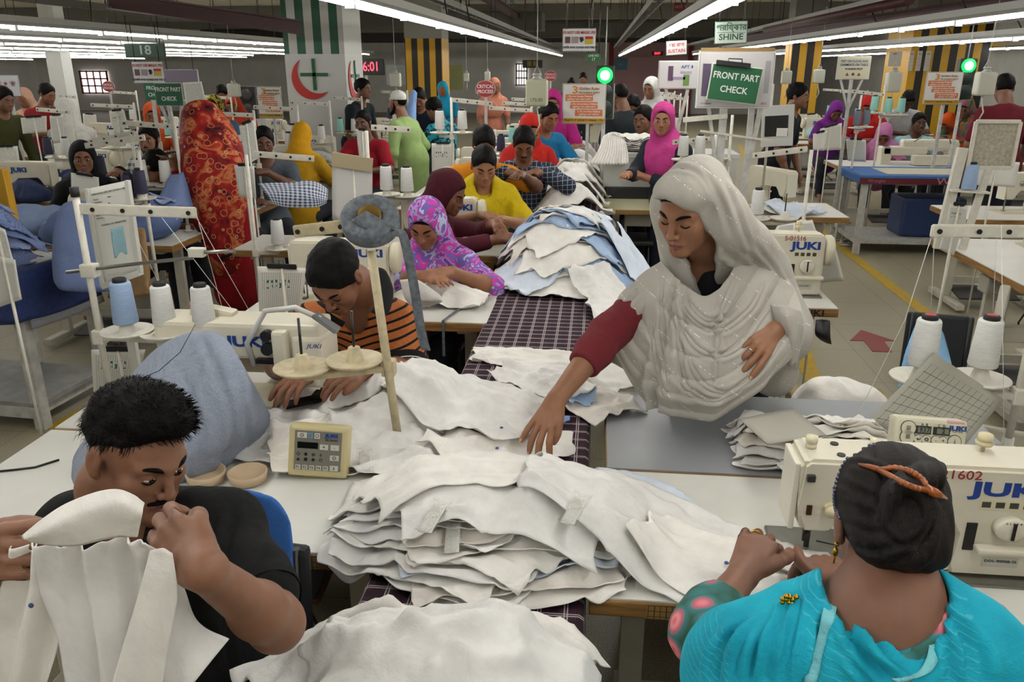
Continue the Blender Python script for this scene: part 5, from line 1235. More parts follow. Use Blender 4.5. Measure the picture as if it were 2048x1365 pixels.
    p += fo([(1900, 1225, 1.02), (1930, 1300, .97), (1900, 1380, .94)], (.010, .016, .014)) + fo([(1940, 1240, 1.0), (1972, 1310, .96), (1950, 1390, .94)], (.010, .014, .014))
    sc_ = solid('scarf', p, .0055, TQ, e, disp=folds(.002, 40, 9, (1, 1, .3)), sm=2)
    crease(sc_, [[(1600, 1192), (1590, 1250), (1565, 1362)], [(1575, 1206), (1548, 1265), (1530, 1362)], [(1545, 1222), (1515, 1282), (1495, 1362)], [(1515, 1238), (1480, 1295), (1465, 1362)], [(1480, 1252), (1447, 1305), (1432, 1362)], [(1447, 1270), (1424, 1315), (1414, 1362)], [(1624, 1192), (1614, 1260), (1592, 1362)], [(1685, 1230), (1722, 1305), (1790, 1362)], [(1690, 1262), (1730, 1318), (1772, 1362)], [(1688, 1290), (1712, 1330), (1742, 1362)], [(1700, 1215), (1762, 1292), (1832, 1350)], [(1888, 1225), (1925, 1290), (1938, 1362)], [(1872, 1220), (1898, 1290), (1904, 1362)], [(1918, 1240), (1958, 1302), (1970, 1362)], [(1905, 1232), (1942, 1300), (1952, 1362)], [(1645, 1192), (1640, 1270), (1625, 1362)]], .010, .006)
    TL = cloth('6fb3bb', .4, 30)
    def edge(pts, w=.009):
        q = [hit(sc_, x[0], x[1], .006) for x in pts]; q = [a for a in q if a is not None]
        patch('scarf_edging', [[x + V(-w, -.002, 0), x + V(0, -.006, .0), x + V(w, -.002, 0)] for x in q], TL, sc_, nu=6, nv=3, t=.003, amp=.001, freq=60)
    edge([(1664, 1192), (1656, 1230), (1648, 1270), (1634, 1310), (1620, 1362)]); edge([(1862, 1200), (1868, 1230), (1870, 1270), (1866, 1310), (1850, 1340), (1825, 1352), (1795, 1356)], .008)
    br = MB(); a = hit(sc_, 1582, 1200, .004) or Vector(cv(1582, 1190, 1.045)); a = np.array(a)
    for i in range(9): br.ball(a + np.array((.003 * (i % 5) * 1.6 - .012, 0, .006 * math.sin(i * 2.1))), .0042, 8)
    br.build('brooch', GOLD, sc_)
    return e
woman_turq()
# ---------- man in the orange striped polo
def man_stripe():
    hd = np.array(A(672, 552, 2.60)); F = Fr(hd, (-.18, -.66, -.72), (-.14, -.62, .76), 1.03)
    nb = np.array(A(735, 612, 2.78)); sl = np.array(A(800, 650, 2.76)); sr = np.array(A(628, 650, 2.74)); el = np.array(A(812, 745, 2.62)); er = np.array(A(560, 730, 2.62)); wr = np.array(A(618, 752, 2.38)); wl = np.array(A(725, 742, 2.38)); pel = np.array((-.86, 2.92, .52))
    e = empty('person', (pel[0], pel[1], 0), 0, 'man in an orange and black striped polo bent over his machine', 'person')
    b = head_skin(F, True) + [F.cone((0, -.02, -.06), .055, (0, -.04, -.13), .060, .03), cone(F(0, -.04, -.11), .060, nb, .070, .04)]
    tp, (s, f, u) = torso(nb, sl, sr, pel, True, .01, 1.05); b += tp + arm(sl, el, wl, r=(.060, .052, .045, .030)) + arm(sr, er, wr, r=(.060, .050, .043, .030))
    hL, tL, jL = hand(wl, np.array(A(682, 755, 2.30)) - wl, (-.1, -.45, .9), -1, (.3, .35, .4, .45), .06, (.3, .3), 1.0); hR, tR, jR = hand(wr, np.array(A(590, 765, 2.30)) - wr, (.0, -.45, .9), 1, (.3, .35, .4, .45), .06, (.3, .3), 1.0); b += hL + hR
    for x in (.10, -.10):
        hp = pel + s * x; kn = hp + np.array((0, -.40, 0)); kn[2] = .53; an = np.array((kn[0], kn[1], .08)); b += leg(hp, kn, an, an + np.array((0, -.16, -.05)))
    solid('body', b, .007, SKIN('7a513b'), e, fine=[(*headbox(F), .003), (*box_of([wr] + tR, .03), .003), (*box_of([wl] + tL, .03), .003)])
    finish_face(e, F, M('6d3c34', .45), HAIR(), .0022, mous=.55)
    solid('hair', hair_short(F, .008, .012, .070, -.03, -.055), .004, HAIR(), e, amp=.0022, freq=170)
    t = NT('orange_stripes'); co = t.coord(); o = t.xyz(co); z = t.math('ADD', o[2], t.math('MULTIPLY', t.noise(co, 4, 2), .02)); z = t.math('ADD', z, t.math('MULTIPLY', t.math('ABSOLUTE', t.math('ADD', o[0], .87)), -.35))
    c = t.mix(t.band(z, .030, .0085), t.ramp(t.noise(co, 300, 2), [(.3, '8a4a26'), (.7, 'b06a38')]), '14120f'); t.bump(t.noise(co, 10, 4), .3, .03); OS = t.done(c, .85, 0, .2)
    tops = grow(tp, .016) + grow([cone(sl, .064, sl + (el - sl) * .80, .060, .04), cone(sr, .064, sr + (er - sr) * .80, .058, .04)], .014) + [cone(pel, .17, pel - np.array((0, 0, .05)), .17, .05), F.cone((0, .0, -.085), .062, (0, .07, -.20), .045, .012, 's'), F.cone((0, .07, -.20), .045, (0, .08, -.26), .02, .012, 's')]
    to = solid('shirt', tops, .007, OS, e, disp=folds(.006, 18, 5, (1, 1, .6)))
    BK = cloth('121214')
    for q, el_, s0 in ((1, el, sl), (-1, er, sr)):
        ax = nv(el_ - s0); c = s0 + (el_ - s0) * .86
        MB().tube([Vector(c - ax * .022), Vector(c + ax * .012)], [.080, .078], 32, cap=False).build('sleeve_band', BK, to); MB().tube([Vector(c + ax * .004), Vector(c + ax * .008)], [.0795, .0795], 32, cap=False).build('band_piping', M('c9c9c4', .7), to)
    grid_cloth('collar', [[(750, 535, 2.74), (760, 570, 2.68), (750, 612, 2.60), (742, 625, 2.56)], [(768, 540, 2.75), (778, 575, 2.69), (770, 615, 2.60), (756, 632, 2.55)], [(778, 556, 2.76), (786, 585, 2.70), (778, 622, 2.61), (762, 640, 2.55)]], BK, to, nu=3, nv=5, t=.003)
    grid_cloth('collar', [[(652, 600, 2.62), (660, 625, 2.58), (690, 645, 2.55)], [(648, 612, 2.62), (656, 635, 2.575), (684, 655, 2.55)]], BK, to, nu=3, nv=5, t=.003)
    solid('trousers', grow([q for x in (.10, -.10) for q in leg(pel + s * x, pel + s * x + np.array((0, -.4, .01)), np.array((*(pel + s * x + np.array((0, -.4, 0)))[:2], .1)), np.array((*(pel + s * x + np.array((0, -.4, 0)))[:2], .1)))], .014), .012, cloth('23252c'), e)
    return e
man_stripe()
# ------------------------------------------------------------------ garments: every piece is laid on what is already there
class Heap:
    def __init__(s, x0, x1, y0, y1, floor, dx=.012):
        s.x0, s.y0, s.dx = x0, y0, dx; s.nx = int((x1 - x0) / dx) + 1; s.ny = int((y1 - y0) / dx) + 1
        s.X, s.Y = np.meshgrid(x0 + dx * np.arange(s.nx), y0 + dx * np.arange(s.ny), indexing='ij')
        s.H = floor(s.X, s.Y).astype(float)
    def tent(s, H, slope):
        d = slope * s.dx; H = H.copy()
        for it in range(400):
            o = H.copy()
            for ax in (0, 1):
                a = np.moveaxis(H, ax, 0); a[1:] = np.maximum(a[1:], a[:-1] - d); a[:-1] = np.maximum(a[:-1], a[1:] - d)
            if it % 2: H[1:, 1:] = np.maximum(H[1:, 1:], H[:-1, :-1] - d * 1.41); H[:-1, :-1] = np.maximum(H[:-1, :-1], H[1:, 1:] - d * 1.41); H[1:, :-1] = np.maximum(H[1:, :-1], H[:-1, 1:] - d * 1.41); H[:-1, 1:] = np.maximum(H[:-1, 1:], H[1:, :-1] - d * 1.41)
            if np.abs(H - o).max() < 1e-4: break
        return H
    def blur(s, H, n):
        for _ in range(n):
            P_ = np.pad(H, 1, mode='edge'); H = (P_[1:-1, 1:-1] * 2 + P_[:-2, 1:-1] + P_[2:, 1:-1] + P_[1:-1, :-2] + P_[1:-1, 2:]) / 6
        return H
    def at(s, H, x, y):
        i = np.clip((x - s.x0) / s.dx, 0, s.nx - 1.001); j = np.clip((y - s.y0) / s.dx, 0, s.ny - 1.001); a = i.astype(int); b = j.astype(int); f = i - a; g = j - b
        return (H[a, b] * (1 - f) + H[a + 1, b] * f) * (1 - g) + (H[a, b + 1] * (1 - f) + H[a + 1, b + 1] * f) * g
    def lay(s, name, label, spine, widths, mat, seed=0, res=.010, slope=1.3, soft=3, amp=.006, fine=.002, jag=.02, lift=.002, curl=.006, thick=.0022, cat_='garment', group=None, kf=9.0, ncr=9, cdir=.35):
        r = np.random.RandomState(seed); sp = cat([(p[0], p[1]) for p in spine], 12); w = np.interp(np.linspace(0, 1, len(sp)), np.linspace(0, 1, len(widths)), widths)
        L = np.linalg.norm(np.diff(sp, axis=0), axis=1).sum(); nu = max(6, int(L / res)); nv_ = max(6, int(max(widths) / res))
        tt = np.linspace(0, 1, nu); k = np.linspace(0, 1, len(sp)); c = np.stack([np.interp(tt, k, sp[:, i]) for i in (0, 1)], 1); ww = np.interp(tt, k, w)
        d = np.gradient(c, axis=0); d /= np.linalg.norm(d, axis=1, keepdims=True) + 1e-9; n = np.stack([-d[:, 1], d[:, 0]], 1)
        U, W = np.meshgrid(tt, np.linspace(-.5, .5, nv_), indexing='ij'); uw = np.stack([U.ravel(), W.ravel()], 1)
        e1 = wob(uw * [1, 1] + seed, 13, seed) * jag * (np.abs(U.ravel() - .5) * 2) ** 3; e2 = wob(uw + seed * 2, 9, seed + 1) * jag * .7 * (np.abs(W.ravel()) * 2) ** 2
        x = (c[:, None, 0] + n[:, None, 0] * W * ww[:, None]).ravel() + e1 * np.repeat(d[:, 0], nv_) + e2 * np.repeat(n[:, 0], nv_)
        y = (c[:, None, 1] + n[:, None, 1] * W * ww[:, None]).ravel() + e1 * np.repeat(d[:, 1], nv_) + e2 * np.repeat(n[:, 1], nv_)
        Ht = s.blur(np.maximum(s.tent(s.H, slope), s.H), soft); Ht = np.maximum(Ht, s.H)
        z = s.at(Ht, x, y) + thick + lift
        q = np.stack([U.ravel() * L / .5, W.ravel() * max(widths) / .5], 1)
        f1 = wob(q * [1.1, 2.2] + r.rand(2) * 9, kf, seed + 2); f2 = wob(q * [2.0, 1.4] + r.rand(2) * 9, kf * 2.1, seed + 3)
        z = z + amp * (1.15 - 2.0 * np.abs(f1)).clip(-.1, 2) + amp * .35 * np.abs(f2) + fine * wob(q, kf * 5, seed + 4)
        if ncr:      # sharp pulled creases
            a_, b_ = U.ravel() * L, W.ravel() * max(widths)
            for _ in range(ncr):
                a0, b0, th, ln = r.uniform(0, L), r.uniform(-.5, .5) * max(widths), r.normal(cdir, .35), r.uniform(.08, .28); dx_, dy_ = a_ - a0, b_ - b0; al = dx_ * math.cos(th) + dy_ * math.sin(th); ac = -dx_ * math.sin(th) + dy_ * math.cos(th) + al * al * r.uniform(-1, 1)
                z = z + r.uniform(.003, .0065) * np.exp(-(ac / .0085) ** 2) * np.exp(-(al / ln) ** 4)
        edge = np.maximum(np.abs(U.ravel() - .5) * 2, np.abs(W.ravel()) * 2); z += curl * np.clip((edge - .86) / .14, 0, 1) ** 2 * (wob(uw, 11, seed + 7) * .8 + .35)
        z = np.maximum(z, s.at(s.H, x, y) + thick * .7)
        i = np.clip(((x - s.x0) / s.dx + .5).astype(int), 0, s.nx - 1); j = np.clip(((y - s.y0) / s.dx + .5).astype(int), 0, s.ny - 1)
        top = s.H.copy(); np.maximum.at(top, (i, j), z); s.H = top
        v, qd = thicken(np.stack([x, y, z], 1), grid_quads(nu, nv_), thick)
        o0 = np.array((c[nu // 2, 0], c[nu // 2, 1], 0)); o = link(name, np_mesh(name, v - o0, qd), mat); o.location = o0
        return tag(o, label, cat_, group)
def shirt_mat(c, tint=.05): return cloth(c, .38, 11, .05, tint)
W1 = shirt_mat('e3e0d9'); W2 = shirt_mat('dddbd7'); W3 = shirt_mat('dcd6cd'); B1 = shirt_mat('9db3d0'); B2 = shirt_mat('7f9cc8'); WB = shirt_mat('cdd6e2')
def tables(X, Y):
    H = np.full(X.shape, .05)
    H[(X > -.49) & (X < .01) & (Y > 1.08)] = .763
    H[(X > .0) & (X < 1.26) & (Y > 1.47) & (Y < 2.66)] = .761
    H[(X > -1.69) & (X < -.48) & (Y > 1.57) & (Y < 2.70)] = .761
    H[(X > .0) & (X < 1.165) & (Y > 3.78) & (Y < 4.36)] = .761
    H[(X > -1.62) & (X < -.46) & (Y > 3.38) & (Y < 3.95)] = .761
    H[(X > -.02) & (X < .06) & (Y > 1.47) & (Y < 5)] = np.maximum(H[(X > -.02) & (X < .06) & (Y > 1.47) & (Y < 5)], .74)
    return H
def P2(x, y, z=.80): p = G(x, y, z); return (p.x, p.y)
# ---- heap behind the panel (striped man's shirts)
hA = Heap(-1.3, .35, 1.85, 3.4, tables)
hA.H = np.maximum(hA.H, .80 + .12 * np.exp(-(((hA.X + .62) / .22) ** 2 + ((hA.Y - 2.42) / .16) ** 2)) - .05)
gA = 'white shirts spread between the striped man and the bench'
rr = random.Random(11)
names = ['white shirt bunched under the striped man\'s hands', 'white shirt trailing left of the machine foot', 'white shirt lying behind the beige keypad panel', 'white shirt sloping down onto the bench from the striped man', 'wrinkled white shirt at the foot of the tape post', 'white shirt with blue inner yoke over the bench edge', 'white shirt front with buttons beside the reaching hand', 'topmost white shirt draped behind the tape post']
sp_ = [([(-1.0, 2.36), (-.75, 2.34), (-.5, 2.30)], [.30, .42, .40]), ([(-1.15, 2.20), (-.95, 2.12), (-.72, 2.05)], [.22, .30, .24]), ([(-.92, 2.02), (-.7, 2.08), (-.5, 2.16)], [.24, .34, .30]), ([(-.75, 2.52), (-.48, 2.42), (-.22, 2.28)], [.34, .40, .34]), ([(-.80, 2.16), (-.58, 2.10), (-.36, 2.04)], [.26, .34, .26]), ([(-.60, 2.54), (-.36, 2.46), (-.12, 2.36)], [.30, .34, .22]), ([(-.44, 2.20), (-.28, 2.14), (-.06, 2.10)], [.26, .34, .26]), ([(-.86, 2.44), (-.62, 2.48), (-.36, 2.34), (-.16, 2.22)], [.26, .40, .42, .26])]
for i, ((s_, w_), l) in enumerate(zip(sp_, names)):
    if i == 5: hA.lay('shirt', 'pale blue shirt yoke peeping out beside the reaching hand', [(-.36, 2.40), (-.2, 2.36), (-.09, 2.30)], [.18, .22, .14], B2, 90, amp=.008, cat_='shirt')
    hA.lay('shirt', l, s_, w_, (W1, W2, W3)[i % 3], 100 + i, res=.008, ncr=14, amp=.014, soft=4, jag=.03, curl=.012, kf=7, cat_='shirt')
# ---- shirts across the bench in front of the standing woman
gB = 'x'
hA.H = hA.H
hA.lay('shirt', 'white shirt sprawled over the plaid bench with one sleeve to the left', [(-.46, 2.92), (-.28, 2.92), (-.05, 2.80), (.10, 2.62)], [.12, .22, .34, .30], W1, 120, amp=.014, kf=7, cat_='shirt')
hA.lay('shirt', 'white shirt bundle at the corner of the grey table', [(-.10, 2.66), (.02, 2.52), (.10, 2.42)], [.20, .26, .20], W3, 121, amp=.016, kf=7, cat_='shirt')
hA.lay('shirt', 'blue lined shirt opening under the red sleeve', [(-.16, 2.72), (-.06, 2.60), (-.02, 2.48)], [.10, .14, .10], B1, 122, amp=.010, cat_='shirt')
hA.lay('shirt', 'white collarless shirt front lying along the bench', [(-.34, 2.80), (-.18, 2.66), (-.06, 2.50)], [.16, .26, .22], W2, 123, amp=.014, kf=7, cat_='shirt')
# ---- the big fanned pile in the middle
hC = Heap(-1.0, .95, 1.0, 2.3, tables)
gC = 'white shirt panels in the big fanned pile'
n = 17
where = ['lowest', 'second from the bottom', 'third from the bottom', 'fourth from the bottom', 'fifth from the bottom', 'sixth from the bottom', 'seventh from the bottom', 'eighth from the bottom', 'middle', 'eighth from the top', 'seventh from the top', 'sixth from the top', 'fifth from the top', 'fourth from the top', 'third from the top', 'second from the top', 'topmost']
rr = random.Random(21)
for i in range(n):
    t = i / (n - 1); a = (-.42 if i % 2 else .36) * (1 - .6 * t) + rr.uniform(-.10, .10); cx = (-.33 if i % 2 else -.16) + rr.uniform(-.03, .03); cy = 1.565 + .20 * t + rr.uniform(-.012, .012); L = .50 + rr.uniform(-.04, .04)
    dx, dy = math.cos(a) * L / 2, math.sin(a) * L / 2
    hC.lay('shirt_piece', 'white shirt piece, %s layer of the big fanned pile' % where[i], [(cx - dx, cy - dy), (cx, cy + .02), (cx + dx, cy + dy - .015)], [.30, .36, .28], (W1, W2, W3, W1, WB)[i % 5 if i % 7 == 4 else i % 4], 200 + i, res=.008, ncr=4, amp=.006, fine=.001, jag=.03, curl=.014, soft=3, slope=1.1, lift=.001, cat_='shirt piece', group=gC)
tops = [('broad white shirt spread over the front of the fanned pile', [(-.44, 1.60), (-.24, 1.68), (.04, 1.66)], [.24, .34, .34], W2), ('big white shirt smoothed over the top of the fanned pile', [(-.53, 1.66), (-.28, 1.80), (.0, 1.80), (.14, 1.78)], [.24, .36, .42, .34], W1), ('white shirt tail hanging off the back right of the fanned pile', [(.02, 1.95), (.16, 1.90), (.25, 1.82)], [.12, .16, .12], WB),
        ('long white shirt running from the fanned pile to the needle at right', [(-.14, 1.74), (.10, 1.72), (.30, 1.62), (.46, 1.58), (.56, 1.60)], [.30, .40, .34, .26, .14], W2), ('white shirt front with a blue emblem, drooping over the table edge at right', [(.14, 1.68), (.32, 1.58), (.44, 1.53), (.50, 1.50)], [.20, .26, .24, .20], W1)]
for i, (l, s_, w_, m_) in enumerate(tops): hC.lay('shirt', l, s_, w_, m_, 260 + i, res=.0075, ncr=12, amp=.010, kf=6, soft=5, slope=.9, curl=.010, cat_='shirt')
hC.lay('shirt', 'white cloth under the turquoise woman\'s hands', [(.40, 1.64), (.52, 1.58), (.56, 1.46)], [.10, .16, .16], W2, 270, amp=.006, slope=1.6, cat_='shirt')
def surf(h, x, y): return float(h.at(h.H, np.array([x]), np.array([y]))[0])
def care_label(h, px, z, rot, label):
    p = G(*px, z); zz = surf(h, p.x, p.y)
    e = empty('care_label', (p.x, p.y, zz + .012), rot, label, 'label')
    o = sheet('', V(-.016, .04, .010), V(.016, .04, .012), V(-.016, -.045, -.008), V(.016, -.045, -.006), PAPER_T, name='printed_tag', parent=e, curl=.004)
    PL = bpy.data.materials.get('clear_film')
    if PL is None:
        t = NT('clear_film'); PL = t.done('ffffff', .12); t.b.inputs['Transmission Weight'].default_value = .9; t.b.inputs['IOR'].default_value = 1.2; t.b.inputs['Alpha'].default_value = .16; t.bump(t.noise(t.coord(), 60, 3), .8, .01)
    patch('film_sleeve', [[V(-.022 + .004 * k, .055 - .034 * j, .016 - .008 * j + .004 * math.sin(3 * j + k * 2)) for k, _ in ((0, 0), (5, 0), (11, 0))] for j in range(4)], PL, e, nu=5, nv=5, t=.0006, amp=.003, freq=90)
care_label(hC, (868, 1088), .84, -.25, 'printed care label in clear film, left of two on the fanned pile'); care_label(hC, (905, 1092), .84, .12, 'printed care label in clear film, right of two on the fanned pile'); care_label(hC, (1148, 1070), .85, -.35, 'printed care label in clear film at the right end of the fanned pile'); care_label(hA, (728, 882), .86, .3, 'printed care label on the shirts right of the beige keypad panel')
for px, h, l in (((1453, 1128), hC, 'tiny blue emblem stitched on the shirt front near the turquoise woman'), ((1003, 857), hA, 'tiny blue emblem on the shirt front by the reaching hand'), ((994, 898), hA, 'tiny blue emblem on the shirt just below the reaching fingers')):
    p = G(*px, .80); zz = surf(h, p.x, p.y); p = G(*px, zz + .004); MBx = MB()
    for k in range(5): MBx.ball((p.x + .003 * math.cos(k * 1.3), p.y + .003 * math.sin(k * 1.3), zz + .006), .0026, 8)
    tag(MBx.build('emblem', M('3a5a93', .8)), l, 'emblem')
# ---- front pile at the bottom edge
hF = Heap(-.75, .25, .9, 1.5, lambda X, Y: np.where((X > -.49) & (X < .01) & (Y > 1.0), .763, .05))
hF.H = np.maximum(hF.H, .76 + .055 * np.exp(-(((hF.X + .25) / .22) ** 4 + ((hF.Y - 1.18) / .12) ** 4)))
for i, (l, s_, w_, m_) in enumerate((('lowest white shirt of the heap at the near end of the bench', [(-.50, 1.10), (-.22, 1.16), (.02, 1.12)], [.26, .34, .28], W3), ('white shirt hanging off the left side of the near heap', [(-.58, 1.08), (-.44, 1.18), (-.34, 1.26)], [.22, .30, .16], W2), ('broad white shirt over the near heap, right half', [(-.30, 1.21), (-.14, 1.20), (-.02, 1.12)], [.20, .30, .28], W1), ('white shirt with a standing collar point on the near heap', [(-.46, 1.16), (-.28, 1.20), (-.10, 1.19)], [.18, .22, .16], W1), ('topmost white shirt of the near heap, folded across its front', [(-.48, 1.10), (-.24, 1.15), (.02, 1.08)], [.20, .24, .20], W2))):
    hF.lay('shirt', l, s_, w_, m_, 300 + i, res=.0075, ncr=16, amp=.018, kf=7, soft=3, slope=1.5, curl=.016, cat_='shirt')
# ---- cuffs stacked right, in front of the standing woman
ORDL = ['bottom', 'second', 'third', 'fourth', 'fifth', 'sixth', 'seventh', 'eighth', 'ninth', 'tenth', 'eleventh', 'twelfth', 'top']
hR = Heap(.3, 1.2, 1.9, 2.75, tables); gR = 'white cuff strips stacked on the grey table'
for i in range(13):
    t = i / 12; cx = .66 + rr.uniform(-.03, .03); cy = 2.13 + .16 * t + rr.uniform(-.03, .03); a = -.12 + rr.uniform(-.2, .2); L = .40
    hR.lay('cuff_strip', 'white shirt strip, %s layer of the cuff stack on the grey table' % ORDL[i], [(cx - L / 2 * math.cos(a), cy - L / 2 * math.sin(a)), (cx, cy), (cx + L / 2 * math.cos(a), cy + L / 2 * math.sin(a))], [.13, .16, .14], (W1, W2, W3)[i % 3], 320 + i, amp=.004, jag=.035, curl=.014, soft=1, slope=2, cat_='cuff strip', group=gR)
p = G(1560, 853, .83); zt = float(hR.H[(hR.X > .5) & (hR.X < .85) & (hR.Y > 2.2) & (hR.Y < 2.4)].max()) + .006
pcs = [G(*q, zt) for q in ((1479, 838), (1585, 816), (1535, 888), (1652, 870))]
sheet('thin grey card lying tilted on the white cuff stack', *pcs, M('9a968c', .8), 'card', 'grey_card', t=.003)
pts = [A(1868, 706, 2.30), A(2008, 800, 2.26), A(1727, 850, 2.22), A(1930, 890, 2.12)]
cd = sheet('grey cardboard pattern with a printed black grid, leaning behind the right spool stand', *pts, grid_mat('pattern_card', '8f8c80', '26251f', 13, 9, .05), 'pattern card', 'pattern_card', t=.003)
R_ = frame(pts[1] - pts[0], pts[0] - pts[2]); text("THAT'S IT SPORTS", 'card_lettering', .022, BLACK(), cd, (pts[1] - pts[0]) * .86 + (pts[2] - pts[0]) * .52 + R_.col[2] * .004, R_ @ Matrix.Rotation(-1.35, 3, 'Z'))
# ---- heap of white and pale blue pieces farther up the bench
hM = Heap(-.75, .75, 3.3, 9.2, lambda X, Y: np.maximum(np.where((X > -.49) & (X < .01), .763, .05), np.where((X > 0) & (X < 1.1) & (Y > 3.78) & (Y < 4.36), .761, np.where((X < -.46) & (Y > 3.38) & (Y < 3.95), .761, .05))), .016)
hM.H = np.maximum(hM.H, .76 + .20 * np.exp(-(((hM.X + .17) / .29) ** 4 + ((hM.Y - 4.35) / .42) ** 4)))
gM = 'white and pale blue pieces heaped on the far bench'
order = ['bottom', 'second', 'third', 'fourth', 'fifth', 'sixth', 'seventh', 'eighth', 'ninth', 'tenth', 'eleventh', 'twelfth', 'thirteenth', 'fourteenth', 'fifteenth', 'top']
for i in range(16):
    t = i / 15; cy = 4.02 + .55 * t + rr.uniform(-.06, .06); cx = -.17 + rr.uniform(-.08, .10); a = rr.uniform(-.8, .8); L = .62
    blue = i in (3, 6, 9, 12)
    hM.lay('cut_piece', ('pale blue' if blue else 'white') + ' cut shirt piece, %s layer of the heap behind the reaching woman\'s sleeve' % order[i], [(cx - L / 2 * math.cos(a), cy - L / 2 * math.sin(a)), (cx, cy), (cx + L / 2 * math.cos(a), cy + L / 2 * math.sin(a))], [.28, .36, .28], (B1 if blue else (W1, W2, WB, W3)[i % 4]), 350 + i, res=.016, amp=.012, jag=.05, curl=.02, soft=2, slope=1.4, cat_='cut piece', group=gM)
for i, (l, s_, w_, m_, k) in enumerate((('white shirt slipping off the right side of the bench toward the white table', [(-.02, 3.95), (.10, 3.72), (.14, 3.45)], [.24, .30, .22], W2, 1), ('pale blue and white shirts stacked on the table right of the heap', [(.10, 4.28), (.30, 4.15), (.42, 3.98)], [.26, .30, .22], WB, 1), ('folded white pieces on the bench beyond the big heap', [(-.30, 5.05), (-.12, 5.2), (.02, 5.3)], [.22, .28, .2], W1, 1), ('curled stack of white pieces standing by the yellow scarf woman', [(-.46, 5.0), (-.40, 5.25), (-.26, 5.45)], [.16, .2, .16], W3, 1), ('turquoise tied scraps on the far bench', [(-.22, 5.9), (-.10, 5.95), (.0, 5.88)], [.14, .18, .12], M('7fb2c0', .8), 1))):
    hM.lay('garment', l, s_, w_, m_, 380 + i, res=.016, amp=.016, jag=.04, curl=.02, cat_='garment')
PLB = bpy.data.materials['clear_film']
for i in range(9):
    cy = 6.2 + i * .34; hM.H = np.maximum(hM.H, .76 + (.20 + .04 * (i % 3)) * np.exp(-(((hM.X + .2) / .2) ** 4 + ((hM.Y - cy) / .25) ** 4)))
    hM.lay('bagged_garments', 'white bagged garments heaped on the far bench, %s from its near end' % order[i].replace('bottom', 'first'), [(-.46 + .04 * (i % 3), cy - .1), (-.2, cy), (.06, cy + .1)], [.40, .46, .36], (W1, W2)[i % 2], 400 + i, res=.018, amp=.03, kf=6, jag=.05, curl=.02, cat_='garments')
# cloth under the pink scarf woman's hand, table left
hL = Heap(-1.3, -.3, 3.2, 4.1, tables); hL.H = np.maximum(hL.H, .76 + .07 * np.exp(-(((hL.X + .72) / .16) ** 2 + ((hL.Y - 3.75) / .12) ** 2)))
hL.lay('shirt', 'white shirt being smoothed by the woman in the pink and purple scarf', [(-.98, 3.62), (-.76, 3.70), (-.50, 3.66)], [.22, .30, .22], W1, 440, amp=.02, kf=6, curl=.02, cat_='shirt')
patch('hanging_shirt', [[A(800, 560, 3.40), A(835, 560, 3.36), A(880, 590, 3.37)], [A(812, 600, 3.39), A(845, 598, 3.35), A(885, 602, 3.36)], [A(838, 618, 3.41), A(862, 612, 3.38), A(880, 606, 3.38)]], W2, None, nu=6, nv=6, amp=.008, freq=20, t=.003)
tag(bpy.data.objects['hanging_shirt'], 'white shirt flap swinging off the near edge of the pink scarf woman\'s table', 'shirt')
MB().beam((-.66, 3.374, .768), (-.66, 3.372, .60), .012, .003).beam((-.66, 3.374, .768), (-.60, 3.66, .768), .012, .003).build('cloth_strip', TAPE); tag(bpy.data.objects['cloth_strip'], 'grey cloth strip knotted over the white table edge', 'strip')
# ---- blue-grey cloth thrown over a machine, left
def tent_cloth(name, label, pts, mat, k=.06, h=.010, ridges=(), amp=.006, cat_='cloth'):
    import mathutils
    bm = bmesh.new(); [bm.verts.new(p) for p in pts]; bmesh.ops.convex_hull(bm, input=bm.verts[:]); bm.faces.ensure_lookup_table(); bmesh.ops.recalc_face_normals(bm, faces=bm.faces[:])
    bm.normal_update(); pl = []
    for f in bm.faces:
        n_ = np.array(f.normal); o = np.array(f.verts[0].co)
        if not any(np.allclose(n_, a, atol=.02) and abs((o - b) @ a) < .004 for a, b in pl): pl.append((n_, o))
    bm.free(); P_ = np.array([list(p) for p in pts])
    def fn(x, y, z):
        d = None
        for n_, o in pl:
            e = (x - o[0]) * n_[0] + (y - o[1]) * n_[1] + (z - o[2]) * n_[2]
            if d is None: d = e + 0 * (x + y + z)
            else: hh = np.maximum(k - np.abs(d - e), 0) / k; d = np.maximum(d, e) + hh * hh * k * .25
        return d
    pr = [P(fn, P_.min(0) - .02, P_.max(0) + .02, .001)]
    for pp, r_ in ridges: pr += tube_p(pp, r_, .03)
    o = solid(name, pr, h, mat, None, disp=folds(amp, 12, 3, (1, 1, .5)), sm=2)
    return tag(o, label, cat_)
t = NT('chambray'); co = t.coord(); w_ = t.noise(t.scale(co, (700, 700, 700)), 1, 1); t.bump(t.math('ADD', t.noise(co, 7, 5, .55, .9), t.math('MULTIPLY', w_, .05)), .75, .04); CH = t.done(t.ramp(t.noise(co, 500, 2), [(.3, '757d8c'), (.7, '979eac')]), .9, 0, .2)
Yb, Yf = 2.22, 1.86
pts = [A(340, 652, 2.15), A(395, 640, 2.14), A(452, 660, 2.08), A(490, 720, 2.0), A(505, 800, 1.93), A(470, 690, 2.2), G(514, 880, .74), G(432, 962, .74), A(300, 690, 2.2), A(240, 760, 2.15), A(150, 870, 2.0), A(122, 960, 1.88), G(116, 1010, .74), G(250, 1015, .74), G(146, 900, .74), (-1.0, 2.3, .74), (-1.4, 2.3, .74)]
cc = tent_cloth('machine_cover', 'blue grey chambray cloth thrown over a machine behind the man in the black tee', pts, CH, .05, .009, amp=.008, cat_='cloth cover')
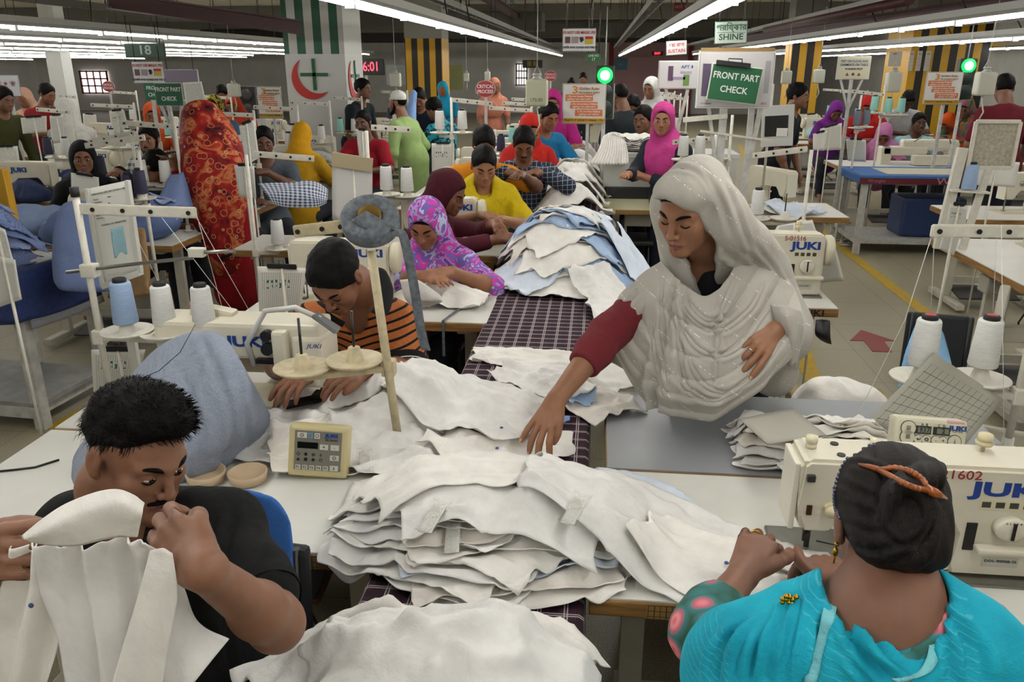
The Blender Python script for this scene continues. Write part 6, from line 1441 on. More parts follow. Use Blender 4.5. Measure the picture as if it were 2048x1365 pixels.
crease(cc, [[(395, 660), (440, 760), (470, 860), (440, 940)], [(330, 720), (300, 800), (230, 880)], [(455, 690), (480, 780), (495, 870)], [(360, 740), (400, 850), (400, 940)], [(250, 800), (220, 860), (160, 920)], [(420, 700), (380, 790), (370, 880)]], .008, .010)
MB().tube([A(390, 650, 2.09), A(360, 705, 2.0), A(318, 742, 1.965), A(272, 762, 1.96)], .0012, 5).build('seam_thread', M('22283a', .7), cc)
# ---- shirt held up by the man in the black tee
e = empty('held_shirt', A(150, 1200, .9), 0, 'unfinished white shirt stretched between the two hands of the man in the black tee', 'shirt')
e.location = (0, 0, 0)
def hp(name, rows, seed, amp=.006, mat=W1, fold=None, nu=10, nv=10): return grid_cloth(name, rows, mat, e, nu=nu, nv=nv, amp=amp, freq=20, seed=seed, t=.002, fold=fold)
hp('collar_band', [[(40, 1072, .90), (80, 1040, .885), (130, 1008, .875), (190, 984, .868), (235, 978, .862), (268, 990, .858), (288, 1006, .855)], [(46, 1082, .89), (85, 1066, .865), (135, 1044, .850), (195, 1022, .842), (240, 1016, .840), (268, 1030, .842), (284, 1034, .846)], [(58, 1088, .895), (95, 1094, .880), (150, 1096, .862), (200, 1086, .856), (232, 1080, .856), (255, 1079, .856), (272, 1078, .855)]], 3, .004)
fo = lambda U, W: np.sin(W * 2 * PI * 2.6 + U * 1.2) * .016 * (0.3 + U) + np.sin(W * 2 * PI * 5.3 + U * 3) * .005
hp('shirt_body', [[(60, 1088, .91), (110, 1098, .892), (165, 1098, .88), (215, 1084, .875), (262, 1080, .87), (292, 1085, .865)], [(85, 1170, .93), (130, 1180, .905), (180, 1180, .89), (235, 1165, .885), (290, 1140, .88), (330, 1120, .885)], [(130, 1262, .93), (165, 1275, .90), (205, 1275, .885), (255, 1262, .88), (310, 1230, .88), (360, 1190, .885)], [(150, 1330, .92), (185, 1350, .895), (225, 1355, .88), (280, 1345, .88), (340, 1315, .88), (385, 1265, .885)], [(165, 1400, .91), (200, 1425, .89), (250, 1435, .875), (310, 1425, .875), (375, 1380, .875), (440, 1300, .88)]], 5, .005, W2, fo, 12, 12)
hp('shirt_side', [[(20, 1090, .93), (45, 1098, .92), (72, 1096, .915), (92, 1096, .91)], [(5, 1180, .95), (35, 1192, .93), (68, 1196, .92), (100, 1190, .92)], [(-25, 1290, .95), (15, 1302, .93), (60, 1296, .92), (118, 1262, .925)], [(-50, 1400, .94), (0, 1410, .92), (45, 1400, .91), (92, 1370, .915)]], 6, .006, W1, lambda U, W: np.sin(W * 2 * PI * 1.7 + U * 2) * .012)
hp('front_placket', [[(300, 1102, .850), (325, 1098, .846), (345, 1108, .850)], [(280, 1180, .846), (315, 1185, .840), (356, 1190, .846)], [(252, 1270, .842), (290, 1275, .836), (340, 1280, .842)], [(215, 1400, .836), (262, 1405, .830), (318, 1405, .836)]], 7, .003, W1)
MB().ball(A(62, 1212, .905), (.004, .003, .004), 10).build('stitched_dot', M('3a4a78', .8), e)
# ------------------------------------------------------------------ workers farther back
def Hd(x, y, Y): return A(x, y, Y)
R90 = -PI / 2
def fl_mat(name, cols, scale, dist=.8):
    t = NT(name); co = t.coord(); n = t.noise(co, scale, 2, .6, dist); k = len(cols)
    return t.done(t.ramp(n, [(.25 + .5 * i / k, c) for i, c in enumerate(cols)], True), .85, 0, .2)
TIE = fl_mat('tie_dye_scarf', ['c02a8c', '5a3a86', '9a86b8', 'b83a94', '6a5aa0', 'aab0cc', 'c23a90'], 9, 1.4)
CHK = NT('navy_check'); o_ = CHK.xyz(CHK.coord()); CHKM = CHK.done(CHK.mix(CHK.math('MAXIMUM', CHK.band(o_[0], .035, .004), CHK.band(o_[2], .035, .004)), '141b2c', '8a93a6'), .85)
CK2 = NT('grey_check'); o_ = CK2.xyz(CK2.coord()); CK2M = CK2.done(CK2.mix(CK2.math('MULTIPLY', CK2.math('ADD', CK2.band(o_[0], .05, .025), CK2.band(o_[2], .05, .025)), .5), 'b9b9b4', '3b4046'), .85)
worker('woman in a pink and purple tie dyed scarf smoothing white cloth', Hd(852, 446, 3.98), R90 - .12, pitch=.55, turn=.0, male=False, skin='8a5c42', top='4a2f5a', sleeve=.55, hoodmat=TIE, hood='x', hl=A(905, 545, 3.72), hr=A(858, 552, 3.66), h=.0075, roll=.05, topmat=TIE)
worker('woman in a dark maroon scarf in profile, turned to the right', Hd(897, 385, 4.62), -.25, pitch=.42, male=False, skin='6d4630', top='4a1a24', sleeve=.85, hood='3f121c', hl=A(985, 448, 4.45), hr=A(1000, 478, 4.3), h=.0075, lean=.14)
worker('woman in a bright yellow shawl sewing beside the heap', Hd(968, 330, 5.15), R90 + .25, pitch=.45, male=False, skin='8a5f43', top='b59a12', sleeve=.4, hair='bun', hl=A(1005, 440, 4.9), hr=A(960, 432, 4.85), h=.0085, topmat=cloth('b59d10', .5, 14), long=True, shawl='b89f10')
worker('man in an orange tee behind the woman in yellow', Hd(968, 288, 5.75), R90 + .2, pitch=.5, skin='5f3e2b', top='c27a18', sleeve=.5, hl=A(1045, 350, 5.5), h=.010)
worker('man in a navy checked shirt looking down at his work', Hd(1048, 287, 6.1), R90 + .1, pitch=.55, skin='6f4a34', topmat=CHKM, sleeve=1.0, h=.009, mous=.8, hl=A(1085, 345, 5.85), hr=A(1010, 345, 5.8))
worker('woman in a red scarf behind the man in the checked shirt', Hd(1062, 258, 7.0), R90 + .3, pitch=.5, male=False, skin='8a5a42', top='a5231f', hood='b0241c', sleeve=.9)
worker('woman in blue with loose dark hair under the golden rules board', Hd(1098, 232, 7.5), R90 + .6, pitch=.4, male=False, skin='85583f', top='1f6f9c', hair='bun', sleeve=.5)
worker('woman in a magenta scarf mostly hidden by the golden rules board', Hd(1106, 205, 8.6), R90, pitch=.3, male=False, skin='85583f', top='a0206e', hood='a3246f')
worker('woman in a magenta hijab and maroon vest standing at the white work table', Hd(1326, 238, 6.62), R90 - .75, stand=True, pitch=.12, turn=.55, male=False, skin='8f6146', top='20242e', sleeve=.85, bottom='4a1524', hood='b03a7c', hl=A(1290, 355, 6.5), hr=A(1256, 350, 6.35), h=.0085, eyes=.6, long=True, topmat=None)
worker('balding man in a black tee seen from behind under the traffic light', Hd(1240, 192, 8.7), 2.2, stand=True, pitch=.3, skin='6a4732', top='1d2326', hair='bald', sleeve=.5)
worker('man in a face mask and green tee, hand raised near the white bundle', Hd(1266, 213, 9.3), R90 - .2, pitch=.55, skin='6f4b36', top='3c4a22', sleeve=.5)
worker('man with a receding hairline looking left over the folded bundle', Hd(1286, 238, 7.75), R90 - .5, pitch=.15, skin='6f4a34', top='6b6f75', hair='short', mous=.7, eyes=.5)
worker('woman in a white hijab and mask by the pink doorway', Hd(1301, 176, 10.2), R90 - .5, stand=True, pitch=.3, male=False, skin='7a5440', top='c4c4c0', hood='c6c5c2', sleeve=.9, long=True)
worker('man far off in a white shirt left of the green light', Hd(1166, 158, 17), R90, stand=True, pitch=.3, skin='6f4c39', top='a9abb0', h=.016, face=0)
worker('dark haired man far off beside the man in a white shirt', Hd(1142, 168, 17.5), R90, pitch=.4, skin='6f4c39', top='3a3f4a', h=.016, face=0)
worker('young man in a dark tee standing in the aisle looking right', Hd(1596, 192, 8.6), -.45, stand=True, pitch=.08, turn=.0, skin='74503a', top='14161c', sleeve=.5, bottom='15171d', h=.0085, mous=.6, eyes=.5, hairvol=.014)
worker('woman in a purple hood bent behind the mint thread cones', Hd(1672, 222, 12.2), R90, pitch=.7, male=False, skin='6a4634', top='5a1f6a', hood='6a2279', h=.012)
worker('woman in a red scarf bent over her machine right of the aisle', Hd(1735, 212, 11.2), R90 - .4, pitch=.7, male=False, skin='7a5038', top='9c1f1c', hood='a8211d', h=.012)
worker('woman in a pink scarf with her head bowed behind the grey spools', Hd(1768, 268, 10.75), R90 - .3, pitch=.9, male=False, skin='7a5038', top='a8688f', hood='b0709a', h=.011)
worker('man in a white shirt bent over, right of the red scarf', Hd(1816, 200, 11.4), R90, pitch=.8, skin='5a3c2c', top='a9a9a8', h=.012)
worker('man facing the camera behind the cylinder bed machine', Hd(1838, 246, 10.9), R90, pitch=.05, skin='55382a', top='8fb6bd', h=.010, mous=.8, eyes=.6, hl=A(1872, 312, 10.5))
worker('woman in an orange scarf bent low beside the mint garments', Hd(1896, 246, 11.9), R90 - .9, pitch=.9, male=False, skin='7a5038', top='b8481a', hood='c24d18', h=.012)
worker('woman in a green and orange patterned scarf under the right traffic light', Hd(1932, 215, 11.8), R90 - .8, pitch=.6, male=False, skin='6a4634', top='47604a', hoodmat=fl_mat('green_orange_scarf', ['35503c', 'a8542c', '4f6a4e', '8c3a5c', '35503c'], 9), hood='x', h=.012)
worker('man in a dark red shirt seen from behind at the right edge', Hd(2008, 176, 8.2), PI / 2, pitch=.4, stand=True, skin='6f4c39', top='5a1520', h=.011)
# left side
worker('man in an olive top leaning over at the left edge', Hd(8, 198, 8.0), -.3, stand=True, pitch=.3, skin='6f4c39', top='3b3d1f', sleeve=.9, h=.012)
worker('dark haired man in a red tee near the left windows', Hd(94, 188, 9.6), -.2, pitch=.35, skin='7a523c', top='7d1c1f', h=.012)
worker('woman wrapped in a white shawl with her back turned, far left', Hd(132, 222, 8.4), 2.4, stand=True, pitch=.2, male=False, skin='7a5038', top='b9b7b0', hood='c0beb8', h=.011, long=True, bottom='b9b7b0')
worker('woman in a black hijab with a white trim looking right', Hd(166, 316, 5.9), R90 + .55, pitch=.05, male=False, skin='80563f', top='0f1014', sleeve=1.0, hood='101116', h=.0085, eyes=.6, hl=A(240, 345, 5.7))
worker('black haired man bent over blue shirts beside the red dress', Hd(312, 335, 5.6), -.1, pitch=.75, skin='80563f', top='121317', sleeve=.5, h=.009)
worker('smiling bearded man in a grey checked shirt looking at the camera', Hd(298, 278, 6.9), R90 + .1, pitch=.1, skin='8a5d44', topmat=CK2M, sleeve=1.0, h=.009, eyes=.6, beard=1, mous=.8)
worker('woman in an orange scarf behind the left front part check sign', Hd(304, 228, 9.4), R90 + .5, pitch=.4, male=False, skin='80563f', top='b8471e', hood='b84a20', h=.012)
worker('woman in an orange red scarf seated by the loudspeaker', Hd(465, 208, 10.4), R90, pitch=.6, male=False, skin='80563f', top='b23c1c', hood='b53d1e', h=.012)
worker('woman in a yellow print scarf and black mask', Hd(428, 212, 9.3), R90 + .2, pitch=.25, male=False, skin='80563f', top='4c6a86', hoodmat=fl_mat('yellow_print', ['8f7d24', '2f2f20', 'a89436', '5e5a2a'], 14), hood='x', h=.012)
worker('man with short dark hair behind the women in orange', Hd(444, 188, 11.4), R90 + .3, pitch=.5, skin='6f4c39', top='22283a', h=.013, face=0)
worker('woman under a mustard yellow scarf with her back to the camera', Hd(605, 272, 7.6), PI / 2, pitch=.4, male=False, skin='80563f', top='a37c14', hood='b8860f', h=.010, hoodmat=cloth('b8860f', .5, 10))
worker('boy in a grey tee half hidden by a hanging paper', Hd(528, 284, 6.6), R90 + .4, pitch=.15, skin='5f3f2e', top='4a5158', h=.010, eyes=.5, hl=A(535, 345, 6.4))
worker('man in a dark shirt in profile beside the crescent column', Hd(726, 178, 10.0), -.3, stand=True, pitch=.05, skin='6b4834', top='1b2326', sleeve=.5, h=.011)
worker('girl in red with a pink hair bow', Hd(726, 245, 8.2), R90 - .1, pitch=.1, male=False, skin='5f3f2e', top='8c1624', hair='bun', h=.011, eyes=.5)
e = worker('bearded man in a white cap and long pale green kurta', Hd(795, 206, 9.0), 2.85, stand=True, pitch=.1, turn=.15, skin='7a543e', top='8fa86a', sleeve=1.0, bottom='8fa86a', hair='bald', h=.009, beard=1, long=True, hr=A(812, 285, 9.05))
F = Fr(np.array(Hd(795, 206, 9.0)), (math.cos(2.75), math.sin(2.75), -.1), (0, 0, 1))
solid('skullcap', [F.ell((0, -.014, .050), (.080, .102, .085), .01), half((0, 0, -1), F(0, 0, .035), .004)], .006, M('c9c7c0', .8, 0, .2, 90), e)
worker('man in a dark collared shirt looking down behind the hanging blue shirt', Hd(838, 196, 10.2), R90, pitch=.6, skin='7a523c', top='1b2030', h=.011, mous=.8)
worker('short haired woman in a teal patterned top at a machine', Hd(868, 218, 9.8), PI - .5, pitch=.45, male=False, skin='7a523c', topmat=fl_mat('teal_print', ['2c8fa0', '2c8fa0', '1b2a30', '2c8fa0', '3aa0b0'], 12), sleeve=.5, hair='short', h=.010, hairvol=.018)
worker('woman in a bright teal scarf far behind the striped column', Hd(885, 178, 14.5), R90, stand=True, pitch=.3, male=False, skin='7a523c', top='147a9a', hood='1688ab', h=.015, face=0)
worker('woman in a salmon scarf far behind the critical process sign', Hd(990, 172, 13.5), R90 + .4, stand=True, pitch=.3, male=False, skin='7a523c', top='b0705c', hood='b8765f', h=.015, face=0)
worker('woman in a peach scarf at the far left machines', Hd(48, 196, 10.5), R90, pitch=.4, male=False, skin='7a5038', top='b08a70', hood='b8907a', h=.014, face=0)
# the woman in the red flowered veil
t = NT('red_floral'); co = t.coord(); n1 = t.noise(co, 8, 2, .5, 1.2); vo = t.node('ShaderNodeTexVoronoi'); t.l.new(co, vo.inputs['Vector']); vo.inputs['Scale'].default_value = 16
c = t.ramp(n1, [(.30, '1d0a0a'), (.42, '6a1214'), (.53, '8e1c16'), (.62, 'a8683c'), (.70, '98301c'), (.8, '5a1214')]); c = t.mix(t.math('MULTIPLY', t.math('LESS_THAN', t.math('ABSOLUTE', t.math('SUBTRACT', vo.outputs['Distance'], .35)), .03), .6), c, 'c09a6a'); RF = t.done(c, .8, 0, .2)
hd = Hd(402, 262, 5.5)
er = worker('woman in a red flowered veil and dress standing with her back turned', hd, 2.75, stand=True, pitch=.2, male=False, skin='7a5038', top='7a1014', sleeve=.9, bottom='7a0f16', hoodmat=RF, hood='x', topmat=cloth('7d1016'), h=.009, long=True, hl=A(352, 342, 5.35), hr=A(358, 340, 5.4))
hx = np.array(hd); dv = [hx + np.array((.0, .02, .09)), hx + np.array((.03, .06, -.05)), np.array(A(425, 330, 5.42)), np.array(A(440, 420, 5.36)), np.array(A(456, 530, 5.34))]
solid('veil', tube_p(dv, [.10, .14, .19, .15, .10], .08) + tube_p([np.array(A(395, 250, 5.45)), np.array(A(398, 330, 5.38)), np.array(A(425, 430, 5.35)), np.array(A(468, 440, 5.4))], [.06, .10, .10, .05], .06), .011, RF, er, disp=folds(.012, 14, 4, (1, 1, .35)))
# ------------------------------------------------------------------ signs and boards
def sign(label, x, y, Y, wpx, hpx, lines, bg='c9c9c4', ink='1c1c1c', border=None, hang=None, name='sign', tilt=0.0, yaw=0.0, parts=None):
    """lines: (text, rel_y, rel_size, colour or None)"""
    c = A(x, y, Y); w = A(x + wpx / 2, y, Y).x - A(x - wpx / 2, y, Y).x; h_ = (A(x, y - hpx / 2, Y) - A(x, y + hpx / 2, Y)).z
    e = empty(name, c, yaw, label, 'sign'); T = Matrix.Rotation(tilt, 4, 'Y')
    R = (T @ frame((1, 0, 0), (0, 0, 1)).to_4x4()).to_3x3()
    if border: MB().box((0, .004, 0), (w * 1.05, .010, h_ * 1.07), .004, rot=T).build('sign_border', M(border, .5), e)
    MB().box((0, -.002, 0), (w, .012, h_), .002, rot=T).build('sign_board', M(bg, .5), e)
    for tx, ry, rs, col, *rest in lines:
        rx = rest[0] if rest else 0; sx = rest[1] if len(rest) > 1 else 1
        text(tx, 'lettering', h_ * rs, M(col or ink, .6), e, T.to_3x3() @ V(rx * w, -.010, ry * h_), R, sx=sx, bold=h_ * rs * .018)
    if hang is not None:
        for q in (-.4, .4): MB().tube([(q * w, 0, h_ / 2), (q * w, 0, hang - c.z)], .004, 5).build('hanger', DSTEEL(), e)
    return e, w, h_
def rects(e, items, w, h_):
    for nm, rx, ry, rw, rh, col in items: MB().box((rx * w, -.0095, ry * h_), (rw * w, .003, rh * h_)).build(nm, M(col, .5), e)
e, w, h_ = sign('white sign against magic pens hanging above the bench, yellow danger box on it', 1158, 80, 5.2, 63, 44, [('DO NOT USE MAGIC PEN', .33, .19, 'a01e22', 0, .78), ('ম্যাজিক কলম ব্যবহার করা যাবে না', -.35, .15, '1b1b1b', 0, .8), ('DANGER', .10, .10, 'd8d4c8', .32, .8)], 'c8c8c6', border='8b8b88', hang=2.35)
rects(e, [('red_panel', .32, .10, .24, .13, '9c1f22'), ('yellow_panel', .32, -.08, .24, .22, 'b59a1a'), ('pen_picture', -.36, .0, .16, .30, '5a3a44'), ('pen_picture', -.12, .0, .2, .3, '8a7a7a')], w, h_)
def palm(e, x, z, s):
    m = MB(); m.ball((x, -.011, z), (s * .5, .004, s * .6), 10)
    for k in range(4): m.beam((x - s * .36 + k * s * .24, -.011, z + s * .3), (x - s * .6 + k * s * .4, -.011, z + s * (1.15 + .2 * (k in (1, 2)))), s * .16, .006)
    m.beam((x + s * .3, -.011, z - s * .1), (x + s * .85, -.011, z + s * .35), s * .17, .006); m.build('hand_symbol', M('111111', .6), e)
palm(e, .08 * w, -.03 * h_, h_ * .13)
MB().beam((-w * .6, 0, .345), (w * .6, 0, .345), .03, .03).beam((-w * .35, 0, .36), (0, 0, .62), .02, .02).beam((w * .35, 0, .36), (0, 0, .62), .02, .02).beam((0, 0, .6), (0, 0, ZC - e.location.z), .02, .02).build('sign_hanger_frame', LEGW, e)
e, w, h_ = sign('white sign against magic pens below the green number 18 board', 297, 145, 7.4, 60, 42, [('DO NOT USE MAGIC PEN', .33, .19, 'a01e22', 0, .78), ('ম্যাজিক কলম ব্যবহার করা যাবে না', -.35, .15, '1b1b1b', 0, .8)], 'c3c3c2', border='77777a', hang=2.2)
rects(e, [('red_panel', .32, .12, .24, .13, '9c1f22'), ('yellow_panel', .32, -.06, .24, .2, 'b59a1a'), ('pen_picture', -.36, .0, .16, .30, '5a3a44'), ('pen_picture', -.12, .0, .2, .3, '8a7a7a')], w, h_); palm(e, .08 * w, -.03 * h_, h_ * .13)
sign('dark green board with the number 18 hanging under the lights', 290, 101, 7.8, 78, 27, [('18', 0, .95, 'a9b3ae', 0, 1.2)], '17402c', border='6f6c3a', hang=2.3)
e, w, h_ = sign('green front part check sign on a white stand, left side, half covered by a paper', 338, 189, 7.0, 52, 44, [('FRONT PART', .22, .27, 'd2d6d2', 0, .8), ('CHECK', -.2, .27, 'd2d6d2', 0, .85)], '0d5230', border='b4bab4')
MB().beam((-.02, .01, -h_ / 2), (.05, .01, -1.5), .03, .03).beam((w * .4, .01, -h_ / 2), (.05, .01, -.36), .02, .02).beam((-w * .4, .01, -h_ / 2), (.0, .01, -.36), .02, .02).build('sign_stand', LEGW, e)
sheet('white order sheet hanging over the left front part check sign', *px4(6.95, (365, 165), (403, 163), (372, 212), (413, 208)), PAPER_T)
e, w, h_ = sign('small green front part check board behind the left one', 303, 183, 8.2, 26, 34, [('FRO', .2, .3, 'd2d6d2'), ('CH', -.2, .3, 'd2d6d2')], '0d5230')
MB().beam((0, .01, -h_ / 2), (0, .01, -1.3), .03, .03).build('sign_stand', LEGW, e)
def oval(label, x, y, Y, rpx, post):
    c = A(x, y, Y); r = A(x + rpx, y, Y).x - c.x; e = empty('sign', c, 0, label, 'sign')
    m = MB(); m.tube([(0, .006, 0), (0, -.006, 0)], r, 32); o = m.build('sign_rim', M('b9b4b0', .5), e); o.scale = (1, 1, .82)
    m = MB(); m.tube([(0, .0, 0), (0, -.009, 0)], r * .94, 32); o = m.build('sign_board', M('952026', .45), e); o.scale = (1, 1, .82)
    text('CRITICAL', 'lettering', r * .46, M('d0c9c6', .6), e, (0, -.011, r * .22), frame((1, 0, 0), (0, 0, 1)), sx=.85, bold=r * .01); text('PROCESS', 'lettering', r * .46, M('d0c9c6', .6), e, (0, -.011, -r * .26), frame((1, 0, 0), (0, 0, 1)), sx=.85, bold=r * .01)
    MB().beam((0, .012, -r * .6), (0, .012, -post), .02, .02).build('sign_post', LEGW, e)
oval('red oval critical process sign nearest the camera, left of the jug', 971, 178, 6.4, 20, .9); oval('small red oval critical process sign just right of the hanging jug', 1101, 152, 9.0, 12, 1.0); oval('small red oval critical process sign by the left windows', 217, 173, 10.0, 12, 1.0)
sign('green board reading line no 17 above the traffic light', 1187, 115, 7.6, 27, 16, [('LINE NO', .22, .42, 'b9c4b4', 0, .85), ('17', -.24, .5, 'b9c4b4')], '1a5c30', hang=2.6)
e, w, h_ = sign('hanging white and green sign reading SHINE', 1462, 65, 6.0, 62, 43, [('পরিষ্কার', .22, .40, '1d5a3a', 0, .95), ('SHINE', -.22, .40, '16452c', 0, 1.1)], 'a9b2a8', border='2c5540', hang=3.3, tilt=-.03); rects(e, [('rule_line', 0, .0, .9, .02, '2c5540')], w, h_)
sign('hanging white sign reading SUSTAIN in red', 1353, 96, 8.2, 40, 27, [('ধরে রাখা', .22, .36, '8f2a30', 0, .9), ('SUSTAIN', -.22, .36, '8f2a30', 0, .95)], 'b5b3ae', border='7d6a66', hang=3.3, tilt=-.06)
sign('small red notice high under the ceiling', 1362, 14, 9.5, 28, 18, [('NOTICE', 0, .4, 'b89a96')], '7a2428', hang=3.4)
# large framed board with the green clip sign, right of the light rows
e, w, h_ = sign('large white framed picture board on a white stand, behind the green clip sign', 1470, 160, 5.3, 146, 108, [], 'b7b3b2', border='cfcfca', name='display_board')
rects(e, [('wooden_rail', 0, .56, 1.0, .06, '8b6a3c'), ('purple_picture', -.40, .0, .11, .6, '4a3d56'), ('dotted_picture', .43, .05, .07, .6, '8f8d90')], w, h_)
text('LF London', 'caption', h_ * .05, BLACK(), e, (-.38 * w, -.011, -.44 * h_), frame((1, 0, 0), (0, 0, 1))); text("IIC'S", 'caption', h_ * .06, M('8c2a20', .6), e, (.42 * w, -.011, -.44 * h_), frame((1, 0, 0), (0, 0, 1)))
zz = e.location.z
MB().beam((-.05, .02, -h_ / 2), (-.05, .02, -zz + .02), .045, .03).beam((.12, .02, -h_ / 2), (.12, .02, -zz + .02), .035, .03).beam((-.33 * w, .02, -h_ / 2), (-.05, .02, -.62), .03, .02).beam((.40 * w, .02, -h_ / 2), (.12, .02, -.6), .03, .02).build('board_stand', LEGW, e)
for a, b, l in (((1366, 240), (1455, 232), .03), ((1400, 262), (1545, 282), .012)): MB().beam(A(*a, 5.3) - e.location, A(*b, 5.3) - e.location, .012, l).build('stand_arm', OFFW(), e)
e, w, h_ = sign('green front part check sign clipped in front of the large white board', 1469, 168, 5.2, 98, 70, [('FRONT PART', .20, .26, 'd4d8d2', 0, .88), ('CHECK', -.18, .26, 'd4d8d2', 0, .95)], '0f5430', border='c4c8bc', tilt=.11)
MB().box((-.02, -.02, h_ * .56), (w * .7, .02, .03), .004, rot=Matrix.Rotation(.11, 4, 'Y')).tube([(-.05, -.02, h_ * .58), (-.05, -.02, h_ * .72), (.03, -.02, h_ * .70), (.03, -.02, h_ * .57)], .004, 6).build('bulldog_clip', BLACK(), e)
e, w, h_ = sign('fashion picture board with two models and a blue brand mark', 1356, 150, 6.8, 76, 53, [('APT', .30, .17, '3d4f78', .18, 1.1), ('◗', .30, .15, '1f3f7a', .36, 1)], 'bdbabb', border='c6c2bc', name='display_board')
rects(e, [('model_figure', -.2, .06, .13, .55, '4a2f48'), ('model_figure', .22, -.2, .16, .42, '5a7a3c'), ('leaf_print', .02, -.12, .35, .10, '8a7a94'), ('leaf_print', .2, .1, .3, .08, '9a8fa4')], w, h_)
for q in (-.3, .3): MB().beam((q * w, .02, -h_ / 2), (.02, .02, -.45), .025, .02).build('board_brace', LEGW, e)
MB().beam((.02, .02, -.4), (.02, .02, -e.location.z + .02), .04, .03).build('board_stand', LEGW, e)
e, w, h_ = sign('cream board asking for feet on floor and garments on table', 1707, 136, 9.0, 64, 44, [('FEET ON FLOOR AND', .30, .15, '2b3a6a', 0, .85), ('GARMENTS ON TABLE', .14, .15, '2b3a6a', 0, .85), ('পা মেঝেতে রাখুন', -.05, .12, '26262a'), ('▲  ●  ▲', -.30, .18, '6a3a2a')], 'b9b49c', border='c9c8c0')
MB().beam((0, .02, -h_ / 2), (0, .02, -e.location.z + .02), .03, .03).beam((-w * .35, .02, -h_ / 2), (0, .02, -.42), .02, .02).beam((w * .35, .02, -h_ / 2), (0, .02, -.42), .02, .02).build('board_stand', LEGW, e)
def golden(label, x, y, Y, wpx, hpx):
    e, w, h_ = sign(label, x, y, Y, wpx, hpx, [('3', .36, .27, 'c07a1a', -.22, 1.3), ('Golden Rules', .40, .10, '8a5a1a', .12, 1), ('গোল্ডেন রুলস', .29, .09, '8a5a1a', .12, 1), ('1. Do not Accept Defects', .20, .068, 'e0d8d0', -.12, 1), ('ত্রুটিপূর্ণ কাজ গ্রহণ করি না', .12, .055, 'e0d8d0', -.12, 1), ('2. Do not produce Defects', -.0, .068, 'e0d8d0', .0, 1), ('ত্রুটিপূর্ণ কাজ তৈরি করি না', -.08, .055, 'e0d8d0', .0, 1), ('3. Do not Pass Defects', -.20, .068, 'e0d8d0', .12, 1), ('ত্রুটিপূর্ণ কাজ পাঠাই না', -.28, .055, 'e0d8d0', .12, 1), ("THAT'S IT SPORTS WEAR LTD. 01", -.435, .085, '1c1a14', .05, .95)], 'c4c3bd', border='9c9688', name='rules_board')
    rects(e, [('orange_bar', -.12, .165, .66, .17, 'b8622c'), ('orange_bar', .0, -.035, .66, .17, 'b8622c'), ('orange_bar', .12, -.235, .66, .17, 'b8622c'), ('yellow_strip', 0, -.435, 1.0, .12, 'b98f26')], w, h_)
    for c in e.children:
        if c.name.startswith('lettering'): c.location.y = -.0125
    MB().beam((w * .1, .02, -h_ / 2), (w * .1, .02, -e.location.z + .3), .03, .03).build('board_post', LEGW, e)
GRN = NT('green_lamp'); GRN.b.inputs['Emission Color'].default_value = (.0, 1, .10, 1); GRN.b.inputs['Emission Strength'].default_value = 1.6; GRNM = GRN.done('20c050', .3)
GR2 = NT('green_lamp_core'); GR2.b.inputs['Emission Color'].default_value = (.45, 1, .5, 1); GR2.b.inputs['Emission Strength'].default_value = 4; GR2M = GR2.done('c0ffd0', .3)
def traffic(label, x, y, Y, wpx, hpx):
    c = A(x, y, Y); w = A(x + wpx / 2, y, Y).x - A(x - wpx / 2, y, Y).x; h_ = A(x, y - hpx / 2, Y).z - A(x, y + hpx / 2, Y).z
    e = empty('traffic_light', c, 0, label, 'traffic light')
    MB().box((0, .05, 0), (w, .09, h_), .008).build('housing', M('13231b', .5), e); MB().box((0, .055, -h_ * .17), (w * 1.1, .08, h_ * .68), .006).build('rear_frame', M('8d9088', .5), e)
    for k in range(3):
        z = h_ * (.32 - .31 * k); MB().lathe((0, .006, z), [(w * .42, 0), (w * .42, .012), (w * .38, .014), (.0, .014)], 28, (0, -1, 0)).build('lamp_lens', GRNM if k == 0 else M('1e2c26', .3, 0, .3, 200), e)
    MB().lathe((0, -.008, h_ * .32), [(w * .26, 0), (w * .26, .004), (0, .004)], 24, (0, -1, 0)).build('lit_core', GR2M, e)
    MB().tube([(0, .05, h_ / 2), (0, .05, h_ / 2 + .5)], .006, 6).tube([(0, .05, -h_ / 2), (0, .05, -c.z + .02)], .018, 8).build('mast', LEGW, e)
traffic('traffic light showing green beside the golden rules board over the bench', 1209, 185, 7.7, 37, 106); golden('orange and white board of three golden rules beside the central traffic light', 1168, 208, 7.6, 83, 76)
traffic('traffic light showing green at the right, under the far lights', 1933, 158, 9.2, 34, 82); golden('orange and white board of three golden rules by the right traffic light', 1886, 177, 9.1, 70, 62)
golden('orange and white board of three golden rules left of the crescent column', 540, 205, 9.2, 46, 60)
LED = NT('led_digits'); LED.b.inputs['Emission Color'].default_value = (1, .03, .05, 1); LED.b.inputs['Emission Strength'].default_value = 6; LEDM = LED.done('c01020', .4)
c = A(730, 134, 16); e = empty('led_clock', c, 0, 'wall clock with glowing red digits behind the crescent column', 'clock'); MB().box((0, .03, 0), (.75, .05, .30), .01).build('clock_case', BLACK(), e); text('4:56:01', 'clock_digits', .24, LEDM, e, (0, .0, 0), frame((1, 0, 0), (0, 0, 1)), sx=.8)
MB().beam((0, .06, -.1), (0, .06, -c.z + .02), .05, .05).build('clock_post', LEGW, e)
e, w, h_ = sign('glowing red exit strip over the pink doorway', 1315, 107, 33, 22, 8, [], '5a1014'); text('EXIT', 'exit_letters', h_ * .8, LEDM, e, (0, -.012, 0), frame((1, 0, 0), (0, 0, 1)))
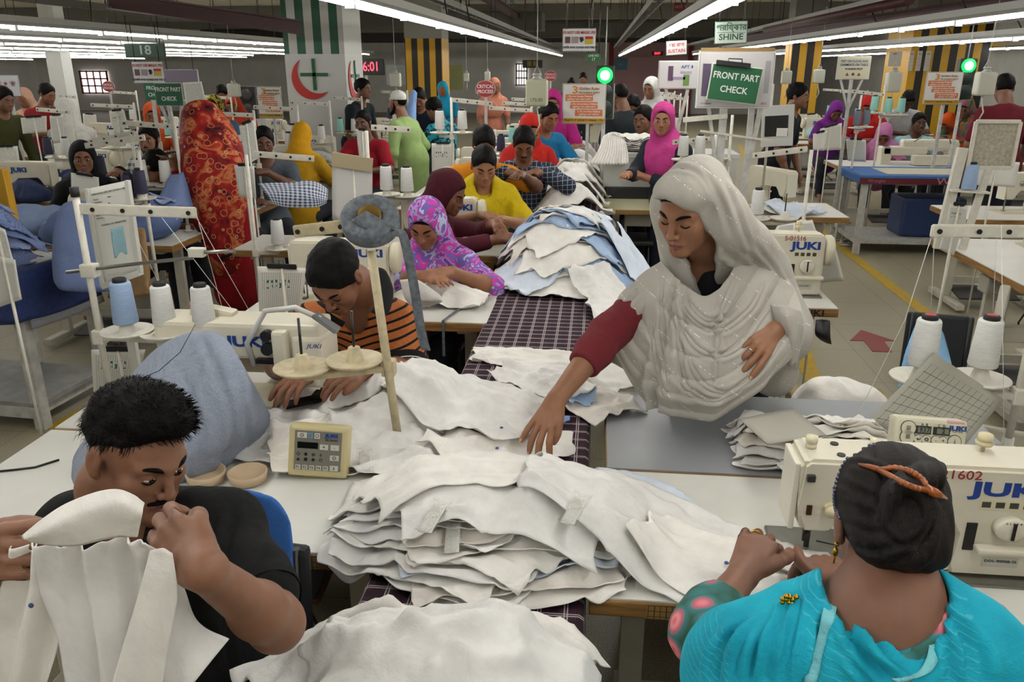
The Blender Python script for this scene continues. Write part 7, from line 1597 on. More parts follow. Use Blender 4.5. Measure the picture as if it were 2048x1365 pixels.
for k, (x, w_) in enumerate(((1790, 26), (1822, 9), (1838, 9), (1855, 11))):
    sign(['cream ABC poster on the wide striped column', 'narrow first poster right of the ABC poster', 'narrow second poster right of the ABC poster', 'narrow third poster right of the ABC poster'][k], x, 122 if k else 118, 14.2, w_, 40 if k else 30, [('ABC' if k == 0 else 'AC', .34, .2 if k == 0 else .12, '7a3030')] + [('—' * 4, .1 - .16 * j, .1, '8a6a5a') for j in range(3)], 'a9a498', name='poster')
e, w, h_ = sign('white safety poster with small drawings at the far left', 15, 172, 9.0, 46, 40, [('▣  ✚  ☎', .1, .25, '6a2c2c')], 'a9aaac', border='8a8a88', name='poster'); MB().beam((0, .02, -h_ / 2), (0, .02, -e.location.z + .02), .03, .03).build('board_post', LEGW, e)
sign('picture board of purple flowers behind the left signs', 362, 153, 11, 66, 26, [], '5f5564', border='b4b4b0', name='display_board', hang=2.3)
sign('dark wall panel with yellow notices at the far end', 1065, 128, 32, 40, 16, [('▉ ▉', 0, .6, '8a7a20')], '3a3a36', name='notice_board'); sign('blue notice panel left of the pink doorway', 1242, 128, 32, 26, 24, [('—', 0, .3, '7aa0a6')], '2d5a68', name='notice_board'); sign('olive wall chart behind the yellow striped column', 912, 155, 20, 28, 50, [('— — —', .3, .1, '3a4a20'), ('— — —', .0, .1, '3a4a20')], '6d6f42', name='wall_chart')
sign('grey chart board beside the clock', 795, 150, 17.5, 44, 40, [('— — — —', .3, .12, '3c3c3c'), ('— — — —', .05, .12, '3c3c3c'), ('— — — —', -.2, .12, '3c3c3c')], '8f928e', name='wall_chart')
# ------------------------------------------------------------------ hanging jugs
JM = NT('milky_plastic'); JMM = JM.done('b7b6a8', .35); JM.b.inputs['Transmission Weight'].default_value = .15
def jug(label, x, y, Y, wpx, hpx, col=None):
    c = A(x, y, Y); w = A(x + wpx / 2, y, Y).x - A(x - wpx / 2, y, Y).x; h_ = A(x, y - hpx / 2, Y).z - A(x, y + hpx / 2, Y).z
    e = empty('plastic_jug', c, 0, label, 'jug')
    MB().box((0, 0, -h_ * .08), (w, w * .7, h_ * .78), w * .16, seg=3).build('jug_body', col or JMM, e)
    MB().lathe((0, 0, h_ * .30), [(w * .30, 0), (w * .18, h_ * .06), (w * .16, h_ * .10), (w * .20, h_ * .11), (w * .20, h_ * .17), (0, h_ * .18)], 16).build('jug_cap', M('8f8f88', .5), e)
    MB().tube([(-w * .2, 0, h_ * .4), (0, 0, h_ * .7), (w * .2, 0, h_ * .4)], .004, 5).tube([(0, 0, h_ * .7), (0, 0, .8)], .003, 4).build('hanging_wire', LEGW, e)
    MB().tube([(0, 0, -h_ * .45), (w * .05, 0, -h_ * .7), (w * .15, -.02, -h_ * 1.0), (-w * .05, -.02, -h_ * 1.3)], .006, 6).build('jug_hose', M('a9a98f', .4), e)
jug('large milky plastic jug hanging over the bench with a hand written number', 1074, 180, 6.3, 44, 70, M('a9aa90', .4)); jug('white jug hanging by the yellow striped column', 791, 157, 10, 21, 36); jug('white jug hanging far behind the green sign', 1573, 152, 11, 20, 34); jug('second white jug hanging behind the standing man', 1638, 150, 11, 22, 36); jug('white jug hanging left of the red extinguishers', 1787, 160, 10.5, 30, 52); jug('big white jug hanging before the right traffic light', 1970, 163, 7.5, 38, 62); jug('small white jug hanging before the far wall', 933, 153, 14, 10, 22); jug('small white jug beside the far yellow columns', 975, 150, 14, 11, 22); jug('cream jug hanging by the loudspeaker', 468, 178, 9.5, 22, 34)
c = A(1074, 203, 6.3); text('170,00', 'jug_number', .035, BLACK(), [o for o in bpy.data.objects if o.name == 'plastic_jug'][0], (0, -.075, -.07), frame((1, 0, 0), (0, 0, 1)))
e = empty('loudspeaker', A(500, 205, 11.5), 0, 'black loudspeaker cabinet on a pale frame, left of the golden rules board', 'loudspeaker'); MB().box((0, 0, 0), (.26, .2, .44), .01).build('cabinet', BLACK(), e)
for z in (.1, -.1): MB().lathe((0, -.1, z), [(.09, 0), (.09, .01), (.03, .004), (0, .006)], 20, (0, -1, 0)).build('speaker_cone', M('2a2a2a', .5), e)
MB().box((0, 0, -.6), (.30, .26, .76)).build('speaker_stand', LEGW, e)
# ------------------------------------------------------------------ machines, stands and papers of the lines behind
ORD = ['first', 'second', 'third', 'fourth', 'fifth', 'sixth', 'seventh', 'eighth', 'ninth', 'tenth', 'eleventh']
protoT = sewing_table(-.57, .57, -.26, .26, 'x', ruler=False); protoM = sewing_machine((0, 0, 0), 0, 'x', 1); protoS = stand('x', (0, 0, 0), (0, 0, .74), [(-.11, 0, .30), (-.28, 0, .30)], (0, 0, .29), [((0, 0, .70), (-.40, 0, .72))])
protoM2 = sewing_machine((0, 0, 0), PI, 'x', 0, backtext=True)
firsts = set()
def place(proto, loc, rz, label):
    if proto.name not in firsts: firsts.add(proto.name); r = proto; r.location = loc; r.rotation_euler = (0, 0, rz); r['label'] = label; return r
    return dup(proto, loc, rz, label)
rc = random.Random(77)
GARM = [cloth('7d8fb0', .4, 10), cloth('2b3450', .4, 10), cloth('c4c4c0', .4, 10), cloth('9fc4c0', .4, 10), cloth('56688f', .4, 10)]
lumps = {}
def lump(loc, mi, label, s=1.0):
    if mi not in lumps:
        r0 = random.Random(mi); pr = [ell((r0.uniform(-.14, .14), r0.uniform(-.08, .08), .03 + r0.uniform(0, .07)), (r0.uniform(.10, .2), r0.uniform(.06, .13), r0.uniform(.04, .09)), .05) for _ in range(6)] + [half((0, 0, -1), (0, 0, .002), .004)]
        o = lumps[mi] = solid('garment_bundle', pr, .014, GARM[mi], None, disp=folds(.014, 26, mi, (1, 1, 1)))
        r = o
    else: r = lumps[mi].copy(); C.objects.link(r)
    r.location = loc; r.scale = (s, s, s); r.rotation_euler = (0, 0, rc.uniform(-.6, .6)); return tag(r, label, 'garments')
CN = ['pale blue', 'navy', 'white', 'mint', 'slate blue']
def station(x, y, name, k, full=True, gi=None, flip=False, paper=True, table=True):
    """one work place: table, machine, stand, two cones, a hung sheet"""
    w = '%s row, %s' % (ORD[k], name)
    if table: place(protoT, (x, y, 0), 0, 'sewing table, ' + w)
    if flip: place(protoM2, (x + .18 + rc.uniform(-.1, .1), y, .762), PI + rc.uniform(-.1, .1), 'cream sewing machine seen from behind, ' + w)
    else: place(protoM, (x - .18 + rc.uniform(-.1, .1), y, .762), rc.uniform(-.1, .1), 'cream sewing machine, ' + w)
    if not full: return
    sx = x + .45; place(protoS, (sx, y + .2, .762), rc.uniform(-.3, .3), 'thread stand with two discs, ' + w)
    for i, d in enumerate((-.11, -.28)):
        m = [TW, TW, TNV, TBL, TMI][rc.randrange(5)]; a = protoS.rotation_euler.z
        spool((sx + d, y + .2 + (d * .0), 1.102), ('inner' if i == 0 else 'outer') + ' thread cone on its stand, ' + w, m)
    if gi is not None: lump((x + .05 + rc.uniform(-.12, .12), y - .1, .762), gi, CN[gi] + ' garments heaped on the table, ' + w, rc.uniform(.8, 1.2))
    if paper:
        px_, pz = x + rc.uniform(-.5, -.2), 1.05 + rc.uniform(0, .2); t = rc.uniform(-.03, .03)
        p = sheet('white sheet hung at the machine, ' + w, V(px_, y + .1, pz), V(px_ + .21, y + .1 + t, pz + t), V(px_ + t, y + .07, pz - .29), V(px_ + .21 + t, y + .07, pz - .29), rc.choice([PAPER_T, PAPER_G, PAPER_B, PAPERW()]), clip=True, curl=.01)
        MB().tube([(.10, .0, 0), (.10, .01, .762 - pz)], .007, 6).build('sheet_rod', OFFW(), p)
LN = {'a': 'far tables left of the bench', 'b': 'far tables right of the bench', 'c': 'near column past the left aisle', 'd': 'second column past the left aisle', 'e': 'third column past the left aisle', 'f': 'fourth column past the left aisle', 'g': 'near column past the right aisle', 'h': 'second column past the right aisle'}
for k, y in enumerate((7.3, 8.3, 9.4, 10.5, 11.7)): station(-1.05, y, LN['a'], k, k < 3, None if k % 2 else 2, True)
for k, y in enumerate((10.1, 11.0, 11.9, 12.8)): station(.62, y, LN['b'], k, k < 3, 2 if k % 2 else None)
for k, y in enumerate((5.05, 6.35, 7.35, 8.3, 9.5, 11.9, 12.9, 13.9)): station(-3.25, y, LN['c'], k, k < 6, (4, 0, 1, 1, 2, None, None, None)[k], k % 2 == 0)
for k, y in enumerate((4.9, 6.6, 7.6, 8.7, 9.8, 11.0, 12.4)): station(-5.0, y, LN['d'], k, k < 5, (0, 1, 1, 4, 2, None, None)[k], k % 2 == 1)
for k, y in enumerate((7.2, 8.6, 9.9, 11.3, 12.8)): station(-7.1, y, LN['e'], k, k < 4, (1, 1, 2, None, None)[k], k % 2 == 0)
for k, y in enumerate((8.4, 10.0, 11.8, 13.6)): station(-9.6, y, LN['f'], k, k < 2, None, k % 2 == 1)
for k, y in enumerate((12.7, 13.6, 14.6)): station(3.5, y, LN['g'], k, k < 2, 3, k % 2 == 1)
for k, y in enumerate((7.4, 8.8, 10.0, 11.3, 12.6)): station(5.5, y, LN['h'], k, k < 4, 3, k % 2 == 0)
for i, (x, y, l) in enumerate(((135, 395, 'left of the black hijab'), (222, 392, 'under the black hijab'), (60, 400, 'by the yellow post'))): p = A(x, y, 5.0); lump((p.x, 5.0, .765), (0, 4, 0)[i], 'big heap of blue shirts on the table ' + l, (1.1, 1.5, 1.2)[i])
# machines on the near tables
mA = sewing_machine((-1.38, 3.66, .765), 0.05, 'cream sewing machine behind the tape roll, at the pink scarf woman\'s table', 1)
sewing_machine((1.50, 6.6, .765), PI / 2 + .5, 'cream machine head with a white cable on the short aisle table', 1)
sewing_machine((-1.15, 5.0, .765), 0, 'cream sewing machine left of the maroon scarf woman', 1); sewing_machine((-1.2, 6.55, .765), 0, 'cream sewing machine left of the man in the checked shirt', 1)
sewing_machine((2.70, 4.75, .805), PI / 2, 'dusty cream machine on the cut corner table at the right edge', 1, s=1.1); sewing_machine((3.2, 6.65, .765), .2, 'cream machine on the second right hand table', 1)
# cylinder-bed machine right of the aisle
p = A(1838, 320, 9.9); e = empty('coverstitch_machine', (p.x, 9.9, .762), 0, 'cream cylinder bed machine with a tray on the long right hand table', 'sewing machine')
MB().box((-.18, .05, .15), (.50, .16, .10), .02).box((-.38, .05, .08), (.12, .16, .24), .02).box((.10, .05, .22), (.62, .14, .12), .03).box((.36, .05, .12), (.12, .13, .26), .02).build('arm_body', CREAM(), e)
MB().box((.12, -.10, .06), (.46, .12, .11), .008).build('chip_tray', CREAM(), e); MB().cyl((.36, -.04, .02), .006, .16, 8).cyl((.30, -.04, .03), .005, .14, 8).box((.33, -.03, .06), (.09, .05, .05), .005).build('needle_bars', DSTEEL(), e); MB().tube([(-.1, -.04, .26), (.0, -.06, .34), (.26, -.06, .33), (.3, -.05, .24)], .008, 6).build('lift_lever', STEEL(), e)
# striped man's bartack machine, its arm pointing right
Ym = 2.44; c = G(600, 775, .765); x0 = A(470, 680, Ym).x; x1 = A(652, 680, Ym).x; zt = A(560, 636, Ym).z; zb = A(560, 706, Ym).z
e = empty('bartack_machine', (x0 - .1, Ym, .765), 0, 'cream bartack machine between the striped man and the blue cloth', 'sewing machine'); L = lambda x, y, z: V(x - x0 + .1, y, z - .765)
MB().box(L((x0 + x1) / 2 - .12, 0, (zt + zb) / 2), (x1 - x0 + .24, .15, zt - zb), .014).box(L(x0 - .16, 0, .86), (.16, .15, .24), .014).build('arm_body', CREAM(), e)
MB().box(L(x1 - .035, -.005, zb - .0), (.10, .17, zt - zb + .05), .012).build('needle_head', M('d2ccba', .35), e)
MB().box(L(x1 - .12, -.088, zb + .035), (.05, .04, .15), .012).build('side_cover', M('cdc7b4', .35), e)
text('JUKI', 'brand_lettering', .048, JB, e, L(A(512, 668, Ym).x, -.0765, A(512, 670, Ym).z), frame((1, 0, 0), (0, 0, 1)), sx=1.5, bold=.002); text('JUKI', 'brand_lettering', .02, JB, e, L(x1 - .01, -.092, zb + .06), frame((1, 0, 0), (0, 0, 1)), sx=1.3, shear=.3)
MB().box(L(x1 - .1, -.08, zb + .0), (.22, .02, .018), .003).cyl(L(x1 - .165, -.085, zb + .045), .02, .03, 16, 'Y').cyl(L(x1 - .165, -.085, zb + .09), .018, .03, 16, 'Y').build('tension_unit', BLACK(), e)
MB().cyl(L(x1 - .02, -.02, zb - .06), .006, .12, 8).box(L(x1 - .02, -.04, .80), (.05, .06, .03), .005).beam(L(x1 - .02, -.05, .80), L(x1 - .12, -.10, .79), .05, .01).build('presser_foot', DSTEEL(), e)
MB().tube([L(x1 - .22, -.08, zb - .02), L(x1 - .235, -.085, zb + .06), L(x1 - .16, -.09, zt + .05), L(x1 - .06, -.09, zt + .065), L(x1 + .02, -.09, zt + .03)], [.009, .009, .009, .009, .009], 10).build('lamp_neck', M('b9b9b4', .4), e); MB().beam(L(x1 + .0, -.09, zt + .045), L(x1 + .075, -.09, zt - .01), .05, .012, .004).build('lamp_shade', M('8d8f90', .3, .6), e)
MB().box(L(x0 - .1, 0, .775), (.5, .2, .02), .004).build('bed', CREAM2(), e)
# tilted control panel behind the blue cloth
p = A(428, 632, 2.46); e = empty('control_panel', p, 0, 'tilted control panel with a pink lamp seen from behind the white cones', 'control panel'); Rm = Matrix.Rotation(.18, 4, 'Y'); MB().box((0, 0, 0), (.15, .05, .07), .012, rot=Rm).build('casing', M('c3bda8', .4), e); MB().box((-.045, 0, .043), (.05, .05, .014), .004, rot=Rm).build('lamp_window', M('c98a88', .4), e)
for q in (-.03, .02, .055): MB().cyl((q, -.027, -.01 - q * .2), .004, .006, 10, 'Y').build('screw', DSTEEL(), e)
MB().beam((0, 0, -.03), (0, 0, .765 - p.z), .03, .02).build('panel_post', OFFW(), e)
# papers close by
def tallied(label, Y, a, b, c_, d, mat, clip=True, curl=.006, dy=0):
    pp = px4(Y, a, b, c_, d, dy); o = sheet(label, *pp, mat, clip=clip, curl=curl); z0 = pp[0].z
    MB().tube([(pp[1] - pp[0]) * .5, (pp[1] - pp[0]) * .5 + V(0, .012, .02 - z0)], .006, 6).build('sheet_rod', OFFW(), o); return o
tallied('tally sheet with green bars left of the striped man', 3.1, (515, 533), (613, 537), (518, 640), (600, 625), PAPER_B); tallied('tally sheet with green bars beside the blue table leg', 2.6, (182, 700), (290, 700), (186, 790), (270, 790), PAPER_B)
tallied('curling grid sheet clipped to the machine numbered in red', 4.12, (1618, 487), (1668, 485), (1606, 572), (1691, 565), PAPER_G, curl=.03); MB().beam(A(1565, 480, 4.1), A(1652, 478, 4.1), .02, .035, .004).beam(A(1652, 470, 4.1), A(1652, 497, 4.1), .02, .02, .004).build('clip_board_arm', BLACK()); tag(bpy.data.objects['clip_board_arm'], 'black clamp arm holding the grid sheet beside the machine', 'clamp')
tallied('grey work sheet hung behind the white scarf on the right', 4.3, (1555, 452), (1625, 440), (1545, 470), (1645, 500), PAPER_G, clip=False)
tallied('large blank white board with a cardboard top edge behind the tape roll', 4.35, (664, 306), (745, 318), (664, 440), (744, 490), M('c2c1bc', .6), clip=False); o = MB().beam(A(664, 318, 4.34), A(745, 331, 4.34), .012, .075).build('cardboard_strip', M('9a8d70', .8)); tag(o, 'strip of cardboard along the top of the blank white board', 'cardboard')
tallied('white sheet on a clip by the far left machine', 6.9, (41, 236), (93, 232), (45, 268), (93, 264), PAPER_T); tallied('framed sheet beside the white shawl woman', 7.5, (99, 232), (126, 228), (104, 288), (128, 284), PAPER_G); tallied('narrow tall sheet left of the crescent column', 7.8, (218, 222), (248, 220), (226, 275), (258, 262), PAPER_B)
tallied('paper with a blue swatch near the girl in red', 6.0, (712, 258), (736, 262), (718, 318), (738, 318), PAPER_T); tallied('sheet clipped at the right of the red dress', 5.1, (478, 252), (508, 240), (492, 332), (518, 315), PAPER_T); tallied('grid sheet on the table right of the red dress', 5.0, (468, 330), (508, 332), (478, 395), (512, 396), PAPER_G); tallied('spread sheet at the left edge above the blue bench', 3.0, (-20, 510), (30, 520), (-30, 625), (42, 600), PAPER_G, clip=False); tallied('upper sheet at the left edge', 3.02, (-25, 445), (10, 460), (-20, 520), (35, 560), PAPER_T, clip=False)
tallied('work sheet clipped right of the young man in the aisle', 7.9, (1640, 258), (1684, 246), (1636, 302), (1682, 300), PAPER_G); tallied('second work sheet behind the cylinder bed table', 9.2, (1692, 278), (1732, 280), (1696, 322), (1732, 324), PAPER_G); tallied('white card clipped under the young man\'s elbow', 7.6, (1626, 268), (1655, 262), (1626, 300), (1648, 302), PAPERW()); tallied('sheet with green ink on the right hand stand', 4.6, (1900, 408), (1936, 412), (1890, 470), (1928, 475), PAPER_B); tallied('lower torn sheet on the right hand stand', 4.55, (1888, 468), (1922, 468), (1878, 498), (1908, 512), PAPER_G); tallied('white sheet behind the lace frame at right', 5.6, (1950, 318), (2040, 325), (1945, 370), (2030, 375), PAPERW(), clip=False)
e = empty('display_board', A(1555, 252, 6.4), 0, 'white board with a black painted square in front of the young man', 'board'); MB().box((0, 0, 0), (.235, .012, .30), .003, rot=Matrix.Rotation(-.06, 4, 'Y')).build('board_face', M('bfbfbb', .6), e); MB().box((-.01, -.008, .0), (.17, .006, .15), rot=Matrix.Rotation(-.06, 4, 'Y')).build('black_square', BLACK(), e); MB().box((.035, -.0115, -.045), (.08, .003, .06)).build('paper_corner', PAPERW(), e); MB().tube([(-.06, .01, .3), (-.06, .01, -.45)], .01, 8).build('board_rod', OFFW(), e)
p = A(1988, 290, 5.0); e = empty('lace_frame', p, 0, 'cream frame strung with worn lace on a pale stand at right', 'frame'); fw, fh = .24, .26
for a, b in (((-fw / 2, -fh / 2), (-fw / 2, fh / 2)), ((fw / 2, -fh / 2), (fw / 2, fh / 2)), ((-fw / 2, fh / 2), (fw / 2, fh / 2)), ((-fw / 2, -fh / 2), (fw / 2, -fh / 2))): MB().beam((a[0], 0, a[1]), (b[0], 0, b[1]), .02, .022, .003).build('frame_bar', OFFW(), e)
MB().box((0, .004, 0), (fw, .004, fh)).build('lace_panel', M('a39d8c', .9, 0, .3, 60), e); MB().beam((.0, .01, -fh / 2), (-.06, .02, .80 - p.z), .035, .03).beam((-.16, .02, -.02), (-.20, .02, .80 - p.z), .055, .035).build('frame_post', OFFW(), e)
spool((A(1940, 360, 5.0).x, 5.0, A(1940, 378, 5.0).z), 'blue cone of thread beside the lace frame', TBL); MB().beam((A(1900, 374, 5.0).x, 5.0, A(1900, 380, 5.0).z), (A(1975, 385, 5.0).x, 5.0, A(1975, 385, 5.0).z), .08, .012).build('cone_shelf', OFFW()); tag(bpy.data.objects['cone_shelf'], 'small cream shelf under the blue cone at right', 'shelf')
# thread stands standing nearer
def sb(label, px, py, Y, ht, ds, arm, cones, mats=None, zb=.76):
    b_ = V(A(px, py, Y).x, Y, zb); D = [A(*d, Y) for d in ds]; S_ = stand(label, b_, V(b_.x, Y, A(px, ht, Y).z), D, V(b_.x, Y, D[0].z - .02) if D else b_, [(A(*arm[0], Y), A(*arm[1], Y))] if arm else [])
    for i, (d, l) in enumerate(zip(D, cones)): spool(d + V(0, 0, .04), l, (mats or [TW] * 9)[i])
sb('cream thread stand with a long guide arm behind the boy in grey', 510, 480, 4.6, 310, [(558, 500)], ((508, 308), (628, 318)), ['white cone on the stand behind the tape roll arm'], zb=0); sb('cream thread stand behind the blank white board', 742, 420, 4.9, 262, [(774, 392), (815, 395)], ((742, 255), (822, 260)), ['white cone left of two behind the tape roll', 'white cone right of two behind the tape roll'])
sb('cream thread stand right of the white scarf', 1608, 430, 5.0, 300, [(1512, 440), (1568, 440)], ((1615, 298), (1505, 312)), ['white cone at the white scarf\'s shoulder'], [TW], zb=0); sb('cream thread stand left of the jug over the bench', 905, 300, 6.6, 195, [(925, 268), (880, 268)], ((905, 200), (985, 208)), ['white cone right of the stand by the green kurta', 'white cone left of the stand by the green kurta']); sb('cream thread stand with three cones in front of the maroon vest', 1455, 350, 6.2, 230, [(1434, 320), (1398, 322), (1365, 322)], ((1455, 275), (1345, 285)), ['white cone nearest the post by the white work table', 'middle white cone by the white work table', 'white cone nearest the maroon vest'], [TW, TW, TW], zb=0)
sb('cream stand holding mint cones right of the young man', 1752, 300, 9.3, 170, [(1746, 228), (1774, 232), (1800, 232)], ((1700, 182), (1770, 190)), ['mint cone left of three', 'mint cone middle of three', 'mint cone right of three'], [TMI, TMI, TMI], zb=0); sb('cream stand with grey cones behind the pink scarf', 1708, 300, 9.0, 190, [(1712, 258), (1730, 256)], None, ['tilted grey cone left', 'tilted grey cone right'], [TGY, TGY], zb=0); sb('cream stand with a navy cone among the blue shirts', 300, 460, 4.7, 300, [(262, 408), (285, 400)], ((170, 292), (290, 275)), ['dark navy cone in the blue shirts', 'near black cone in the blue shirts'], [TNV, TNV], zb=0); sb('cream stand rising beside the black hijab', 272, 330, 6.3, 265, [(206, 360)], ((172, 285), (270, 265)), ['navy topped cone near the black hijab'], [TNV])
# ------------------------------------------------------------------ blue table and blue shirts, left
bt = empty('side_table', (-3.45, 3.95, 0), -.08, 'worn white side table with a denim cover and a lower shelf at left', 'table'); DEN = M('27386b', .85, 0, .25, 40, .4, 200)
for q in (-.62, .56):
    for r_ in (-.25, .27): MB().box((q, r_, .41), (.06, .06, .82), .004).build('leg', LEGW, bt)
MB().box((-.03, 0, .82), (1.24, .58, .04), .004).build('tabletop', LEGW, bt); MB().box((-.03, 0, .14), (1.22, .56, .03), .003).build('shelf', M('8d8c88', .6, 0, .25, 10), bt); MB().box((.53, 0, .10), (.04, .56, .06)).box((-.03, -.27, .10), (1.2, .04, .06)).build('shelf_rail', LEGW, bt)
patch('denim_cover', [[V(-.64, -.31, .60), V(-.1, -.32, .58), V(.5, -.31, .60), V(.62, -.28, .62), V(.625, .0, .60), V(.62, .29, .60)], [V(-.64, -.305, .84), V(-.1, -.305, .84), V(.52, -.305, .84), V(.61, -.27, .84), V(.61, 0, .84), V(.61, .29, .84)], [V(-.64, -.2, .848), V(-.1, -.2, .848), V(.40, -.2, .848), V(.5, -.15, .848), V(.5, 0, .848), V(.5, .25, .848)]], DEN, bt, nu=8, nv=6, amp=.006, freq=16, t=.004)
patch('cover_fringe', [[V(.628, -.27, .615), V(.63, .0, .60), V(.626, .29, .60)], [V(.632, -.27, .57), V(.634, .0, .555), V(.63, .29, .56)]], M('8d8d92', .9, 0, .5, 300), bt, nu=3, nv=8, amp=.004, freq=60, t=.004)
t = NT('striped_shirting'); co = t.coord(); o_ = t.xyz(co); t.bump(t.noise(co, 11, 4), .4, .03); SB = t.done(t.mix(t.band(t.math('ADD', o_[0], o_[2]), .008, .003), '7383ab', '55658f'), .85, 0, .2); SB2 = cloth('6f80a8', .4, 11); SB3 = cloth('8593b8', .4, 11)
hB = Heap(-4.4, -2.2, 3.4, 6.2, lambda X, Y: np.where((X > -4.1) & (X < -2.85) & (Y > 3.65) & (Y < 4.25), .85, np.where((X > -3.85) & (X < -2.65) & (Y > 4.75) & (Y < 5.4), .765, .3)), .016)
hB.H = np.maximum(hB.H, .84 + .22 * np.exp(-(((hB.X + 3.55) / .42) ** 4 + ((hB.Y - 4.0) / .2) ** 4)))
for i in range(12):
    t_ = i / 11; cx = -3.15 - .55 * ((i * 7) % 12) / 12; cy = 3.86 + .2 * ((i * 5) % 12) / 12; a = rc.uniform(-.5, .5)
    hB.lay('blue_shirt', 'blue work shirt, %s layer of the heap on the denim covered table' % order[i], [(cx - .2 * math.cos(a), cy - .2 * math.sin(a)), (cx, cy), (cx + .2 * math.cos(a), cy + .2 * math.sin(a))], [.24, .30, .22], (SB, SB2, SB3)[i % 3], 500 + i, res=.016, amp=.022, jag=.04, curl=.02, cat_='shirt', kf=7)
for i in range(6): hB.lay('blue_shirt', 'blue shirt, %s from the bottom of the heap beside the red dress' % order[i].replace('bottom', 'first'), [(-3.1 + .04 * i, 5.0), (-2.95, 5.08), (-2.78, 5.12)], [.26, .34, .26], (SB, SB3)[i % 2], 540 + i, res=.016, amp=.03, jag=.04, curl=.02, cat_='shirt', kf=7)
tent_cloth('striped_bundle', 'tall striped blue bundle standing behind the operation sheet', [A(120, 400, 3.72), A(165, 392, 3.75), A(195, 400, 3.7), A(100, 470, 3.6), A(110, 590, 3.5), A(235, 590, 3.55), A(215, 480, 3.65), A(120, 430, 4.0), A(215, 430, 4.0), A(110, 560, 4.0), A(230, 560, 4.0)], SB, .05, .012, amp=.008)
patch('hanging_shirt', [[A(382, 330, 5.28), A(362, 345, 5.2), A(340, 350, 5.2)], [A(388, 375, 5.25), A(362, 370, 5.14), A(322, 385, 5.12)], [A(390, 420, 5.2), A(355, 415, 5.05), A(305, 420, 5.02)]], SB2, None, nu=6, nv=6, amp=.014, freq=16, t=.003); tag([o for o in bpy.data.objects if o.name.startswith('hanging_shirt')][-1], 'blue shirt held up by the woman in the red veil', 'shirt')
o = tent_cloth('brown_sack', 'brown cloth sack hanging behind the operation sheet frame', [A(268, 455, 4.2), A(290, 452, 4.2), A(300, 590, 4.1), A(215, 600, 4.1), A(262, 480, 4.35), A(295, 480, 4.35), A(298, 585, 4.35), A(225, 590, 4.35)], cloth('8a6f4c'), .012, .012, amp=.008)
o = MB().box(A(8, 400, 4.3), (.10, .06, .36), .01).build('yellow_post', M('b98a12', .5)); tag(o, 'yellow padded post at the left edge above the blue shirts', 'post'); MB().box((0, 0, -.6), (.05, .05, 1.0)).build('post_leg', LEGW, o).location = A(8, 400, 4.3)
bpy.data.objects['post_leg'].location = (A(8, 400, 4.3).x, 4.3, A(8, 400, 4.3).z); bpy.data.objects['post_leg'].matrix_parent_inverse = Matrix.Identity(4)
patch('gingham_cloth', [[A(515, 368, 4.9), A(570, 362, 4.95), A(625, 362, 4.95), A(655, 380, 4.95)], [A(530, 385, 4.7), A(575, 385, 4.7), A(625, 388, 4.7), A(655, 395, 4.72)], [A(545, 408, 4.66), A(575, 415, 4.66), A(628, 415, 4.66), A(652, 405, 4.68)]], None, None, nu=8, nv=8, amp=.012, freq=18, t=.003)
GH = NT('gingham'); u_ = GH.xyz(GH.coord('UV')); GHM = GH.done(GH.mix(GH.math('MULTIPLY', GH.math('ADD', GH.band(u_[0], .06, .03), GH.band(u_[1], .10, .05)), .5), 'b5bac4', '1f2a48'), .85); o = bpy.data.objects['gingham_cloth']; o.data.materials.append(GHM); tag(o, 'navy gingham cloth hanging off a table behind the striped man', 'cloth'); sewing_table(-2.25, -1.75, 4.72, 5.2, 'small white table under the gingham cloth', ruler=False, motor=False)
patch('hanging_shirt', [[A(820, 182, 9.4), A(828, 180, 9.4), A(834, 186, 9.4)], [A(812, 225, 9.35), A(824, 228, 9.3), A(832, 225, 9.35)], [A(812, 275, 9.3), A(822, 280, 9.25), A(830, 272, 9.3)]], cloth('7d9ac8'), None, nu=6, nv=5, amp=.02, freq=14, t=.003); tag([o for o in bpy.data.objects if o.name.startswith('hanging_shirt')][-1], 'pale blue shirt hanging beside the man in the green kurta', 'shirt')
# ------------------------------------------------------------------ right of the aisle
wb = empty('work_bench', (A(1835, 350, 8.7).x, 8.85, 0), 0, 'white framed bench with a blue lettered cover and a lower shelf right of the aisle', 'bench'); WX = .62; CB = M('35629c', .8, 0, .1, 20)
for q in (-WX + .05, WX - .05):
    for r_ in (-.36, .30): MB().box((q, r_, .36), (.06, .06, .72), .004).build('leg', LEGW, wb)
MB().box((0, 0, .13), (WX * 2 - .06, .70, .05), .004).build('shelf', LEGW, wb); MB().box((0, -.02, .765), (WX * 2 + .04, .80, .09), .02).build('padded_top', CB, wb); MB().box((.12, -.05, .812), (WX * 1.5, .5, .004)).build('cream_panel', M('b5ae98', .7), wb); MB().box((0, -.424, .755), (WX * 2 + .05, .006, .06)).build('red_band', M('5c1422', .7), wb); text('Wrangl', 'cover_lettering', .10, M('a58a92', .6), wb, (.28, -.429, .758), frame((1, 0, 0), (0, 0, 1)), sx=1.3)
text('Wrangler', 'cover_lettering', .045, M('8d6a76', .6), wb, (-.48, -.429, .758), frame((1, 0, 0), (0, 0, 1)))
MB().box((.05, .0, .36), (.62, .42, .40), .03).build('storage_crate', M('20345f', .6)); o = bpy.data.objects['storage_crate']; o.location = (wb.location.x + .15, 8.85, 0); tag(o, 'dark blue plastic crate on the shelf under the lettered bench', 'crate')
for i in range(26):
    p = G(1680 + rc.gauss(0, 18) + 18, 472 + rc.gauss(0, 9), 0); o = MB().ball((0, 0, .012), (.035 + rc.random() * .03, .03, .012), 8).build('cloth_scrap', M('b9b8b4', .9)); o.location = p; tag(o, 'white cloth scrap on the aisle floor by the bench foot', 'scrap', 'white scraps on the aisle floor')
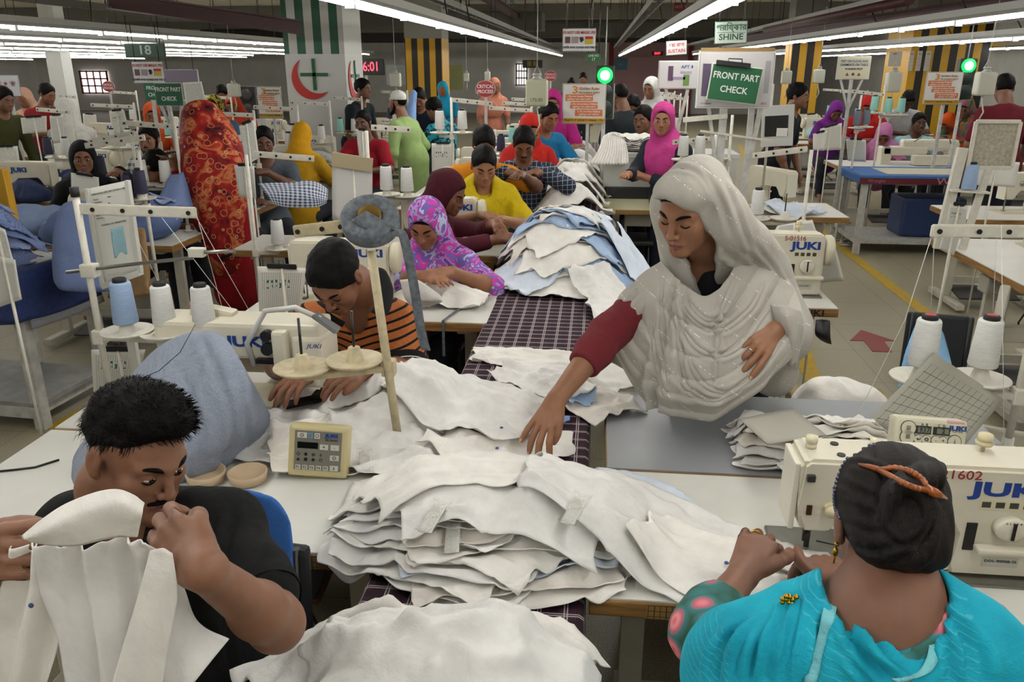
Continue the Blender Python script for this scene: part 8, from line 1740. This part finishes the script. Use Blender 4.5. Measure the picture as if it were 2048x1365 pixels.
def mono(x, y, Y0, label, col, seat=True, cloth_=None, rz=0.0):
    e = empty('work_chair', (x, y, 0), rz, label, 'chair'); B = BLACK()
    for q in (-.18, .18):
        for r_ in (-.17, .17): MB().tube([(q, r_, 0), (q * .95, r_, .44)], .012, 8).build('leg', B, e)
    MB().box((0, 0, .455), (.42, .40, .04), .015).build('seat', M(col, .6), e)
    for q in (-.18, .18): MB().tube([(q, .18, .44), (q, .22, .86)], .011, 8).build('back_post', B, e)
    MB().box((0, .22, .72), (.42, .035, .28), .016, rot=Matrix.Rotation(-.1, 4, 'X')).build('backrest', M(col, .6), e); return e
c1 = A(1858, 690, 3.42); c1 = mono(c1.x, 3.25, 0, 'black chair with light blue cloth over its back in the right aisle', '15171c', rz=-.2); c1.scale = (.62, .9, .98)
tent_cloth('chair_cloth', 'light blue cloth slung over the black chair behind the white cones', [A(1835, 640, 3.42), A(1885, 650, 3.45), A(1812, 690, 3.3), A(1790, 780, 3.2), A(1905, 730, 3.35), A(1912, 760, 3.3), A(1895, 690, 3.5), A(1840, 670, 3.55), A(1830, 780, 3.5)], cloth('86b0d4', .5, 10), .012, .009, amp=.008)
c2 = mono(-.80, 1.26, 0, 'black chair of the man in the black tee, bright blue cloth on its back', '17181c', rz=-.1); c2.scale = (.82, 1, .98)
tent_cloth('chair_cloth', 'bright blue gridded cloth over the chair back behind the man in the black tee', [A(480, 972, 1.46), A(550, 990, 1.46), A(588, 1040, 1.46), A(594, 1140, 1.44), A(580, 1300, 1.42), A(505, 1310, 1.40), A(450, 985, 1.46), A(460, 1150, 1.44), A(585, 1150, 1.54), A(480, 1000, 1.54), A(560, 1010, 1.54)], M('2f62a8', .85, 0, .1, 200, .3, 300), .010, .008, amp=.005)
mono(.28, 6.80, 0, 'black folding chair under the white work table by the bench', '131414', rz=0)
wt = empty('work_table', (.62, 7.30, 0), 0, 'boxed white work table beside the woman in the magenta hijab', 'table'); MB().box((0, 0, 1.12), (1.15, .48, .04), .004).build('tabletop', M('c4c4c0', .5), wt); MB().box((0, -.22, .97), (1.12, .03, .26), .003).build('front_panel', M('bdbdb8', .5), wt)
for q in (-.52, .52):
    for r_ in (-.2, .2): MB().box((q, r_, .55), (.05, .05, 1.1)).build('leg', LEGW, wt)
hW = Heap(-.1, 1.3, 6.8, 7.8, lambda X, Y: np.full(X.shape, 1.142), .016)
for i in range(7): hW.lay('folded_cloth', 'folded white cloth on the boxed work table, %s of its stack' % order[i], [(.10, 7.30), (.30, 7.29), (.52, 7.30)], [.28, .32, .28], (W1, W2)[i % 2], 560 + i, res=.018, amp=.006, jag=.02, curl=.012, lift=.012, cat_='cloth', group=None)
patch('strip_bundle', [[A(1206 + 7 * j, 264 + (3 - j) ** 2, 7.2) for j in range(7)], [A(1196 + 10 * j, 300, 7.0) for j in range(7)], [A(1180 + 13 * j, 328, 6.9) for j in range(7)]], W1, None, nu=8, nv=8, amp=.0, t=.004, fold=lambda U, W: np.sin(W * 80) * .012 * (.3 + U)); tag(bpy.data.objects['strip_bundle'], 'bunch of long white strips hanging below the traffic light mast', 'strips')
hV = Heap(1.1, 2.0, 6.1, 7.1, lambda X, Y: np.where((X > 1.26) & (X < 1.92) & (Y > 6.27), .765, .3), .016)
for i, (cx, cy) in enumerate(((1.40, 6.45), (1.52, 6.42))): hV.lay('shirt', ['white shirt spilling over the near edge of the short aisle table', 'pale blue edged shirt on the short aisle table'][i], [(cx - .2, cy), (cx, cy - .03), (cx + .2, cy + .02)], [.24, .3, .22], (W1, WB)[i], 580 + i, res=.014, amp=.03, kf=6, jag=.05, curl=.02, cat_='shirt')
# far-edge sack behind the grey table, right; small trays, cables
pr = [ell(A(1660, 805, 2.85), (.13, .10, .09), .05), ell(A(1715, 812, 2.88), (.10, .08, .07), .05), cone(A(1640, 790, 2.83), .05, A(1622, 772, 2.80), .012, .04), cone(A(1680, 785, 2.85), .05, A(1660, 768, 2.82), .01, .03)]
o = solid('cloth_bundle', pr, .009, W1, None, disp=folds(.012, 24, 3, (1, 1, 1))); tag(o, 'crumpled white cloth behind the far edge of the grey table', 'cloth'); o = MB().box((0, 0, .33), (.36, .26, .66), .01).build('carton', M('8a7350', .8, 0, .15, 12)); o.location = (A(1690, 805, 2.87).x, 2.90, 0); tag(o, 'brown carton under the crumpled white cloth behind the grey table', 'carton')
e = empty('parts_tray', G(455, 962, .762), .1, 'beige twin compartment tray on the left white table', 'tray')
for q in (-.058, .058): MB().lathe((q, 0, 0), [(.040, 0), (.050, .004), (.054, .030), (.050, .030), (.046, .008), (.0, .008)], 20).build('compartment', M('b7a184', .5), e)
o = MB().tube([G(-20, 945, .764), G(30, 940, .764), G(70, 935, .764), G(118, 920, .764)], .0035, 5).build('twisted_cord', BLACK()); tag(o, 'twisted black and white cord lying on the left table corner', 'cord')
o = MB().tube([G(500, 895, .768), G(545, 908, .768), G(582, 916, .768)], .003, 6).build('panel_cable', M('9a8d62', .5)); tag(o, 'thin beige cable running into the keypad panel', 'cable')
o = MB().tube([A(586, 1155, 1.6), A(610, 1200, 1.62), A(636, 1255, 1.62), A(640, 1300, 1.6)], .004, 6).build('power_cable', BLACK()); tag(o, 'black cable hanging below the left white table', 'cable')
for k, (a, b, w_) in enumerate((((1955, 545), (1868, 720), .06), ((1900, 640), (2005, 745), .055), ((2050, 560), (2048, 760), .05))):
    pass
e = empty('stand_frame', (2.35, 4.2, 0), 0, 'cream cast stand with slanted legs under the cut corner table', 'stand')
for a, b in (((-.2, .1, .76), (-.32, -.1, .06)), ((-.32, -.1, .3), (.05, -.25, .06)), ((.25, .1, .76), (.2, -.1, .06)), ((-.45, -.15, .05), (.0, -.35, .05)), ((-.3, .1, .5), (.3, .1, .5))): MB().beam(a, b, .05, .09, .006).build('leg', LEGM, e)
sw = empty('switch_panel', (1.08, 1.50, .60), 0, 'motor switch box with a green button under the right table edge', 'switch'); MB().box((0, 0, 0), (.16, .06, .12), .008).build('casing', M('55564f', .5), sw); MB().box((-.02, -.032, .01), (.03, .008, .03), .002).build('green_button', M('1f7a3a', .4), sw); MB().box((-.06, -.032, .0), (.022, .008, .05), .002).build('red_button', M('8a1c24', .4), sw)
o = MB().beam((1.02, 1.466, .80), (1.03, 1.462, .55), .022, .004).build('grey_tape_strip', TAPE); tag(o, 'dark grey tape strip hanging from the reverse lever at right', 'strip')
patch('black_pouch', [[A(1632, 640, 3.74), A(1648, 640, 3.74), A(1660, 642, 3.74)], [A(1630, 668, 3.72), A(1648, 672, 3.70), A(1661, 675, 3.72)], [A(1640, 680, 3.74), A(1652, 686, 3.74), A(1663, 689, 3.74)]], BLACK(), None, nu=4, nv=4, amp=.004, freq=30, t=.01); tag(bpy.data.objects['black_pouch'], 'black cloth pouch hanging off the stamped table edge', 'pouch')
